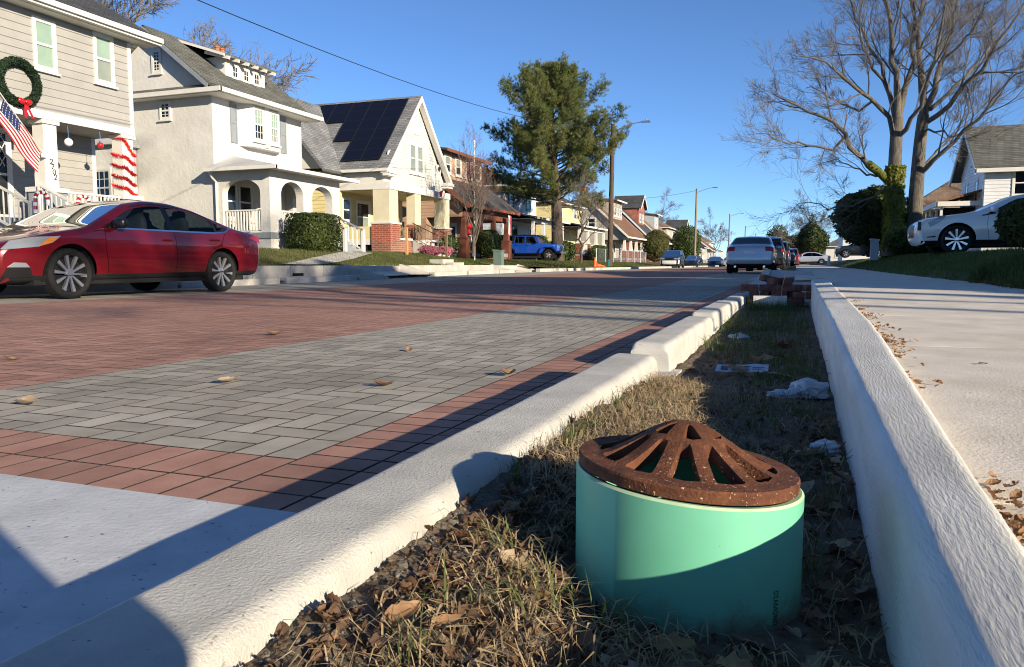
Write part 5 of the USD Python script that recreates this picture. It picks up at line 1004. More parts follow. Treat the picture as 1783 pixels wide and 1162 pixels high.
small_bare('young_tree', 'slender bare multi stemmed young tree in the lawn before the brown house', (-15.3, 36.0, .85), 31, 5.3, .085, .30, .35, 3, 'bark_gray', 'twig_red', .12, 12, .005)
small_bare('street_tree', 'thin crooked street tree with a few branches left of the utility pole', (-13.6, 50.6, .55), 32, 5.6, .10, .9, .1, 3, 'bark_dark', 'twig', .35, 9, .007)
bg = small_bare('background_tree', 'bare tree top rising behind the gray clapboard house', (-31, 27.2, 1), 33, 15.5, .32, .8, .12, 4, 'bark_gray', 'twig', .3, 10, .016)
for (x, y, s, rz_, lb) in ((-48, 64, .74, 1.0, 'bare tree top behind the left half of the solar panel roof'), (-46, 73, .80, 2.3, 'bare tree top behind the right half of the solar panel roof'), (-30, 175, .85, .5, 'round bare tree rising behind the gray bungalow roofs'), (-22, 230, .8, 4.0, 'bare tree behind the far left houses'),
                          (3, 175, .78, 3.0, 'bare tree far down the right side before the dark conifer'), (-4, 290, .7, 5.0, 'bare tree at the far end of the street'), (20, -3.2, .95, 1.7, 'bare tree beyond the right edge whose shade streaks the road'), (25, 70, .7, .9, 'bare tree behind the white house on the right'), (5.5, 260, .8, .3, 'bare tree in the far distance right of the street')):
    copy_of(bg.GetPrim(), (x, y, .6), rz_, s, lb, 'tree')
def shell(n, R, fn):
    """n random points with outward normals on fn(direction) -> radius, a little inside"""
    d = R.normal(size=(n, 3)); d /= np.linalg.norm(d, axis=1, keepdims=True); return d, d * (fn(d) * (1 - .35 * R.uniform(0, 1, n) ** 2.2))[:, None]
def shrub(name, label, loc, size, n, leaf, mat_, seed, squareness=2.0, rough=.25, cat='shrub', group=None, trunk=True, zc=.5, aspect=1.8):
    t = thing(name, label, cat, loc, group=group); R = np.random.default_rng(seed); sx, sy, sz = np.array(size) / 2
    def fn(d):
        e = squareness; rr = (np.abs(d[:, 0]) ** e + np.abs(d[:, 1]) ** e + np.abs(d[:, 2]) ** e) ** (-1 / e); return rr * (1 + rough * (meshkit.fbm(d * 2.2 + seed, 3, seed) - .5) * 2 + rough * .6 * (meshkit.fbm(d * 6 + seed, 2, seed + 3) - .5))
    d, p = shell(n, R, fn); C = p * [sx, sy, sz] + np.array(loc) + [0, 0, size[2] * zc]
    m = MB(); m.add(*leaf_cards(C, d + R.normal(size=(n, 3)) * .8, leaf * R.uniform(.6, 1.3, n), R, aspect)); obj('foliage', m, mat_, t, kind='stuff')
    g = trimesh.creation.icosphere(3); q = g.vertices / np.linalg.norm(g.vertices, axis=1, keepdims=True); m = MB(); m.add(q * (fn(q) * .70)[:, None] * [sx, sy, sz] + np.array(loc) + [0, 0, size[2] * zc], g.faces); obj('inner_shade', m, mat_, t, smooth=True)
    if trunk:
        m = MB()
        for k in range(4): g_ = k * 1.7; m.tube([np.array(loc) + [.05 * math.cos(g_), .05 * math.sin(g_), -.05], np.array(loc) + [sx * .4 * math.cos(g_), sy * .4 * math.sin(g_), size[2] * zc]], [.05, .02], 6)
        obj('stem', m, 'bark_dark', t)
    return t
shrub('clipped_hedge', 'dark green clipped box hedge before the arched porch', (-17.0, 24.75, .92), (1.3, 2.15, 1.42), 11000, .055, 'hedge_leaf', 41, 7.0, .07)
shrub('round_shrub', 'round light green shrub beyond the taupe bungalow, left of the domed one', (-16.5, 97.5, .8), (3.0, 3.0, 3.9), 7000, .11, 'olive_leaf', 42, 2.4, .2)
shrub('round_shrub', 'tall domed dark green shrub left of the second street lamp', (-15.6, 119, .8), (4.4, 4.4, 5.4), 8000, .13, 'hedge_leaf', 43, 2.6, .13)
shrub('low_hedge', 'low hedge before the porch of the brown house', (-17.0, 42.4, .9), (1.0, 2.2, 1.5), 5000, .08, 'hedge_leaf', 44, 3.0, .2)
shrub('low_hedge', 'low dark hedge between the blue jeep and the thin street tree', (-16.8, 56.5, .7), (1.4, 5.0, 1.5), 5000, .09, 'hedge_leaf', 45, 4.0, .15)
shrub('low_hedge', 'small bushes by the red porch piers of the yellow house', (-16.9, 70, .7), (1.3, 6.0, 1.4), 5000, .09, 'evergreen_leaf', 46, 3.0, .25)
shrub('spiky_shrub', 'small spiky yucca plant above the bonnet of the blue jeep', (-17.3, 53.3, .9), (1.4, 1.3, 1.5), 1500, .09, 'evergreen_leaf', 47, 1.6, .3, aspect=6)
shrub('evergreen_tree', 'dense dark evergreen beside the ivy covered trunk', (2.72, 33.6, .80), (2.6, 2.4, 2.2), 12000, .085, 'evergreen_leaf', 48, 2.1, .30, 'tree', zc=.70)
m = MB(); m.tube([(2.45, 33.5, .8), (2.6, 33.6, 1.7)], [.13, .12], 8); obj('trunk', m, 'bark_gray', stage.GetPrimAtPath('/World/evergreen_tree'), smooth=60)
shrub('dark_bush', 'dark bush at the right edge in front of the white car', (2.98, 11.6, .66), (1.0, 1.2, .66), 7000, .035, 'evergreen_leaf', 49, 2.2, .2, aspect=3.5)
shrub('shaded_bush', 'dark low bush at the foot of the ivy covered tree', (3.95, 31.0, .75), (1.7, 1.4, 1.0), 4500, .07, 'hedge_leaf', 50, 2.6, .25)
shrub('conifer', 'dark pointed conifer far down the right side', (2.1, 120, .4), (5.0, 5.0, 6.6), 6000, .2, 'evergreen_leaf', 51, 1.25, .3, 'tree')
shrub('far_shrub', 'light green tree far away at the end of the street', (-6.5, 300, .3), (9, 9, 14), 4000, .4, 'olive_leaf', 52, 2, .25, 'tree')
shrub('far_shrub', 'low far bushes at the end of the street', (-2.5, 260, .3), (13, 9, 6), 5000, .35, 'olive_leaf', 53, 2.5, .3)
shrub('far_shrub', 'dull far trees behind the parked cars on the right', (1.5, 190, .3), (10, 8, 7), 5000, .3, 'olive_leaf', 54, 2.5, .35)
shrub('flower_bush', 'twiggy dark bush between the two wooden stakes', (-16.9, 36.6, .9), (.9, 1.7, 1.1), 1800, .05, 'hedge_leaf', 55, 2, .4)
for k, (y, w) in enumerate(((34.0, 1.9), (35.7, 1.0))):
    shrub('flower_bed', ('long' if k == 0 else 'short') + ' patch of pink flowers at the foot of the yellow house', (-16.7, y, .92), (.6, w, .42), 1500, .05, 'pink_petal', 56 + k, 3, .3, 'flowers', trunk=False)
# ------------------------------------------------------------------ white pine
def pine():
    base = np.array([-16.4, 54.2, .62]); t = thing('pine_tree', 'tall broad white pine with forked trunk and brown cones, behind the blue jeep', 'tree', base); R = np.random.default_rng(77)
    tr = spline([base, base + [0, 0, 2.5], base + [-.1, .1, 4.2], base + [-.2, -.2, 7.5], base + [-.3, -.4, 11], base + [-.2, -.6, 13.4]], 18)
    m = MB(); rr = np.interp(np.linspace(0, 1, 18), [0, .08, .3, .6, 1], [.55, .43, .38, .2, .04]); m.tube(tr, rr, 14); m.tube(spline([base + [0, 0, 2.6], base + [.2, -1.1, 4.0], base + [.1, -1.5, 6.5], base + [.1, -1.5, 9]], 10), np.linspace(.30, .05, 10), 9); obj('trunk', m, 'bark_dark', t, smooth=60)
    limb = MB(); C, D = [], []
    for k in range(112):
        z = 3.9 + 9.4 * (k / 112) ** .92; f = (z - 3.9) / 9.4; i = np.interp(z + base[2], tr[:, 2], np.arange(18)); P = np.array([np.interp(i, np.arange(18), tr[:, q]) for q in range(3)]); g = k * 2.399 + R.uniform(-.3, .3)
        prof = np.interp(f, [0, .12, .3, .55, .8, 1.0], [3.8, 5.5, 5.8, 4.9, 2.9, .5]); L = prof * R.uniform(.55, 1.12); el = np.interp(f, [0, .3, 1], [.10, .22, .9]) + R.uniform(-.08, .14); d = np.array([math.cos(g) * math.cos(el), math.sin(g) * math.cos(el), math.sin(el)])
        n = 8; pts = [P]; 
        for q in range(n): d = d + R.normal(size=3) * .07 + [0, 0, .055]; d /= np.linalg.norm(d); pts.append(pts[-1] + d * L / n)
        pts = np.array(pts); limb.tube(pts, np.linspace(max(.025, .085 * (1 - .6 * f)), .012, n + 1), 5, cap=False)
        for q in range(int(16 + L * 7.6)):
            s_ = R.uniform(.26, 1.0) ** .8 * n; s_ = min(s_, n - .01); j = int(s_); Q = pts[j] + (pts[j + 1] - pts[j]) * (s_ - j); dd = (pts[j + 1] - pts[j]); dd /= np.linalg.norm(dd); b = rot_about(dd, rand_perp(dd, R), R.uniform(.4, 1.25)); b[2] += .22; ln = R.uniform(.35, 1.0) * (1.1 - .4 * s_ / n) * min(1, .35 + L / 5)
            e = Q + b * ln; limb.tube([Q, Q + b * ln * .5 + [0, 0, .02], e], [.014, .010, .006], 3, cap=False)
            for w in range(R.integers(5, 9)):
                u = R.uniform(.3, 1.05); C.append(Q + b * ln * u + R.normal(size=3) * .09); D.append(b + R.normal(size=3) * .5 + [0, 0, .45])
    obj('limbs', limb, 'bark_dark', t, smooth=60)
    C, D = np.array(C), np.array(D); D /= np.linalg.norm(D, axis=1, keepdims=True); n = 14; idx = np.repeat(np.arange(len(C)), n); dd = D[idx] + R.normal(size=(len(idx), 3)) * .62; dd /= np.linalg.norm(dd, axis=1, keepdims=True); ln = R.uniform(.15, .29, len(idx)); a = np.cross(dd, R.normal(size=dd.shape)); a /= np.linalg.norm(a, axis=1, keepdims=True); w = .010
    P = C[idx]; V = np.stack([P - a * w, P + a * w, P + dd * ln[:, None]], 1); m = MB(); m.add(V.reshape(-1, 3), np.arange(len(V) * 3).reshape(-1, 3)); obj('needles', m, 'pine_needles', t, kind='stuff')
    m = MB()
    for k in R.choice(len(C), 260, replace=False): m.mesh(trimesh.creation.icosphere(1, .055), trimesh.transformations.translation_matrix(C[k] + [0, 0, -.05]) @ np.diag([.8, .8, 1.6, 1]))
    obj('cones', m, 'wood_dark', t, kind='stuff')
pine()
# ================================================================== vehicles
def chaikin(p, n=2):
    p = np.array(p, float)
    for _ in range(n):
        q = .75 * p[:-1] + .25 * p[1:]; r = .25 * p[:-1] + .75 * p[1:]; p = np.vstack([p[:1], np.stack([q, r], 1).reshape(-1, 2), p[-1:]])
    return p
def cut_cells(poly, dx, dz):
    x0, y0, x1, y1 = poly.bounds; out = []
    for i in range(int(math.ceil((x1 - x0) / dx))):
        col = poly.intersection(sbox(x0 + i * dx, y0 - 1, x0 + (i + 1) * dx, y1 + 1))
        if col.is_empty: continue
        for j in range(int(math.ceil((y1 - y0) / dz))):
            c = col.intersection(sbox(x0 - 1, y0 + j * dz, x1 + 1, y0 + (j + 1) * dz))
            out += [g for g in getattr(c, 'geoms', [c]) if g.geom_type == 'Polygon' and g.area > 1e-6]
    return out
def panel(poly, W, off=0.0, th=0.0, sides=(1, -1), cx=0.0, dx=.16, dz=.07):
    """side view polygon (s, z) laid on the car's flank; th > 0 gives it an edge"""
    V, F_ = [], []; n = 0
    for g in cut_cells(poly, dx, dz):
        v, f = trimesh.creation.triangulate_polygon(g, engine='earcut'); V.append(v); F_.append(f + n); n += len(v)
    t = trimesh.Trimesh(np.c_[np.vstack(V), np.zeros(n)], np.vstack(F_), process=True); t.merge_vertices(digits_vertex=5); s, z = t.vertices[:, 0], t.vertices[:, 1]; m = MB()
    for sd in sides:
        y = W(s, z) + off; m.add(np.stack([cx - s, sd * y, z], 1), t.faces if sd > 0 else t.faces[:, ::-1])
        if th: m.add(np.stack([cx - s, sd * (y - th), z], 1), t.faces)
        if th:
            for ring in [r for g in getattr(poly, 'geoms', [poly]) for r in [g.exterior, *g.interiors]]:
                c = np.array(ring.segmentize(.1).coords); yy = W(c[:, 0], c[:, 1]) + off; k = len(c); m.add(np.vstack([np.stack([cx - c[:, 0], sd * yy, c[:, 1]], 1), np.stack([cx - c[:, 0], sd * (yy - th), c[:, 1]], 1)]), [[i, i + 1, k + i + 1, k + i] for i in range(k - 1)])
    return m
def wheel_at(t, x, y, r, w, style, out):
    """out = +1 or -1: the side that shows"""
    p = t.GetPath().pathString + '/wheel'; k = _count.get(p, 0); _count[p] = k + 1; q = p if k == 0 else '%s_%03d' % (p, k); wh = UsdGeom.Xform.Define(stage, q).GetPrim(); _loc[q] = np.zeros(3)
    n = 36; c = (x, y, r); rr = r * style.get('rim', .72)
    prof = [(rr - .01, -w * .42), (rr + .02, -w * .5), (r - .045, -w * .5), (r - .012, -w * .40), (r, -w * .28), (r, w * .28), (r - .012, w * .40), (r - .045, w * .5), (rr + .02, w * .5), (rr - .01, w * .42)]
    m = MB(); m.revolve(prof, n, c, 'y')
    for g in (-.3, 0, .3): m.revolve([(r + .0005, w * g - .006), (r + .0008, w * g + .006)], n, c, 'y')
    obj('tyre', m, 'rubber', wh, smooth=35, local=True)
    m = MB(); m.revolve([(rr, -w * .42), (rr - .015, -w * .40), (rr - .03, -w * .1), (rr - .03, w * .1), (rr - .015, w * .40), (rr, w * .42)], n, c, 'y'); m.revolve([(rr - .03, 0.0), (.03, .0)], n, c, 'y'); obj('rim_barrel', m, 'rim_dark', wh, smooth=35, local=True)
    m = MB(); f = w * .36 * out; N = style.get('n', 10)
    for k in range(N):
        a = 2 * PI * k / N + .13; ca, sa = math.cos(a), math.sin(a); hw0, hw1 = style.get('w0', .022), style.get('w1', .034)
        def Q(rad, off, d): return (x + rad * ca - off * sa, y + f - out * d, r + rad * sa + off * ca)
        m.hexa([Q(.05, -hw0, .05), Q(.05, hw0, .05), Q(rr - .008, hw1, .035), Q(rr - .008, -hw1, .035), Q(.05, -hw0, .012), Q(.05, hw0, .012), Q(rr - .008, hw1, 0), Q(rr - .008, -hw1, 0)])
    m.revolve([(.0, f * 1 - out * .002), (.055, f - out * .004), (.07, f - out * .03)], 16, c, 'y'); m.revolve([(rr - .02, f - out * .02), (rr - .006, f + out * .004), (rr + .008, f + out * .002)], n, c, 'y')
    m2 = MB(); v, F_ = m.arrays()
    obj('rim', m, style.get('mat', 'rim_silver'), wh, smooth=30, local=True)
def car(name, label, group, loc, rz, S, cat='car'):
    t = thing(name, label, cat, loc, rz, group); L, cx = S['L'], S['L'] / 2; paint = S['paint']
    top = S['top']; pts = [np.array(p[:2], float) for p in top]; 
    def plan(s):
        s = np.asarray(s, float); a = 1 - S.get('nose', .20) * np.clip((S.get('nl', .95) - s) / S.get('nl', .95), 0, 1) ** 2; return a * (1 - S.get('tail', .13) * np.clip((s - (L - .85)) / .85, 0, 1) ** 2)
    zb = S['belt']
    def W(s, z):
        z = np.asarray(z, float); lo = 1 - .10 * np.clip((.62 - z) / .45, 0, 1) ** 2 - .035 * np.clip((z - .66) / (zb - .66), 0, 1) ** 2; ridge = .010 * np.exp(-((z - S.get('crease', .80)) / .035) ** 2)
        return S['W'] / 2 * plan(s) * (lo + ridge - S.get('tumble', .52) * np.clip(z - zb, 0, 2))
    # outline: labelled nodes are smoothed together
    lab = [p[2] for p in top]; P = np.array(pts); fine, tags = [], []
    for k in range(len(P) - 1):
        n = max(2, int(np.linalg.norm(P[k + 1] - P[k]) / .06)); 
        for q in range(n): fine.append(P[k] + (P[k + 1] - P[k]) * q / n); tags.append(lab[k])
    fine.append(P[-1]); tags.append(lab[-1]); fine = np.array(fine)
    for _ in range(S.get('smooth', 3)):
        g = fine.copy(); g[1:-1] = .25 * fine[:-2] + .5 * fine[1:-1] + .25 * fine[2:]; fine = g
    nr = np.gradient(fine, axis=0); nr /= np.linalg.norm(nr, axis=1, keepdims=True); nr = np.stack([-nr[:, 1], nr[:, 0]], 1)      # outwards: path runs front bottom > over > rear bottom with s growing
    r, cr = S.get('r', .07), S.get('crown', .03); T = np.r_[-1, -.985, -.965, -.94, -.9, -.8, -.6, -.3, 0, .3, .6, .8, .9, .94, .965, .985, 1]
    def strip_pt(k, tt):
        Wm = max(.3, float(W(*fine[k]))); t0 = 1 - r / Wm; u = np.clip((abs(tt) - t0) / (1 - t0), 0, 1); d = cr * tt * tt + r * (1 - math.sqrt(max(0, 1 - u * u))); q = fine[k] - nr[k] * d; return q, float(W(q[0], q[1])) * tt
    rows = []
    for k in range(len(fine)):
        row = []
        for tt in T: q, y = strip_pt(k, tt); row.append((cx - q[0], y, q[1]))
        rows.append(row)
    G = np.array(rows); nt = len(T); parts = {}
    gl = {'windscreen': S.get('pillar', .88), 'rear_window': S.get('pillar_r', .86)}
    for k in range(len(fine) - 1):
        for j in range(nt - 1):
            tc = abs((T[j] + T[j + 1]) / 2); lb = tags[k]
            if lb in gl and tc > gl[lb]: lb = 'pillar'
            parts.setdefault(lb, []).append([k * nt + j, (k + 1) * nt + j, (k + 1) * nt + j + 1, k * nt + j + 1])
    V = G.reshape(-1, 3)
    edge = Polygon([(cx - v[0], v[2]) for v in G[:, -1]]).buffer(0)
    if hasattr(edge, 'geoms'): edge = max(edge.geoms, key=lambda g: g.area)
    arches = [Point(w, S['rw']).buffer(S['rw'] + S.get('arch', .055), 24) for w in S['wheels']]; arches = shapely.union_all([a.union(sbox(a.bounds[0], -.2, a.bounds[2], S['rw'] * .6)) for a in arches])
    dlo = [Polygon(w) for w in S['windows']]; frame = Polygon(S['dlo']); seams = shapely.union_all([LineString(l).buffer(.004, cap_style='flat') for l in S.get('seams', [])]) if S.get('seams') else Polygon()
    flank = edge.difference(arches).difference(frame).difference(seams)
    body = panel(flank, W, cx=cx); 
    for lb in ('body', 'pillar', 'roof'):
        if lb in parts and not (lb == 'roof' and S.get('roof_mat')): m_ = MB(); m_.add(V, parts[lb]); vv, ff = m_.arrays(); used = np.unique(ff); mp = np.full(len(vv), -1); mp[used] = np.arange(len(used)); body.add(vv[used], mp[ff])
    tm = trimesh.Trimesh(*body.arrays(), process=True); tm.merge_vertices(digits_vertex=4); obj('body', tm, paint, t, smooth=38, local=True)
    def strip_part(nm, quads, mt, off=0.0):
        ff = np.array(quads); ff = np.vstack([ff[:, [0, 1, 2]], ff[:, [0, 2, 3]]]); used = np.unique(ff); mp = np.full(len(V), -1); mp[used] = np.arange(len(used)); obj(nm, (V[used], mp[ff]), mt, t, smooth=True, local=True)
    if 'windscreen' in parts: strip_part('windscreen', parts['windscreen'], S.get('glass', 'car_glass'))
    if 'rear_window' in parts: strip_part('rear_window', parts['rear_window'], S.get('glass_r', 'car_glass_dark'))
    if S.get('roof_mat') and 'roof' in parts: strip_part('hard_top', parts['roof'], S['roof_mat'])
    if 'under' in parts: strip_part('underside', parts['under'], 'dark_inside')
    # window surround and panes
    sur = frame.difference(shapely.union_all(dlo)); [obj('window_surround', panel(sur, W, off=-.006, sides=(sd,), cx=cx), 'black_plastic', t, smooth=35, local=True) for sd in (1, -1)]
    for w in dlo:
        for sd in (1, -1): obj('side_window', panel(w, W, off=-.010, sides=(sd,), cx=cx), S.get('glass', 'car_glass'), t, smooth=True, local=True)
    if S.get('chrome_line'):
        for sd in (1, -1): obj('window_trim', panel(LineString(S['chrome_line']).buffer(.011), W, off=.004, th=.012, sides=(sd,), cx=cx), 'chrome', t, local=True)
    # inside
    m = MB(); iw = S['W'] / 2 - .13; m.box(cx - (L - .75), -iw, .28, cx - 1.0, iw, .62); m.box(cx - 1.75, -iw + .05, .6, cx - 1.35, iw - .05, zb - .04); obj('cabin_floor', m, 'dark_inside', t, local=True)
    for (s, hd) in S.get('seats', ((2.2, True), (3.05, True))):
        for y in (-.38, .38):
            m = MB()
            for (c, e) in (((cx - s, y, .62), (.25, .23, .08)), ((cx - s - .30, y, .92), (.07, .23, .32)), ((cx - s - .36, y, zb + .27), (.045, .12, .08))):
                b = trimesh.creation.icosphere(2); q = np.sign(b.vertices) * np.abs(b.vertices) ** .55; m.add(q * e + c, b.faces)
            obj('seat', m, 'seat_gray', t, smooth=50, local=True)
    m = MB(); n = 14
    for w in S['wheels']:
        for sd in (1, -1):
            g = np.linspace(-.25, PI + .25, n); ro = S['rw'] + S.get('arch', .055); y0, y1 = sd * (S['W'] / 2 - .03), sd * (S['W'] / 2 - .36); v = [(cx - w + ro * math.cos(a), y, S['rw'] + ro * math.sin(a)) for y in (y0 * .96, y1) for a in g] + [(cx - w, y1, S['rw'])]
            m.add(v, [[i, i + 1, n + i + 1, n + i] for i in range(n - 1)]); m.add([v[n + i] for i in range(n)] + [v[-1]], [[i, i + 1, n] for i in range(n - 1)])
    m.box(cx - L + .5, -S['W'] / 2 + .12, .19, cx - .5, S['W'] / 2 - .12, .3); obj('wheel_housing', m, 'dark_inside', t, local=True)
    obj('inner_shell', panel(edge.buffer(-.05).difference(arches.buffer(.02)).difference(frame.buffer(.03)).difference(sbox(-1, zb - .02, 9, 3)), W, off=-.035, cx=cx), 'dark_inside', t, local=True)
    for w in S['wheels']:
        for sd in (1, -1): wheel_at(t, cx - w, sd * (S['W'] / 2 - .125), S['rw'], .225, S.get('wheel', {}), sd)
    # flank details: (name, polygon, material, thickness)
    for nm, pl, mt, off in S.get('flank', []):
        for sd in (1, -1): obj(nm, panel(Polygon(pl), W, off=off, th=off + .004, sides=(sd,), cx=cx, dx=.08, dz=.05), mt, t, smooth=30, local=True)
    # details on the front, rear or top skin: (name, (s range), (z range), (t range), material)
    for nm, (sa, sb), (za, zb_), (ta_, tb_), mt, off in S.get('skin', []):
        ks = [k for k in range(len(fine)) if sa <= fine[k][0] <= sb and za <= fine[k][1] <= zb_]
        if len(ks) < 2: continue
        tt = np.linspace(ta_, tb_, 9); v = []
        for k in ks:
            for u in tt: q, y = strip_pt(k, u); q = q + nr[k] * off; v.append((cx - q[0], y, q[1]))
        obj(nm, (np.array(v), np.vstack([[[a * 9 + j, (a + 1) * 9 + j, (a + 1) * 9 + j + 1], [a * 9 + j, (a + 1) * 9 + j + 1, a * 9 + j + 1]] for a in range(len(ks) - 1) for j in range(8)])), mt, t, smooth=30, local=True)
    for sd in (1, -1):                                       # door mirrors
        s_, z_ = S['mirror']; y = float(W(s_, z_)); b = trimesh.creation.icosphere(2); q = np.sign(b.vertices) * np.abs(b.vertices) ** .7; m = MB(); m.add(q * [.075, .115, .075] + [cx - s_, sd * (y + .12), z_], b.faces); m.beam((cx - s_, sd * (y - .03), z_ - .05), (cx - s_, sd * (y + .08), z_ - .05), .05, .035); obj('door_mirror', m, S.get('mirror_mat', paint), t, smooth=50, local=True)
        for hs, hz in S.get('handles', []):
            y = float(W(hs, hz)); m = MB(); m.tube([(cx - hs + .11, sd * (y - .01), hz), (cx - hs + .08, sd * (y + .03), hz + .004), (cx - hs - .08, sd * (y + .032), hz + .008), (cx - hs - .11, sd * (y - .01), hz + .006)], .017, 6); obj('door_handle', m, paint, t, smooth=50, local=True)
    if S.get('exhaust'):
        for y in (-.52, .52):
            m = MB(); m.tube([(cx - L + .25, y, .27), (cx - L + .02, y, .27)], .045, 10, cap=False); m.tube([(cx - L + .2, y, .27), (cx - L + .19, y, .27)], .044, 10); obj('exhaust_pipe', m, 'chrome', t, local=True)
    return t
def scaled(S, **k): q = dict(S); q.update(k); return q
SEDAN = dict(L=4.9, W=1.85, belt=.97, wheels=(.97, 3.80), rw=.335, r=.075, crown=.035, paint='paint_red', mirror=(1.70, 1.03), mirror_mat='black_plastic', crease=.78, handles=((2.62, .82), (3.62, .85)),
    top=[(.12, .20, 'body'), (.02, .34, 'body'), (.0, .55, 'body'), (.05, .70, 'body'), (.25, .79, 'body'), (.75, .90, 'body'), (1.25, .985, 'windscreen'), (2.02, 1.36, 'roof'), (2.45, 1.435, 'roof'), (2.9, 1.43, 'roof'), (3.35, 1.36, 'rear_window'), (4.18, 1.09, 'body'), (4.5, 1.05, 'body'), (4.78, 1.03, 'body'), (4.86, .93, 'body'), (4.89, .62, 'body'), (4.9, .45, 'body'), (4.80, .24, 'under'), (.12, .20, 'under')],
    dlo=[(1.48, .955), (1.66, 1.05), (2.12, 1.305), (2.5, 1.36), (2.95, 1.35), (3.35, 1.29), (3.80, 1.14), (4.02, 1.055), (3.86, .975), (3.6, .965)],
    windows=[[(1.74, .975), (1.86, 1.06), (2.18, 1.275), (2.52, 1.325), (2.66, 1.325), (2.70, .975)], [(2.80, .975), (2.78, 1.325), (3.0, 1.315), (3.34, 1.255), (3.56, 1.18), (3.66, 1.04), (3.66, .985)], [(3.71, 1.0), (3.70, 1.135), (3.86, 1.075), (3.82, 1.02)]],
    chrome_line=[(1.62, .965), (2.7, .962), (3.62, .965), (3.88, .985), (4.04, 1.06)],
    seams=[[(1.52, .95), (1.50, .70), (1.56, .34)], [(2.76, .95), (2.80, .6), (2.78, .33)], [(3.88, .97), (3.78, .80), (3.60, .70)], [(.62, .80), (1.5, .93)]],
    flank=[('headlight', [(.10, .64), (.20, .75), (.45, .80), (.82, .825), (.70, .735), (.52, .68), (.25, .65)], 'lamp_clear', .006), ('indicator', [(.52, .69), (.68, .735), (.78, .81), (.66, .80)], 'lamp_amber', .010), ('tail_light', [(4.45, .90), (4.62, .955), (4.84, .95), (4.84, .83), (4.70, .86)], 'lamp_red', .006),
           ('fog_lamp', [(.17, .42), (.24, .48), (.37, .475), (.42, .42)], 'lamp_clear', .008), ('bumper_vent', [(.12, .29), (.17, .42), (.42, .42), (.47, .29)], 'black_plastic', .006)],
    skin=[('grille', (-.1, .25), (.36, .74), (-.42, .42), 'black_plastic', .006), ('number_plate', (4.6, 5), (.70, .90), (-.2, .2), 'plate', .01), ('tail_light', (4.6, 5), (.80, .97), (.62, .94), 'lamp_red', .008), ('tail_light', (4.6, 5), (.80, .97), (-.94, -.62), 'lamp_red', .008)], wheel=dict(n=10, rim=.78, w0=.011, w1=.023))
# wheel spokes in pairs read as the machined alloy of the red car
car('sedan', 'glossy dark red sedan parked at the far kerb, cut by the left edge', None, (-9.86, 9.06, 0.0), -PI / 2 - .012, SEDAN)
SIL = scaled(SEDAN, paint='paint_silver', mirror_mat='paint_silver', L=4.82, W=1.80, glass='car_glass_dark', glass_r='tinted_glass', exhaust=True, chrome_line=None, tail=.10, rw=.325, wheel=dict(n=7, rim=.66, w0=.03, w1=.045),
    top=[(.12, .20, 'body'), (.02, .34, 'body'), (.0, .55, 'body'), (.08, .72, 'body'), (.75, .90, 'body'), (1.2, 1.0, 'windscreen'), (1.95, 1.40, 'roof'), (2.4, 1.47, 'roof'), (2.9, 1.46, 'roof'), (3.3, 1.41, 'rear_window'), (4.05, 1.12, 'body'), (4.45, 1.08, 'body'), (4.70, 1.06, 'body'), (4.76, .98, 'body'), (4.79, .72, 'body'), (4.82, .60, 'body'), (4.82, .42, 'body'), (4.74, .30, 'under'), (.12, .20, 'under')],
    skin=[('grille', (-.1, .25), (.36, .74), (-.42, .42), 'black_plastic', .006), ('number_plate', (4.5, 5), (.72, .885), (-.26, .26), 'plate', .014), ('plate_strip', (4.5, 5), (.895, .93), (-.30, .30), 'chrome', .016), ('badge', (4.4, 5), (.97, 1.03), (-.045, .045), 'chrome', .014), ('tail_light', (4.3, 5), (.79, 1.02), (.68, .985), 'lamp_red', .010), ('tail_light', (4.3, 5), (.79, 1.02), (-.985, -.68), 'lamp_red', .010), ('reversing_light', (4.3, 5), (.80, .88), (.66, .78), 'lamp_clear', .014), ('reversing_light', (4.3, 5), (.80, .88), (-.78, -.66), 'lamp_clear', .014), ('bumper_seam', (4.5, 5), (.655, .675), (-.8, .8), 'dark_inside', .004), ('diffuser', (4.5, 5), (.25, .38), (-.7, .7), 'black_plastic', .008)],
    flank=[('headlight', [(.10, .62), (.20, .75), (.45, .82), (.75, .85), (.52, .68)], 'lamp_clear', .006), ('tail_light', [(4.48, .84), (4.50, 1.0), (4.70, .99), (4.74, .80)], 'lamp_red', .006)])
car('sedan', 'silver sedan seen from behind, parked on the gray paving past the loose bricks', None, (-1.62, 32.6, .10), PI / 2, SIL)
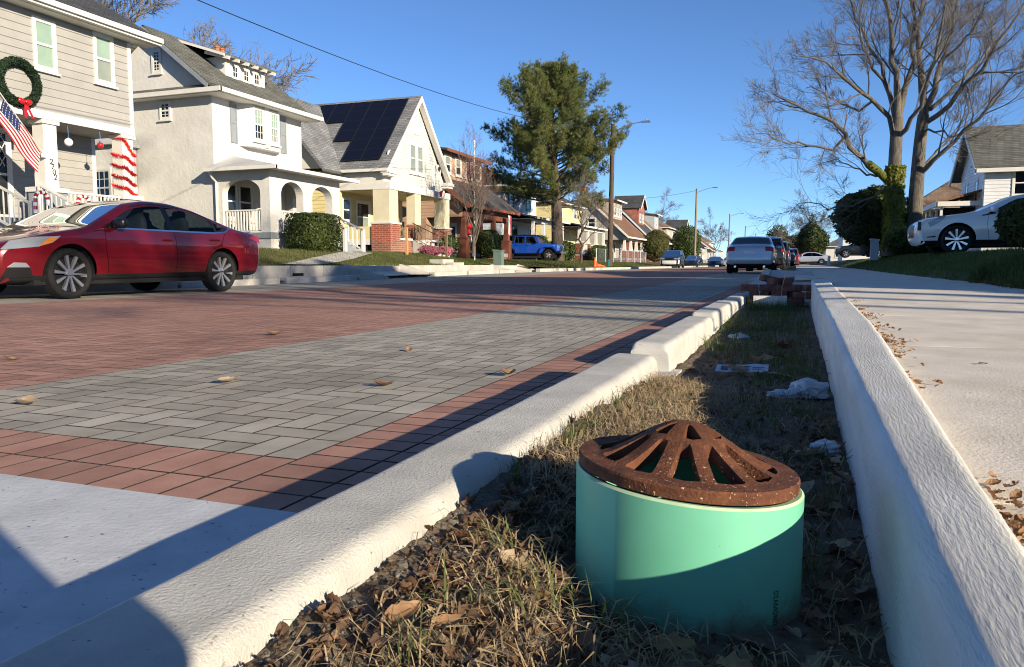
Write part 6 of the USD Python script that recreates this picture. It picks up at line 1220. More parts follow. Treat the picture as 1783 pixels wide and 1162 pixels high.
SUV = dict(L=4.6, W=1.84, belt=1.08, wheels=(.90, 3.58), rw=.36, r=.07, crown=.03, paint='paint_navy', mirror=(1.45, 1.15), tumble=.34, crease=.86, handles=((2.3, .95), (3.2, .97)), nose=.10, nl=.5, tail=.08,
    top=[(.10, .30, 'body'), (.0, .45, 'body'), (.0, .75, 'body'), (.08, .98, 'body'), (.9, 1.08, 'body'), (1.15, 1.12, 'windscreen'), (1.75, 1.60, 'roof'), (2.2, 1.69, 'roof'), (3.6, 1.69, 'roof'), (4.15, 1.64, 'rear_window'), (4.48, 1.15, 'body'), (4.56, 1.0, 'body'), (4.6, .6, 'body'), (4.52, .32, 'under'), (.10, .30, 'under')],
    dlo=[(1.32, 1.09), (1.86, 1.55), (2.3, 1.60), (3.7, 1.58), (4.12, 1.50), (4.25, 1.14), (3.4, 1.08)], windows=[[(1.5, 1.12), (1.92, 1.51), (2.38, 1.56), (2.42, 1.11)], [(2.52, 1.11), (2.48, 1.56), (3.3, 1.55), (3.34, 1.11)], [(3.44, 1.12), (3.42, 1.54), (4.02, 1.46), (4.12, 1.17)]],
    seams=[[(1.30, 1.06), (1.35, .42)], [(2.46, 1.06), (2.48, .42)], [(3.38, 1.06), (3.1, .6)]], glass='car_glass_dark', glass_r='car_glass_dark', wheel=dict(n=6, rim=.64, w0=.03, w1=.05),
    flank=[('headlight', [(.03, .78), (.05, .93), (.40, .98), (.45, .86)], 'lamp_clear', .006), ('tail_light', [(4.46, .88), (4.42, 1.14), (4.47, 1.10), (4.54, .90)], 'lamp_red', .006), ('fender_trim', [(.35, .36), (.42, .72), (.66, .90), (1.12, .90), (1.38, .72), (1.46, .36), (1.38, .36), (1.30, .66), (1.08, .82), (.72, .82), (.50, .68), (.44, .36)], 'black_plastic', .012)],
    skin=[('grille', (-.1, .12), (.72, .92), (-.40, .40), 'black_plastic', .008), ('headlight', (-.1, .2), (.76, .93), (.52, .94), 'lamp_clear', .012), ('headlight', (-.1, .2), (.76, .93), (-.94, -.52), 'lamp_clear', .012), ('number_plate', (-.1, .12), (.50, .60), (-.18, .18), 'plate', .014), ('tail_light', (4.3, 5), (.90, 1.12), (.86, .97), 'lamp_red', .01), ('tail_light', (4.3, 5), (.90, 1.12), (-.97, -.86), 'lamp_red', .01), ('number_plate', (4.4, 5), (.74, .88), (-.18, .18), 'plate', .012)])
FSUV = scaled(SUV, skin=SUV['skin'] + [('front_bumper', (-.1, .14), (.34, .71), (-1, 1), 'paint_white', .010)], flank=SUV['flank'] + [('bumper_side', [(.0, .36), (.0, .72), (.40, .72), (.40, .36)], 'paint_white', .010)])
car('suv', 'dark SUV with white front bumper facing the viewer at the far kerb', None, (-11.15, 75.5, .10), -PI / 2, FSUV, 'car')
car('sedan', 'dark blue sedan parked behind the SUV with the white bumper', None, (-11.9, 98, .10), -PI / 2, scaled(SEDAN, paint='paint_navy', mirror_mat='paint_navy'))
car('sedan', 'gray sedan parked third in the far row', None, (-10.7, 113, .10), -PI / 2, scaled(SEDAN, paint='paint_gray', mirror_mat='paint_gray'))
car('sedan', 'pale blue sedan parked at the end of the far row, beside the silver sedan', None, (-9.6, 124, .10), -PI / 2, scaled(SEDAN, paint='paint_silver', mirror_mat='paint_silver'))
car('suv', 'black SUV parked directly in front of the silver sedan', None, (-1.38, 41.0, .10), PI / 2, scaled(SUV, paint='paint_black'))
car('suv', 'dark SUV second in line beyond the silver sedan', None, (-1.20, 48.5, .10), PI / 2, scaled(SUV, paint='paint_navy'))
car('suv', 'dark maroon SUV third in line beyond the silver sedan', None, (-.6, 70, .10), PI / 2, scaled(SUV, paint='paint_maroon'))
car('sedan', 'black sedan fourth in line beyond the silver sedan', None, (-.9, 58, .10), PI / 2, scaled(SIL, paint='paint_black', mirror_mat='paint_black'))
COUPE = scaled(SEDAN, paint='paint_white', mirror_mat='paint_white', L=4.87, wheels=(.88, 3.76), rw=.35, wheel=dict(n=9, rim=.78, w0=.016, w1=.028), mirror=(1.62, 1.06), nose=.12, crease=.86,
    top=[(.12, .22, 'body'), (.02, .36, 'body'), (.0, .60, 'body'), (.03, .80, 'body'), (.18, .88, 'body'), (.75, .97, 'body'), (1.3, 1.04, 'windscreen'), (2.05, 1.40, 'roof'), (2.5, 1.47, 'roof'), (2.9, 1.46, 'roof'), (3.35, 1.40, 'rear_window'), (4.1, 1.13, 'body'), (4.75, 1.09, 'body'), (4.85, .93, 'body'), (4.87, .5, 'body'), (4.8, .26, 'under'), (.12, .22, 'under')],
    flank=[('headlight', [(.30, .66), (.24, .76), (.50, .93), (.62, .93), (.50, .78)], 'lamp_clear', .006), ('grille_side', [(.02, .58), (.03, .78), (.10, .80), (.10, .58)], 'black_plastic', .006), ('fog_lamp', [(.24, .40), (.24, .43), (.42, .445), (.42, .42)], 'black_plastic', .006), ('fender_vent', [(1.38, .90), (1.40, .94), (1.72, .97)], 'black_plastic', .006)], chrome_line=[(1.62, .985), (2.7, .985), (3.62, .985)], seams=[[(1.52, .97), (1.50, .70), (1.56, .34)], [(2.76, .97), (2.80, .6), (2.78, .33)]])
car('sedan', 'white luxury sedan in the driveway on the right, half hidden by the dark bush', None, (5.17, 22.2, .70), PI + .03, COUPE)
car('suv', 'black SUV in the shade on the right behind the dark evergreen', None, (5.5, 74, 1.0), PI, scaled(SUV, paint='paint_black', L=4.6))
car('sedan', 'dark car in deep shade behind the white car', None, (6.0, 28.5, .80), PI, scaled(SIL, paint='paint_navy', mirror_mat='paint_navy'))
car('sedan', 'pale car parked far down the right sidewalk', None, (1.4, 96, .4), PI, scaled(SIL))
JEEP = dict(L=4.55, W=1.66, belt=1.18, wheels=(.72, 3.66), rw=.40, r=.03, crown=.012, paint='paint_blue', mirror=(1.55, 1.28), mirror_mat='black_plastic', tumble=.16, crease=3, nose=.10, nl=1.3, tail=.02, handles=((2.2, 1.05), (3.05, 1.05)), smooth=1, roof_mat='black_plastic', arch=.08, pillar=.9,
    top=[(.10, .50, 'body'), (.06, .62, 'body'), (.06, 1.05, 'body'), (.12, 1.12, 'body'), (1.32, 1.22, 'windscreen'), (1.62, 1.74, 'roof'), (1.75, 1.80, 'roof'), (4.25, 1.82, 'roof'), (4.32, 1.74, 'rear_window'), (4.45, 1.22, 'body'), (4.47, .60, 'body'), (4.40, .48, 'under'), (.10, .50, 'under')],
    dlo=[(1.50, 1.22), (1.72, 1.70), (4.22, 1.72), (4.32, 1.20)], windows=[[(1.58, 1.25), (1.76, 1.66), (2.36, 1.66), (2.36, 1.25)], [(2.46, 1.25), (2.46, 1.66), (3.12, 1.66), (3.18, 1.25)], [(3.36, 1.30), (3.34, 1.66), (4.12, 1.66), (4.20, 1.30)]],
    seams=[[(1.42, 1.2), (1.42, .58), (2.3, .58)], [(2.41, 1.2), (2.41, .58)], [(3.22, 1.2), (3.22, 1.0), (3.0, .62)]], glass='car_glass_dark', glass_r='car_glass_dark', wheel=dict(n=5, rim=.56, w0=.045, w1=.06),
    flank=[('door_frame', [(1.52, 1.20), (1.74, 1.70), (2.40, 1.70), (2.40, 1.66), (1.77, 1.66), (1.60, 1.20)], 'paint_blue', .008), ('door_frame', [(2.36, 1.2), (2.36, 1.7), (3.16, 1.70), (3.26, 1.20), (3.18, 1.20), (3.11, 1.66), (2.46, 1.66), (2.46, 1.2)], 'paint_blue', .010), ('side_step', [(1.25, .44), (1.25, .52), (3.05, .52), (3.05, .44)], 'black_plastic', .06),
           ('indicator', [(.30, 1.0), (.30, 1.05), (.42, 1.05), (.42, 1.0)], 'lamp_amber', .01), ('roof_edge', [(1.62, 1.71), (1.68, 1.785), (4.25, 1.80), (4.30, 1.70)], 'black_plastic', .008), ('rear_corner', [(4.22, 1.20), (4.22, 1.70), (4.30, 1.70), (4.42, 1.22)], 'black_plastic', .009), ('quarter_panel', [(3.24, 1.20), (3.24, 1.70), (3.36, 1.70), (3.36, 1.20)], 'black_plastic', .011)], skin=[('grille', (-.1, .11), (.66, 1.04), (-.5, .5), 'black_plastic', .006), ('headlight', (-.1, .11), (.82, 1.02), (.62, .90), 'lamp_clear', .012), ('headlight', (-.1, .11), (.82, 1.02), (-.90, -.62), 'lamp_clear', .012)])
jp = car('jeep', 'bright blue boxy four wheel drive with black hard top parked beside the brown house', None, (-17.45, 51.3, .69), .02, JEEP)
for w in JEEP['wheels']:                                     # flared arches and front bumper
    for sd in (1, -1):
        m = MB(); x = JEEP['L'] / 2 - w; a, b = sorted((sd * .80, sd * .98)); g = [(-.62, .62), (-.5, .86), (-.28, .97), (.30, .97), (.52, .84), (.60, .66)]
        for (p, q), (p2, q2) in zip(g[:-1], g[1:]): m.hexa([(x + p, a, q - .05), (x + p2, a, q2 - .05), (x + p2, b, q2 - .05), (x + p, b, q - .05), (x + p, a, q), (x + p2, a, q2), (x + p2, b, q2), (x + p, b, q)])
        obj('fender', m, 'paint_blue', jp, local=True)
m = MB(); m.box(2.16, -.85, .50, 2.36, .85, .68); obj('front_bumper', m, 'black_plastic', jp, local=True)
m = MB(); m.box(2.20, -.55, .50, 2.40, .55, .62); obj('bumper_guard', m, 'lamp_gray', jp, local=True)
m = MB(); m.revolve([(.0, -.12), (.25, -.12), (.38, -.09), (.38, .09), (.25, .12), (0, .12)], 24, (-2.42, 0, 1.0), 'x'); obj('spare_wheel', m, 'rubber', jp, smooth=40, local=True)
# ================================================================== the drain riser in the foreground
PC, PR, PZ = np.array([-.1345, 1.082]), .1555, .166
TD = np.array([.939, .345]) * math.tan(math.radians(-5.0))    # the rim is cut a little aslant
def rim_z(x, y): return PZ + (x - PC[0]) * TD[0] + (y - PC[1]) * TD[1]
t = thing('drain_riser', 'short green plastic pipe standing in the planting strip, half in shade', 'pipe', (PC[0], PC[1], 0))
n = 96; g = np.arange(n) * 2 * PI / n; m = MB()
def ring(r, zf): x, y = PC[0] + r * np.cos(g), PC[1] + r * np.sin(g); return np.stack([x, y, zf(x, y)], 1)
lo = lambda x, y: -.12 + 0 * x
def band(A, B): m_ = MB(); i = np.arange(n); k = (i + 1) % n; return m_.add(np.vstack([A, B]), np.stack([i, k, n + k, n + i], 1))
obj('pipe_wall', band(ring(PR, lo), ring(PR, lambda x, y: rim_z(x, y) - .003)), 'pvc_green', t, smooth=True)
obj('pipe_inside', band(ring(PR - .011, lambda x, y: rim_z(x, y) - .001), ring(PR - .011, lo)), 'pvc_green', t, smooth=True)
mb = band(ring(PR, lambda x, y: rim_z(x, y) - .003), ring(PR - .003, rim_z)); mb.add(*band(ring(PR - .003, rim_z), ring(PR - .011, lambda x, y: rim_z(x, y) - .001)).arrays()); obj('cut_rim', mb, 'pvc_cut', t, smooth=True)
m = MB(); m.revolve([(0, -.05), (PR - .012, -.05)], 24, (PC[0], PC[1], 0)); obj('pipe_bottom', m, 'soil', t)
for k, (word, z0, hh) in enumerate((('DIAMOND', .052, .0085),)):
    tm = meshkit.text_mesh(word, hh, .0006); a0 = math.radians(-38.5); v = tm.vertices; a = a0 + v[:, 1] / PR; rr = PR - .0002 + v[:, 2]
    obj('lettering', (np.stack([PC[0] + rr * np.cos(a), PC[1] + rr * np.sin(a), z0 - v[:, 0] * .78], 1), tm.faces), 'ink', t)
# cast iron beehive grate: a turned shell with slots cut through it
def turned(prof, nn=96):
    cs = m3.CrossSection([[tuple(p) for p in prof]]); return m3.Manifold.revolve(cs, nn)
shell_ = turned([(0, .087), (0, .070), (.014, .068), (.030, .060), (.052, .042), (.082, .022), (.112, .006), (.146, 0), (.1535, .002), (.1545, .018), (.1525, .0215), (.127, .0225), (.108, .030), (.082, .046), (.060, .062), (.040, .076), (.024, .0845), (.010, .087)])
cut = m3.Manifold()
def slot(r0, r1, w0, w1, a, rnd):
    p = Polygon([(r0, -w0 / 2), (r1, -w1 / 2), (r1 + .004, 0), (r1, w1 / 2), (r0, w0 / 2)]).buffer(-rnd).buffer(rnd, 6); p = affinity.rotate(p, math.degrees(a), origin=(0, 0)); c = np.array(p.exterior.coords)[:-1]
    if Polygon(c).exterior.is_ccw is False: c = c[::-1]
    return m3.CrossSection([[tuple(q) for q in c]]).extrude(.3).translate((0, 0, -.1))
for k in range(12): cut += slot(.057, .121, .013, .044, 2 * PI * k / 12 + .10, .0045)
for k in range(6): cut += slot(.016, .046, .003, .026, 2 * PI * k / 6 - .24, .0013)
gr = (shell_ - cut).refine_to_length(.009); mm = gr.to_mesh(); v = np.array(mm.vert_properties[:, :3]); f = np.array(mm.tri_verts)
nse = (meshkit.fbm(v * 90, 3, 4) - .5) * .0009; v = v * [.978, .978, .84] + np.stack([nse * .6, nse[::-1] * .3, nse], 1)
v[:, 0] += PC[0] - .001; v[:, 1] += PC[1]; v[:, 2] += rim_z(v[:, 0], v[:, 1]) + .001
obj('drain_grate', (v, f), 'rust', None, smooth=32, label='rusty cast iron dome grate with slots lying on the green pipe', cat='grate')
# ================================================================== litter, leaves, straw and grass of the planting strip
R = np.random.default_rng(99)
def leaf_mesh(L, Wd, kind, curl, fold, seed):
    r = np.random.default_rng(seed); ns = 11; tt = np.linspace(0, 1, ns)
    if kind == 'oak': w = Wd * np.sin(PI * np.clip(tt, .0, 1) ** .8) ** .7 * (1 + .45 * np.sin(tt * PI * 6 + .4)) * .8
    else: w = Wd * np.sin(PI * tt) ** .85
    w[0] = .0012; w[-1] = .0006; sx = np.array([-1, -.5, 0, .5, 1.0]); P = []
    b1, b2 = r.normal(0, .5, 2)
    for i, q in enumerate(tt):
        for s in sx:
            jag = 1 + r.normal(0, .06) if abs(s) == 1 else 1; y = s * w[i] * jag; z = fold * abs(y) + curl * (q - .45) ** 2 * L * 1.3 + b1 * y * (q - .5) * 1.2 + curl * y * y / L * 3 + r.normal(0, .0009)
            P.append((q * L - L / 2 - curl * curl * .1 * L * (q - .5), y, z))
    f = []
    for i in range(ns - 1):
        for j in range(4): a = i * 5 + j; f += [[a, a + 1, a + 6], [a, a + 6, a + 5]]
    v = np.array(P); v = np.vstack([v, v[[2, 2]] + [[-.012, .0006, .001], [-.012, -.0006, .001]]]); k = len(v); f += [[2, k - 2, k - 1]]
    return v, np.array(f)
def euler(a, b, c): return trimesh.transformations.euler_matrix(a, b, c)[:3, :3]
def free(x, y, pad=.0): return math.hypot(x - PC[0], y - PC[1]) > PR + pad and -.49 < x < .118 and y > .3
def rand_spot(w=None):
    while True:
        x, y = R.uniform(-.49, .12), .42 + R.exponential(1.15)
        if y < 9 and free(x, y, .012): return x, y
n_leaf = 0
def put_leaf(x, y, L, mat_, kind=None, tilt=.22, z=None, lift=.008, label=None, group=None, rz_=None, curl=None):
    v, f = leaf_mesh(L, L * R.uniform(.20, .30), kind or ('oak' if R.random() < .6 else 'plain'), R.uniform(-.2, .55) if curl is None else curl, R.uniform(.1, .6), int(R.integers(1e6)))
    v = v @ euler(R.normal() * tilt, R.normal() * tilt, R.uniform(0, 6.28) if rz_ is None else rz_).T; zz = soil_z(x, y) if z is None else z; v = v + [x, y, float(zz) + lift - min(0, np.percentile(v[:, 2], 20)) * .8]
    return v, f
LEAF_L = 'curled brown dead leaf among straw in the planting strip'
for k in range(215):
    if k < 85: x, y = -.43 + abs(R.normal(.13, .12)), R.uniform(.48, 1.35)
    elif k < 185: x, y = R.uniform(-.05, .12), R.uniform(.5, 1.9)
    else: x, y = rand_spot()
    if not free(x, y, .01): continue
    v, f = put_leaf(x, y, R.uniform(.026, .062) * (1 if y < 2 else 1.5), None); obj('dead_leaf', (v, f), ('dead_leaf', 'dead_leaf', 'dead_leaf_dark', 'dead_leaf_pale')[R.integers(4)], None, smooth=True, label=LEAF_L, cat='leaf', group='dead leaves in the planting strip')
for (x, y, L, rz_, lb, mt) in ((.075, .88, .11, 1.9, 'large pale lobed leaf at the foot of the low wall beside the pipe', 'dead_leaf_pale'), (-.02, .80, .09, .2, 'large lobed leaf right in front of the green pipe, under its lettering', 'dead_leaf_pale'), (-.13, .84, .085, 2.9, 'broad dark leaf leaning against the front of the green pipe', 'dead_leaf'), (-.30, 1.52, .11, 2.0, 'upright brown leaf in the straw behind the pipe', 'dead_leaf'), (.05, 1.95, .13, .9, 'gray brown crumpled leaf by the wall behind the pipe', 'dead_leaf_pale'), (-.20, 3.38, .16, .5, 'star shaped leaf lying over the paper strip', 'dead_leaf_pale'), (-.06, 3.46, .17, -.2, 'long lobed leaf at the right end of the paper strip', 'dead_leaf_pale'), (-.16, 3.9, .2, .1, 'flat orange brown leaf behind the paper strip', 'dead_leaf'), (-.03, 4.6, .2, 1, 'orange brown leaf near the wall halfway along the strip', 'dead_leaf'), (.1, 2.35, .12, 1.2, 'small orange leaf leaning on the low wall', 'dead_leaf')):
    v, f = put_leaf(x, y, L, None, 'oak', .2, rz_=rz_); obj('dead_leaf', (v, f), mt, None, smooth=True, label=lb, cat='leaf')
m = MB()
for k in range(1500):                                         # crumbs of leaves
    x, y = rand_spot()
    if k % 3 == 0: x, y = -.46 + abs(R.normal(.11, .12)), R.uniform(.45, 1.5)
    if not free(x, y): continue
    L = R.uniform(.006, .024); v, f = leaf_mesh(L, L * .4, 'plain', R.uniform(-.5, 1.5), .4, int(R.integers(1e6))); m.add(v @ euler(R.normal() * .6, R.normal() * .6, R.uniform(0, 6.28)).T + [x, y, float(soil_z(x, y)) + .006], f)
obj('leaf_litter', m, 'dead_leaf_dark', smooth=True, kind='stuff', label='crumbled brown leaf litter over the soil of the planting strip', cat='leaf litter')
def blades(P, head, lean, Ln, w, r, flat=None):
    """bent grass blades, all at once: lean 0 upright .. 1.5 lying"""
    n = len(P); d0 = np.stack([np.cos(head) * np.sin(lean * .55), np.sin(head) * np.sin(lean * .55), np.cos(lean * .55)], 1); d1 = np.stack([np.cos(head) * np.sin(lean * 1.35), np.sin(head) * np.sin(lean * 1.35), np.cos(lean * 1.35)], 1)
    sdv = np.stack([-np.sin(head), np.cos(head), r.normal(size=n) * .5], 1); sdv /= np.linalg.norm(sdv, axis=1, keepdims=True); A = P; B = P + d0 * Ln[:, None] * .5; C = B + d1 * Ln[:, None] * .5; w = np.broadcast_to(w, (n,))[:, None]
    V = np.stack([A - sdv * w, A + sdv * w, B - sdv * w * .8, B + sdv * w * .8, C], 1); f = np.array([[0, 1, 3], [0, 3, 2], [2, 3, 4]]); return V.reshape(-1, 3), (np.arange(n)[:, None, None] * 5 + f).reshape(-1, 3)
def field(n, fn, dens=None):
    P = []
    while len(P) < n:
        x, y = fn()
        if free(x, y, .004 if R.random() < .3 else .035): P.append((x, y))
    P = np.array(P); return np.c_[P, soil_z(P[:, 0], P[:, 1])]
def lit(): return (-.40 + abs(R.normal(.10, .12)), R.uniform(.5, 2.9))
def clumped(nc, fn, spread):
    C = [fn() for _ in range(nc)]; return lambda: (lambda c: (c[0] + R.normal() * spread, c[1] + R.normal() * spread * 1.4))(C[R.integers(nc)])
def strip(): return (R.uniform(-.39, .12), .4 + R.exponential(1.6))
m = MB()
for n_, fn, l0, l1, ln0, ln1, w in ((4600, clumped(120, lit, .035), 1.0, 1.5, .02, .07, .0009), (2000, strip, 1.2, 1.6, .02, .07, .0010), (600, clumped(40, strip, .03), .5, 1.3, .02, .055, .0010), (4200, clumped(80, lambda: (R.uniform(-.46, -.22), R.uniform(1.25, 2.9)), .05), .7, 1.5, .02, .07, .0010)):
    P = field(n_, fn); k = len(P); P[:, 2] += R.uniform(-.002, .010, k); m.add(*blades(P, R.uniform(0, 6.28, k), R.uniform(l0, l1, k), R.uniform(ln0, ln1, k), w * R.uniform(.6, 1.5, k), R))
obj('dry_grass', m, 'straw', kind='stuff', label='matted straw coloured dry grass in the planting strip', cat='dry grass')
m = MB()
for n_, fn, l0, l1, ln0, ln1, w in ((420, clumped(45, strip, .012), .2, 1.1, .03, .08, .0012), (170, clumped(34, lit, .018), .6, 1.35, .025, .06, .0010), (3200, clumped(170, lambda: (R.uniform(-.5, .12), R.uniform(3.2, 9.2)), .07), .3, 1.2, .04, .10, .002), (500, clumped(30, lambda: (R.uniform(-.15, .12), R.uniform(1.6, 3.2)), .05), .4, 1.2, .03, .08, .0013), (420, clumped(14, lambda: (R.uniform(-.42, -.05), R.uniform(8.3, 8.95)), .04), .1, .8, .08, .15, .002), (160, clumped(10, lambda: (R.uniform(-.47, -.44), R.uniform(1.0, 2.6)), .01), .2, .9, .03, .07, .0012), (34, clumped(7, lambda: (R.uniform(-.32, -.15), R.uniform(.78, .92)), .02), .4, 1.0, .05, .09, .0012)):
    P = field(n_, fn); k = len(P); m.add(*blades(P, R.uniform(0, 6.28, k), R.uniform(l0, l1, k), R.uniform(ln0, ln1, k), w * R.uniform(.6, 1.4, k), R))
obj('green_grass', m, 'grass_green', kind='stuff', label='thin tufts of green grass in the planting strip', cat='grass')
m = MB(); ico = trimesh.creation.icosphere(1)
def pebble(x, y, s, sd): v = ico.vertices * (1 + .35 * (meshkit.noise(ico.vertices * 1.7 + sd * 7.7, sd)[:, None] - .5) * 2) * [s, s * R.uniform(.6, 1), s * R.uniform(.4, .8)]; return v @ euler(0, 0, R.uniform(0, 6)).T + [x, y, float(soil_z(x, y)) + s * .2], ico.faces
for k in range(1800):
    x, y = -.5 + abs(R.normal(0, .08)), R.uniform(.42, 2.2)
    if free(x, y): m.add(*pebble(x, y, R.uniform(.0010, .0036), k))
obj('gravel', m, 'stone', kind='stuff', label='fine gravel and grit in the bare soil along the kerb', cat='gravel')
for k in range(34):
    x, y = (-.5 + abs(R.normal(.02, .06)), R.uniform(.45, 1.5)) if k < 24 else rand_spot()
    if free(x, y, .01): obj('pebble', pebble(x, y, R.uniform(.005, .012), k + 50), 'stone', None, label='small gray or white stone on the soil near the kerb', cat='stone', group='loose stones along the kerb')
# paper strip and plastic rubbish
def strip_mesh(P0, U, Vv, nu, nv, bump_, seed):
    a, b = np.meshgrid(np.linspace(0, 1, nu), np.linspace(0, 1, nv), indexing='ij'); p = np.array(P0) + a[..., None] * np.array(U) + b[..., None] * np.array(Vv); p[..., 2] += bump_ * (meshkit.fbm(np.stack([a * 4, b * 4, 0 * a], -1) + seed, 3, seed) - .3); i, j = np.meshgrid(np.arange(nu - 1), np.arange(nv - 1), indexing='ij'); q = i * nv + j
    return p.reshape(-1, 3), np.stack([q, q + nv, q + nv + 1, q + 1], -1).reshape(-1, 4)
pt = thing('paper_strip', 'white printed paper strip lying on the soil', 'paper', (-.31, 3.43, 0)); z0 = float(soil_z(-.2, 3.42)) + .015
m = MB(); m.add(*strip_mesh((-.31, 3.38, z0), (.215, .03, .006), (0, .085, .022), 14, 4, .012, 3)); obj('sheet', m, 'paper_white', pt, smooth=True)
for k, (a, wd, b, hh) in enumerate(((.02, .03, .2, .5), (.065, .018, .15, .7), (.09, .05, .62, .12), (.09, .045, .40, .10), (.09, .05, .2, .1), (.15, .05, .5, .1), (.15, .04, .3, .1))):
    m = MB(); m.add(*strip_mesh((-.31 + a, 3.38 + .03 * a / .215 + .085 * b, z0 + .022 * b + .0085), (wd, .03 * wd / .215, 0), (0, .085 * hh, .022 * hh), 3, 2, 0, 1)); obj('print', m, 'print_ink', pt)
def crumple(name, loc, size, seed, label, mat_='plastic_white'):
    s = trimesh.creation.icosphere(3); d = s.vertices; r = 1 + .55 * (meshkit.fbm(d * 1.8 + seed, 4, seed) - .5) * 2; v = d * r[:, None] * np.array(size); v[:, 2] = np.maximum(v[:, 2], -size[2] * .4); obj(name, (v + np.array(loc) + [0, 0, float(soil_z(loc[0], loc[1]))], s.faces), mat_, None, smooth=35, label=label, cat='rubbish')
crumple('crumpled_cup', (.055, 2.93, .02), (.07, .06, .042), 3, 'crushed white foam cup lying near the wall behind the paper strip'); crumple('plastic_scrap', (-.03, 2.86, .012), (.05, .035, .018), 5, 'torn white plastic scrap beside the crushed cup'); crumple('plastic_scrap', (.085, 2.05, .012), (.035, .05, .02), 8, 'crumpled pale plastic scrap by the wall behind the grate'); crumple('plastic_scrap', (-.33, 5.2, .0), (.07, .06, .03), 9, 'pale stone like scrap in the grass near the middle of the strip')
# fallen leaves on the road and along the sidewalk
for (x, y, L, lb) in ((-2.05, 2.39, .10, 'tan curled leaf lying on the gray pavers'), (-1.44, 2.52, .085, 'thin orange leaf on the gray pavers nearest the kerb'), (-3.15, 4.12, .13, 'brown leaf on the red pavers near the gray border'), (-1.10, 2.95, .11, 'brown leaf on the shadow edge of the red border pavers'), (-3.50, 2.60, .08, 'pale leaf at the left edge on the red pavers'), (-2.34, 1.78, .09, 'small tan leaf on the gray pavers near the left edge'), (-1.9, 3.6, .07, 'small light crumb on the gray pavers')):
    v, f = put_leaf(x, y, L, None, 'plain', .12, z=road_z(y), lift=.006, curl=.5); obj('fallen_leaf', (v, f), 'dead_leaf_pale' if 'tan' in lb or 'pale' in lb else 'dead_leaf', None, smooth=True, label=lb, cat='leaf')
m = MB()
for yc, k in ((1.02, 70), (3.95, 20), (4.6, 36), (3.3, 46), (2.9, 22), (6.0, 16), (5.2, 12), (2.3, 10)):
    for q in range(k):
        y = yc + R.normal() * .13; x = np.interp(y, _wy, _wo) + .008 + abs(R.normal()) * .016 * (1 + .35 * y); L = R.uniform(.010, .026); v, f = leaf_mesh(L, L * .3, 'plain', R.uniform(0, .6), .4, int(R.integers(1e6))); m.add(v @ euler(R.normal() * .4, R.normal() * .4, R.uniform(0, 6)).T + [x, y, walk_z(y) + .008], f)
obj('leaf_heap', m, 'dead_leaf', smooth=True, kind='stuff', label='small drifts of brown leaves along the wall on the sidewalk', cat='leaves')
for (x, y) in ((.62, 2.2), (.75, 1.75), (.9, 2.4), (.55, 2.7), (1.1, 3.1)):
    v, f = put_leaf(x, y, .035, None, 'plain', .2, z=walk_z(y), lift=.003); obj('fallen_leaf', (v, f), 'dead_leaf', None, smooth=True, label='tiny brown leaf lying on the bare sidewalk', cat='leaf', group='tiny leaves on the sidewalk')
# ---- loose bricks piled at the end of the strip
def brick_at(x, y, z, rz_, lb=None, tip=0.0, roll=0.0):
    c = .004; h_ = np.array([.099, .049, .0375]); pts = [np.array(s) * h_ - np.array(s) * q for s in np.ndindex(2, 2, 2) for s in [tuple(2 * np.array(s) - 1)] for q in ([0, c, c], [c, 0, c], [c, c, 0])]; hull = trimesh.convex.convex_hull(np.array(pts)); v = hull.vertices @ euler(roll, tip, rz_).T + [x, y, z]
    obj('loose_brick', (v, hull.faces), 'loose_brick', None, label=lb or 'loose red brick in the heap at the end of the planting strip', cat='brick', group=None if lb else 'bricks heaped at the end of the strip')
zb0 = -.02
for (x0, y0, z0, n_, st, rz_, jit) in ((-.06, 9.28, .03, 2, .11, PI / 2, .1), (-.48, 9.55, .03, 3, .212, 0, .06), (-.44, 9.60, .11, 5, .113, PI / 2, .10), (-.50, 9.60, .187, 3, .206, 0, .12), (.16 - .1, 9.45, .11, 2, .1, PI / 2, .15), (.0, 9.62, .19, 2, .115, PI / 2, .25), (-.20, 9.70, .262, 2, .125, PI / 2, .35), (.02, 9.8, .03, 1, .2, .4, .1)):
    for k in range(n_): brick_at(x0 + k * st + R.normal() * .008, y0 + R.normal() * .02, zb0 + z0 + .012, rz_ + R.normal() * jit, roll=R.normal() * .05)
brick_at(-.30, 9.85, zb0 + .30, .5, 'loose red brick lying askew at the top of the heap', .22); brick_at(-.12, 12.0, .225, .5, 'loose red brick lying apart on the sloping ramp slab', -.05); brick_at(-.10, 9.95, .20, 1.1, 'loose red brick leaning behind the top of the heap', .3)
m = MB(); m.box(-.43, 9.02, -.03, -.08, 9.16, .105); tq = trimesh.Trimesh(*m.arrays(), process=False).subdivide().subdivide(); tq.vertices = wob(tq.vertices, .012, 20, 3); obj('concrete_block', tq, 'wall_concrete', smooth=40, label='white concrete block lying in front of the brick heap', cat='block')
m = MB(); m.tube([(-.14, 9.25, 0), (-.135, 9.27, .2), (-.10, 9.3, .36), (-.08, 9.3, .47)], [.004, .004, .003, .002], 5); obj('dry_stalk', m, 'straw', label='single dry stalk standing before the brick heap', cat='stalk')
m = MB(); m.slab((-.40, 9.66, .225), (-.33, 9.66, .25), (-.33, 9.72, .25), (-.40, 9.72, .225), .004); obj('paper_scrap', m, 'paper_white', label='scrap of white paper caught in the brick heap', cat='paper')
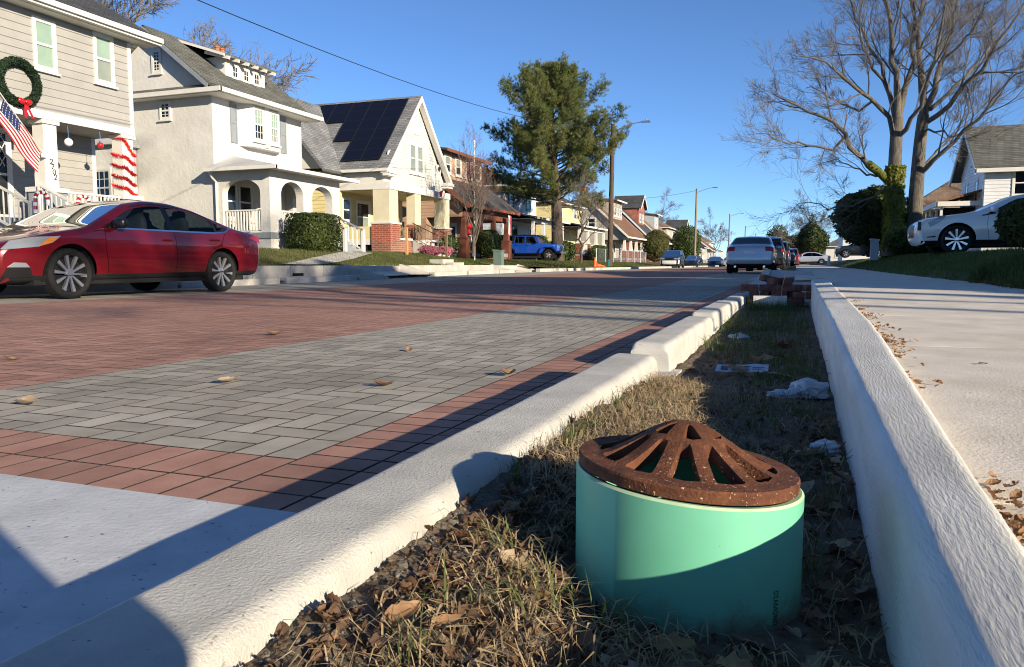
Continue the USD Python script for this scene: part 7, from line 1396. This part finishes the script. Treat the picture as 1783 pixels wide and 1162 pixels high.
# ---- lawn grass
def lawn(name, x0, x1, y0, y1, n, zf, ln, w, mat_, seed, label, power=1.0, clump=1):
    r = np.random.default_rng(seed); x = r.uniform(x0, x1, n); y = y0 + (y1 - y0) * r.uniform(0, 1, n) ** power
    if clump > 1: x = np.repeat(x[:n // clump], clump) + r.normal(size=n // clump * clump) * .04; y = np.repeat(y[:n // clump], clump) + r.normal(size=n // clump * clump) * .04
    k = len(x); P = np.stack([x, y, zf(x, y)], 1); m = MB(); m.add(*blades(P, r.uniform(0, 6.28, k), r.uniform(.05, 1.0, k), ln * r.uniform(.5, 1.3, k), w * r.uniform(.7, 1.3, k), r)); obj(name, m, mat_, kind='stuff', label=label, cat='grass')
lawn('lawn_grass', -17.4, -13.62, 11, 42, 52000, lawn_l, .085, .006, 'lawn_blade', 1, 'short sunlit grass of the lawn across the road')
lawn('lawn_grass', -17.4, -11.3, 36, 75, 30000, lawn_l, .10, .010, 'lawn_blade', 2, 'grass of the far lawn around the blue jeep and the poles')
lawn('lawn_grass', 2.08, 6.5, 7.2, 40, 60000, lawn_r, .09, .005, 'grass_green', 3, 'shaded grass of the lawn on the right', 1.6)
lawn('tall_grass', 2.05, 3.2, 7.4, 11, 5000, lawn_r, .22, .005, 'grass_green', 4, 'longer tufts of grass at the lawn edge on the right', 1.0, 25)
m = MB(); r = np.random.default_rng(8)
for k in range(900): y = r.uniform(6.8, 11); x = 2.1 + abs(r.normal()) * .10 - .05; L = r.uniform(.02, .05); v, f = leaf_mesh(L, L * .3, 'plain', r.uniform(0, 1.2), .4, k); m.add(v @ euler(r.normal() * .4, r.normal() * .4, r.uniform(0, 6)).T + [x, y, float(lawn_r(x, y)) + .02], f)
obj('leaf_litter', m, 'dead_leaf', smooth=True, kind='stuff', label='brown leaf litter along the lawn edge of the sidewalk', cat='leaf litter')
# ================================================================== things on and before the houses
def flag(t, P0, U, Vv, canton=True, wave=.05, seed=0, rev=False):
    P0, U, Vv = np.array(P0, float), np.array(U, float), np.array(Vv, float); nn = np.cross(U, Vv); nn /= np.linalg.norm(nn); nu = 18
    def pt(a, b): return P0 + U * a + Vv * b + nn * wave * (math.sin(a * 7 + b * 2.5 + seed) * (.3 + a) + .4 * math.sin(b * 6 + a * 3))
    for k in range(13):
        b0, b1 = k / 13, (k + 1) / 13; a0 = .42 if (canton and k < 7) else 0; m = MB(); tt = np.linspace(a0, 1, nu); m.add([pt(a, b0) for a in tt] + [pt(a, b1) for a in tt], [[i, i + 1, nu + i + 1, nu + i] for i in range(nu - 1)]); obj('red_stripe' if k % 2 == 0 else 'white_stripe', m, 'flag_red' if k % 2 == 0 else 'flag_white', t, smooth=True)
    if canton:
        m = MB(); ta, tb_ = np.linspace(0, .42, 8), np.linspace(0, 7 / 13, 8); m.add([pt(a, b) for a in ta for b in tb_], [[i * 8 + j, i * 8 + j + 1, i * 8 + j + 9, i * 8 + j + 8] for i in range(7) for j in range(7)]); obj('canton', m, 'flag_blue', t, smooth=True)
        m = MB()
        for i in range(6):
            for j in range(5): 
                a, b = .035 + i * .07, .05 + j * .107; c = pt(a, b)
                for s in (1, -1): m.add([c + nn * .006 * s + (U / np.linalg.norm(U) * math.cos(q) + Vv / np.linalg.norm(Vv) * math.sin(q)) * (.022 if e % 2 == 0 else .009) for e, q in enumerate(np.arange(10) * PI / 5)] + [c + nn * .006 * s], [[e, (e + 1) % 10, 10] for e in range(10)])
        obj('star', m, 'flag_white', t, kind='stuff')
t = thing('house_flag', 'striped flag on a slanting pole at the porch of the gray house', 'flag', (-17.97, 14.5, 3.25)); A, Bp = np.array([-17.45, 13.15, 4.30]), np.array([-17.97, 14.50, 3.25])
m = MB(); m.tube([Bp, A + (A - Bp) * .1], .016, 6); obj('flag_pole', m, 'trim_white', t); m = MB(); m.box(-18.0, 14.46, 3.15, -17.94, 14.56, 3.32); obj('bracket', m, 'trim_white', t)
flag(t, A, (Bp - A) * .97, (.02, -.20, -.54), True, .035, 1)
t = thing('wreath', 'large green christmas wreath with a red bow on the gray clapboards', 'wreath', (-17.9, 13.87, 4.87)); Rr = np.random.default_rng(3); n = 5200; a, b = Rr.uniform(0, 2 * PI, n), Rr.uniform(0, 2 * PI, n); rr = .085 * Rr.uniform(.7, 1.15, n); N = np.stack([np.cos(b), np.cos(a) * np.sin(b), np.sin(a) * np.sin(b)], 1)
C = np.stack([-17.87 + rr * np.cos(b), 13.87 + (.49 + rr * np.sin(b)) * np.cos(a), 4.87 + (.49 + rr * np.sin(b)) * np.sin(a)], 1); m = MB(); m.add(*leaf_cards(C, N + Rr.normal(size=N.shape) * .8, .035, Rr, 3.0)); obj('greenery', m, 'wreath_green', t, kind='stuff')
m = MB(); m.add(*(lambda tt: (tt.vertices[:, [2, 0, 1]] + [-17.88, 13.87, 4.87], tt.faces))(trimesh.creation.torus(.49, .06))); obj('wreath_ring', m, 'wreath_green', t, smooth=True)
m = MB()
for s in (-1, 1):
    m.add(*(lambda b_: (b_.vertices * [.05, .10, .07] @ euler(s * .4, 0, 0).T + [-17.74, 13.91 + s * .09, 4.40], b_.faces))(trimesh.creation.icosphere(2))); m.add(*strip_mesh((-17.75, 13.89, 4.38), (.03, .06 + s * .10, -.36), (0, .075, -.01), 8, 3, .03, 4 + s))
m.add(*(lambda b_: (b_.vertices * .045 + [-17.71, 13.91, 4.40], b_.faces))(trimesh.creation.icosphere(2))); obj('bow', m, 'red_gloss', t, smooth=40)
for nm, y, z, r, mt, lb in (('ornament', 15.36, 3.66, .105, 'white_gloss', 'white christmas ball hanging from the porch ceiling'), ('ornament', 16.36, 3.72, .085, 'red_gloss', 'red christmas ball hanging from the porch ceiling')):
    t = thing(nm, lb, 'ornament', (-18.1, y, z)); m = MB(); m.mesh(trimesh.creation.icosphere(3, r), trimesh.transformations.translation_matrix((-18.1, y, z))); obj('ball', m, mt, t, smooth=True)
    m = MB(); m.tube([(-18.1, y, z + r * .9), (-18.1, y, 4.12)], .006, 4); m.tube([(-18.1, y, z + r * .95), (-18.1, y, z + r + .035)], .025, 8); obj('hanger', m, 'chrome', t)
t = thing('tinsel_garland', 'red tinsel wound around the right porch pillar of the gray house', 'garland', (-18.2, 17.2, 3.3)); 
for k, z in enumerate((4.0, 3.50, 3.20, 2.90, 2.62)):
    m = MB(); n = 420; s = Rr.uniform(0, 1, n); y = 16.99 + .44 * s; zz = z - .17 * s * (2.6 if k == 0 else 1) + .03 * np.sin(s * 6); c = np.stack([-18.0 + .02 * np.ones(n), y, zz], 1); v, f = thin_tris(c, Rr.normal(size=(n, 3)), Rr.uniform(.05, .09, n), .008, Rr); m.add(v, f)
    n = 160; s = Rr.uniform(0, 1, n); c = np.stack([-18.42 + .40 * s, 16.99 * np.ones(n), z + .10 - .10 * s], 1); v, f = thin_tris(c, Rr.normal(size=(n, 3)), Rr.uniform(.05, .09, n), .008, Rr); m.add(v, f); obj('tinsel', m, 'red_tinsel', t)
for (x, y, lb) in ((-16.35, 12.93, 'striped candy cane at the left foot of the porch steps'), (-16.35, 14.05, 'striped candy cane seen through the windscreen of the red car')):
    t = thing('candy_cane', lb, 'decoration', (x, y, .95)); pts = [(x, y, .95 + 1.0 * q / 12) for q in range(13)] + [(x, y + .16 - .16 * math.cos(a), 1.95 + .16 * math.sin(a)) for a in np.linspace(.3, PI, 8)] + [(x, y + .32, 1.82)]; pts = np.array(pts)
    for k in range(len(pts) - 1): m = MB(); m.tube([pts[k], pts[k + 1] + (pts[k + 1] - pts[k]) * .05], .045, 10); obj('red_band' if k % 2 else 'white_band', m, 'red_gloss' if k % 2 else 'white_gloss', t, smooth=50)
t = thing('flag_pole', 'tall thin white flagpole with a limp striped flag in the lawn before the brown house', 'flagpole', (-15.4, 36.4, .85)); m = MB(); m.tube([(-15.4, 36.4, .6), (-15.4, 36.4, 6.55)], .035, 8); m.mesh(trimesh.creation.icosphere(2, .07), trimesh.transformations.translation_matrix((-15.4, 36.4, 6.6))); obj('pole', m, 'trim_white', t, smooth=50)
flag(t, (-15.4, 36.3, 5.6), (-.02, -.10, -1.15), (-.10, -.40, -.1), True, .07, 2)
t = thing('porch_flag', 'red and white flag hanging at the porch of the brown house', 'flag', (-17.8, 47.4, 3.4)); m = MB(); m.tube([(-18.0, 48.1, 3.9), (-17.3, 47.5, 3.75)], .02, 5); obj('flag_pole', m, 'trim_white', t)
for k, (a, mt) in enumerate((('white_field', 'flag_white'), ('red_field', 'flag_red'))): m = MB(); m.add(*strip_mesh((-17.6, 47.2 + .32 * k, 3.65), (.1, -.25, -1.25), (.02, .33, -.1), 8, 3, .05, k)); obj(a, m, mt, t, smooth=True)
for y, mt, lb in ((30.8, 'wood_stake', 'bright new wooden stake in the lawn before the yellow house'), (35.0, 'wood_dark', 'darker wooden stake right of the pink flowers')):
    m = MB(); m.box(-16.36, y - .05, .8, -16.26, y + .05, 2.05); m.hexa([(-16.36, y - .05, 2.05), (-16.26, y - .05, 2.05), (-16.26, y + .05, 2.05), (-16.36, y + .05, 2.05), (-16.33, y - .02, 2.09), (-16.29, y - .02, 2.09), (-16.29, y + .02, 2.09), (-16.33, y + .02, 2.09)]); obj('wooden_stake', m, mt, label=lb, cat='stake')
t = thing('rocking_chair', 'white rocking chair on the porch of the yellow house', 'chair', (-18.9, 33.6, 1.66)); c = np.array([-18.9, 33.6, 1.66])
for q in (-.26, .26):
    m = MB(); m.tube([c + [-.4, q, .08], c + [0, q, .02], c + [.42, q, .09]], .018, 5); obj('rocker', m, 'trim_white', t)
    for dx in (-.22, .24): m = MB(); m.tube([c + [dx, q, .03], c + [dx, q, .65 if dx > 0 else .42]], .02, 5); obj('leg', m, 'trim_white', t)
    m = MB(); m.beam(c + [-.26, q, .66], c + [.28, q, .64], .07, .025); obj('armrest', m, 'trim_white', t)
m = MB(); m.slab(c + [-.28, -.28, .40], c + [.28, -.28, .44], c + [.28, .28, .44], c + [-.28, .28, .40], .03); obj('seat', m, 'trim_white', t)
for k in range(7): q = -.24 + k * .08; m = MB(); m.beam(c + [-.26, q, .42], c + [-.46, q, 1.12], .05, .015); obj('back_slat', m, 'trim_white', t)
for (x, y, z, s, lb, f_) in ((-17.9, 35.0, 1.66, .25, 'dark planter basket beside the steps of the yellow house', 'wood_dark'), (-18.2, 42.8, 1.2, .2, 'terracotta pot with straw coloured plant on the porch of the brown house', 'terracotta')):
    t = thing('plant_pot', lb, 'pot', (x, y, z)); m = MB(); m.revolve([(0, z), (s * .75, z), (s, z + s * 1.6), (s * 1.06, z + s * 1.62), (s * .9, z + s * 1.5), (0, z + s * 1.5)], 18, (x, y, 0)); obj('pot', m, f_, t, smooth=40)
    P = np.tile([x, y, z + s * 1.5], (260, 1)) + Rr.normal(size=(260, 3)) * [s * .4, s * .4, 0]; m = MB(); m.add(*blades(P, Rr.uniform(0, 6.28, 260), Rr.uniform(.1, 1.1, 260), Rr.uniform(.2, .5, 260), .012, Rr)); obj('plant', m, 'straw', t, kind='stuff')
t = thing('hanging_basket', 'red hanging decoration under the porch roof of the brown house', 'decoration', (-18.2, 42.2, 3.0)); m = MB()
for dz, r in ((2.72, .22), (2.35, .17)): b_ = trimesh.creation.icosphere(2); m.add(b_.vertices * r * (1 + .3 * (meshkit.noise(b_.vertices * 3, 3)[:, None] - .5)) + [-18.2, 42.2, dz], b_.faces)
obj('red_bundle', m, 'red_tinsel', t, smooth=40); m = MB(); m.tube([(-18.2, 42.2, 2.8), (-18.2, 42.2, 3.7)], .01, 4); obj('cord', m, 'black_metal', t)
t = thing('banner', 'small red and white pennant on a bracket at the gable of the yellow house', 'flag', (-18.1, 37.6, 4.2)); m = MB(); m.tube([(-18.1, 37.6, 4.2), (-17.5, 37.2, 4.35)], .015, 5); obj('bracket', m, 'trim_white', t); m = MB(); m.add([(-17.9, 37.5, 4.24), (-17.5, 37.2, 4.34), (-17.68, 37.3, 3.9)], [[0, 1, 2]]); obj('cloth', m, 'flag_red', t)
t = thing('utility_box', 'green utility box in the lawn above the wall across the road', 'utility box', (-13.0, 33.6, .4)); m = MB(); m.box(-13.2, 33.42, .2, -12.8, 33.78, 1.08); obj('box_body', m, 'utility_green', t); m = MB(); m.slab((-13.23, 33.4, 1.14), (-12.77, 33.4, 1.10), (-12.77, 33.8, 1.10), (-13.23, 33.8, 1.14), .06); obj('box_lid', m, 'utility_green', t)
t = thing('traffic_cone', 'orange traffic cone standing on the verge near the utility pole', 'traffic cone', (-12.15, 48.6, .2)); c = (-12.15, 48.6, 0); z = float(lawn_l(np.array(-12.15), np.array(48.6))); m = MB(); m.box(-12.33, 48.42, z, -11.97, 48.78, z + .04); obj('cone_foot', m, 'cone_orange', t); m = MB(); m.revolve([(.14, z + .04), (.03, z + .66), (0, z + .66)], 16, c); obj('cone_body', m, 'cone_orange', t, smooth=40); m = MB(); m.revolve([(.108, z + .26), (.082, z + .41)], 16, c); obj('cone_band', m, 'cone_orange', t)
t = thing('traffic_cone', 'toppled orange cone lying beside the standing cone', 'traffic cone', (-11.9, 49.4, .2)); z += .12; m = MB(); m.tube([(-12.2, 49.3, z), (-11.7, 49.6, z - .06)], [.14, .03], 14); obj('cone_body', m, 'cone_orange', t, smooth=40); m = MB(); m.box(-12.25, 49.1, z - .18, -12.2, 49.5, z + .18); obj('cone_foot', m, 'cone_orange', t)
m = MB(); m.box(-12.1, 52.0, .1, -12.0, 52.1, .78); obj('marker_post', m, 'teal_trim', label='short blue marker post beside the utility pole', cat='post')
t = thing('wire_fence', 'low chain link fence with pale posts beyond the utility pole', 'fence', (-15.5, 70, .6))
for k in range(8): y = 62 + k * 3.2; m = MB(); m.tube([(-15.4, y, .4), (-15.4, y, 1.75)], .04, 6); obj('fence_post', m, 'lamp_gray' if k % 3 else 'trim_white', t)
m = MB(); m.tube([(-15.4, 62, 1.72), (-15.4, 84.4, 1.72)], .02, 5); obj('top_rail', m, 'lamp_gray', t)
m = MB()
for k in range(112):
    for s in (1, -1): y0 = 62 + k * .2; m.tube([(-15.4 + .004 * s, y0, .65 if s > 0 else 1.7), (-15.4 + .004 * s, y0 + 1.05, 1.7 if s > 0 else .65)], .004, 3, cap=False)
obj('wire_mesh', m, 'lamp_gray', t, kind='stuff')
t = thing('utility_box', 'blue gray utility post on the right lawn before the dark evergreen', 'utility box', (2.63, 30.4, .75)); m = MB(); m.box(2.5, 30.3, .6, 2.76, 30.52, 1.30); obj('box_body', m, 'utility_gray', t); m = MB(); m.slab((2.47, 30.27, 1.37), (2.79, 30.27, 1.34), (2.79, 30.55, 1.34), (2.47, 30.55, 1.37), .06); obj('box_lid', m, 'utility_gray', t)
m = MB(); m.tube([(1.95, 52, .3), (1.95, 52, .95)], .09, 10); obj('white_post', m, 'trim_white', smooth=40, label='short white post beside the far right sidewalk', cat='post')
t = thing('road_sign', 'small red sign on a post far down the right side', 'sign', (1.75, 98, .3)); m = MB(); m.tube([(1.75, 98, .2), (1.75, 98, 2.1)], .04, 6); obj('sign_post', m, 'lamp_gray', t); m = MB(); m.poly(Point(0, 0).buffer(.38, 2), lambda a, b, c: (1.75 + a, 97.95 - c, 1.8 + b), .02); obj('sign_plate', m, 'flag_red', t)
# ================================================================== the photographer crouching just outside the frame, whose shadow falls on the slab and the kerb
def body(joints, bones, refine=.02, it=12, shift=(.02, -.21, 0)):
    M_ = m3.Manifold()
    for a, b in bones:
        (pa, ra), (pb, rb) = joints[a], joints[b]; pa, pb = np.array(pa) + shift, np.array(pb) + shift; M_ += m3.Manifold.batch_hull([m3.Manifold.sphere(ra, 20).translate(tuple(pa)), m3.Manifold.sphere(rb, 20).translate(tuple(pb))])
    q = M_.refine_to_length(refine).to_mesh(); t_ = trimesh.Trimesh(q.vert_properties[:, :3], q.tri_verts, process=True); trimesh.smoothing.filter_taubin(t_, iterations=it); return t_
J = dict(pel=((.72, -.50, .30), .15), pel2=((.92, -.46, .30), .14), waist=((.80, -.40, .50), .135), chest=((.72, -.24, .70), .15), shl=((.56, -.16, .78), .075), shr=((.90, -.14, .78), .075), neck=((.70, -.14, .87), .055), head0=((.66, -.06, .95), .085), head1=((.67, -.04, 1.03), .092),
         kl=((.45, .035, .47), .068), al=((.52, -.26, .10), .045), tl=((.46, -.06, .045), .035), kr=((1.0, .02, .48), .068), ar=((1.0, -.26, .10), .045), tr=((.98, -.06, .045), .035), el=((.40, -.02, .58), .045), wl=((.14, -.12, .48), .030), er=((.78, .0, .56), .045), wr=((.34, -.16, .47), .030))
pp = thing('person', 'crouching photographer in dark jacket and jeans just outside the frame, holding a phone', 'person', (.7, -.3, 0))
bd = body(J, [('pel', 'pel2'), ('pel', 'waist'), ('pel2', 'waist'), ('waist', 'chest'), ('chest', 'shl'), ('chest', 'shr'), ('chest', 'neck'), ('neck', 'head0'), ('head0', 'head1'), ('pel', 'kl'), ('kl', 'al'), ('al', 'tl'), ('pel2', 'kr'), ('kr', 'ar'), ('ar', 'tr'), ('shl', 'el'), ('el', 'wl'), ('shr', 'er'), ('er', 'wr')]); obj('body', bd, 'jacket', pp, smooth=True)
for (w, sgn) in ((np.array([.14, -.12, .48]), 1), (np.array([.34, -.16, .47]), -1)):
    pj = {'p0': (w, .026), 'p1': (w + [-.07, .02, .0], .026)}; bn = [('p0', 'p1')]
    for k in range(4): a = w + [-.075, .035 - .0 * k, .027 - .018 * k]; pj['a%d' % k] = (a, .0095); pj['b%d' % k] = (a + [-.035, .02, 0], .009); pj['c%d' % k] = (a + [-.05, -.01 + .002 * k, .002], .008); bn += [('p1', 'a%d' % k), ('a%d' % k, 'b%d' % k), ('b%d' % k, 'c%d' % k)]
    pj['t0'] = (w + [-.03, -.02, .02], .011); pj['t1'] = (w + [-.07, -.04, .03], .009); bn += [('p0', 't0'), ('t0', 't1')]; obj('hand', body(pj, bn, .006, 6), 'skin', pp, smooth=True)
hd = trimesh.creation.icosphere(3); hv = hd.vertices * [.085, .10, .115]; hv[:, 1] += .02 * np.exp(-((hd.vertices[:, 0] / .2) ** 2 + (hd.vertices[:, 2] / .25) ** 2)) * (hd.vertices[:, 1] > 0); obj('face', (hv + [.69, -.245, 1.0], hd.faces), 'skin', pp, smooth=True)
hv = hd.vertices[:, :] * [.094, .108, .10]; keep = hd.faces[(hd.vertices[hd.faces].mean(1)[:, 2] > -.1) & ((hd.vertices[hd.faces].mean(1)[:, 1] < .35) | (hd.vertices[hd.faces].mean(1)[:, 2] > .5))]; un_ = np.unique(keep); mp_ = np.zeros(len(hv), int); mp_[un_] = np.arange(len(un_)); obj('hair', ((hv + [.69, -.255, 1.025])[un_], mp_[keep]), 'hair', pp, smooth=True)
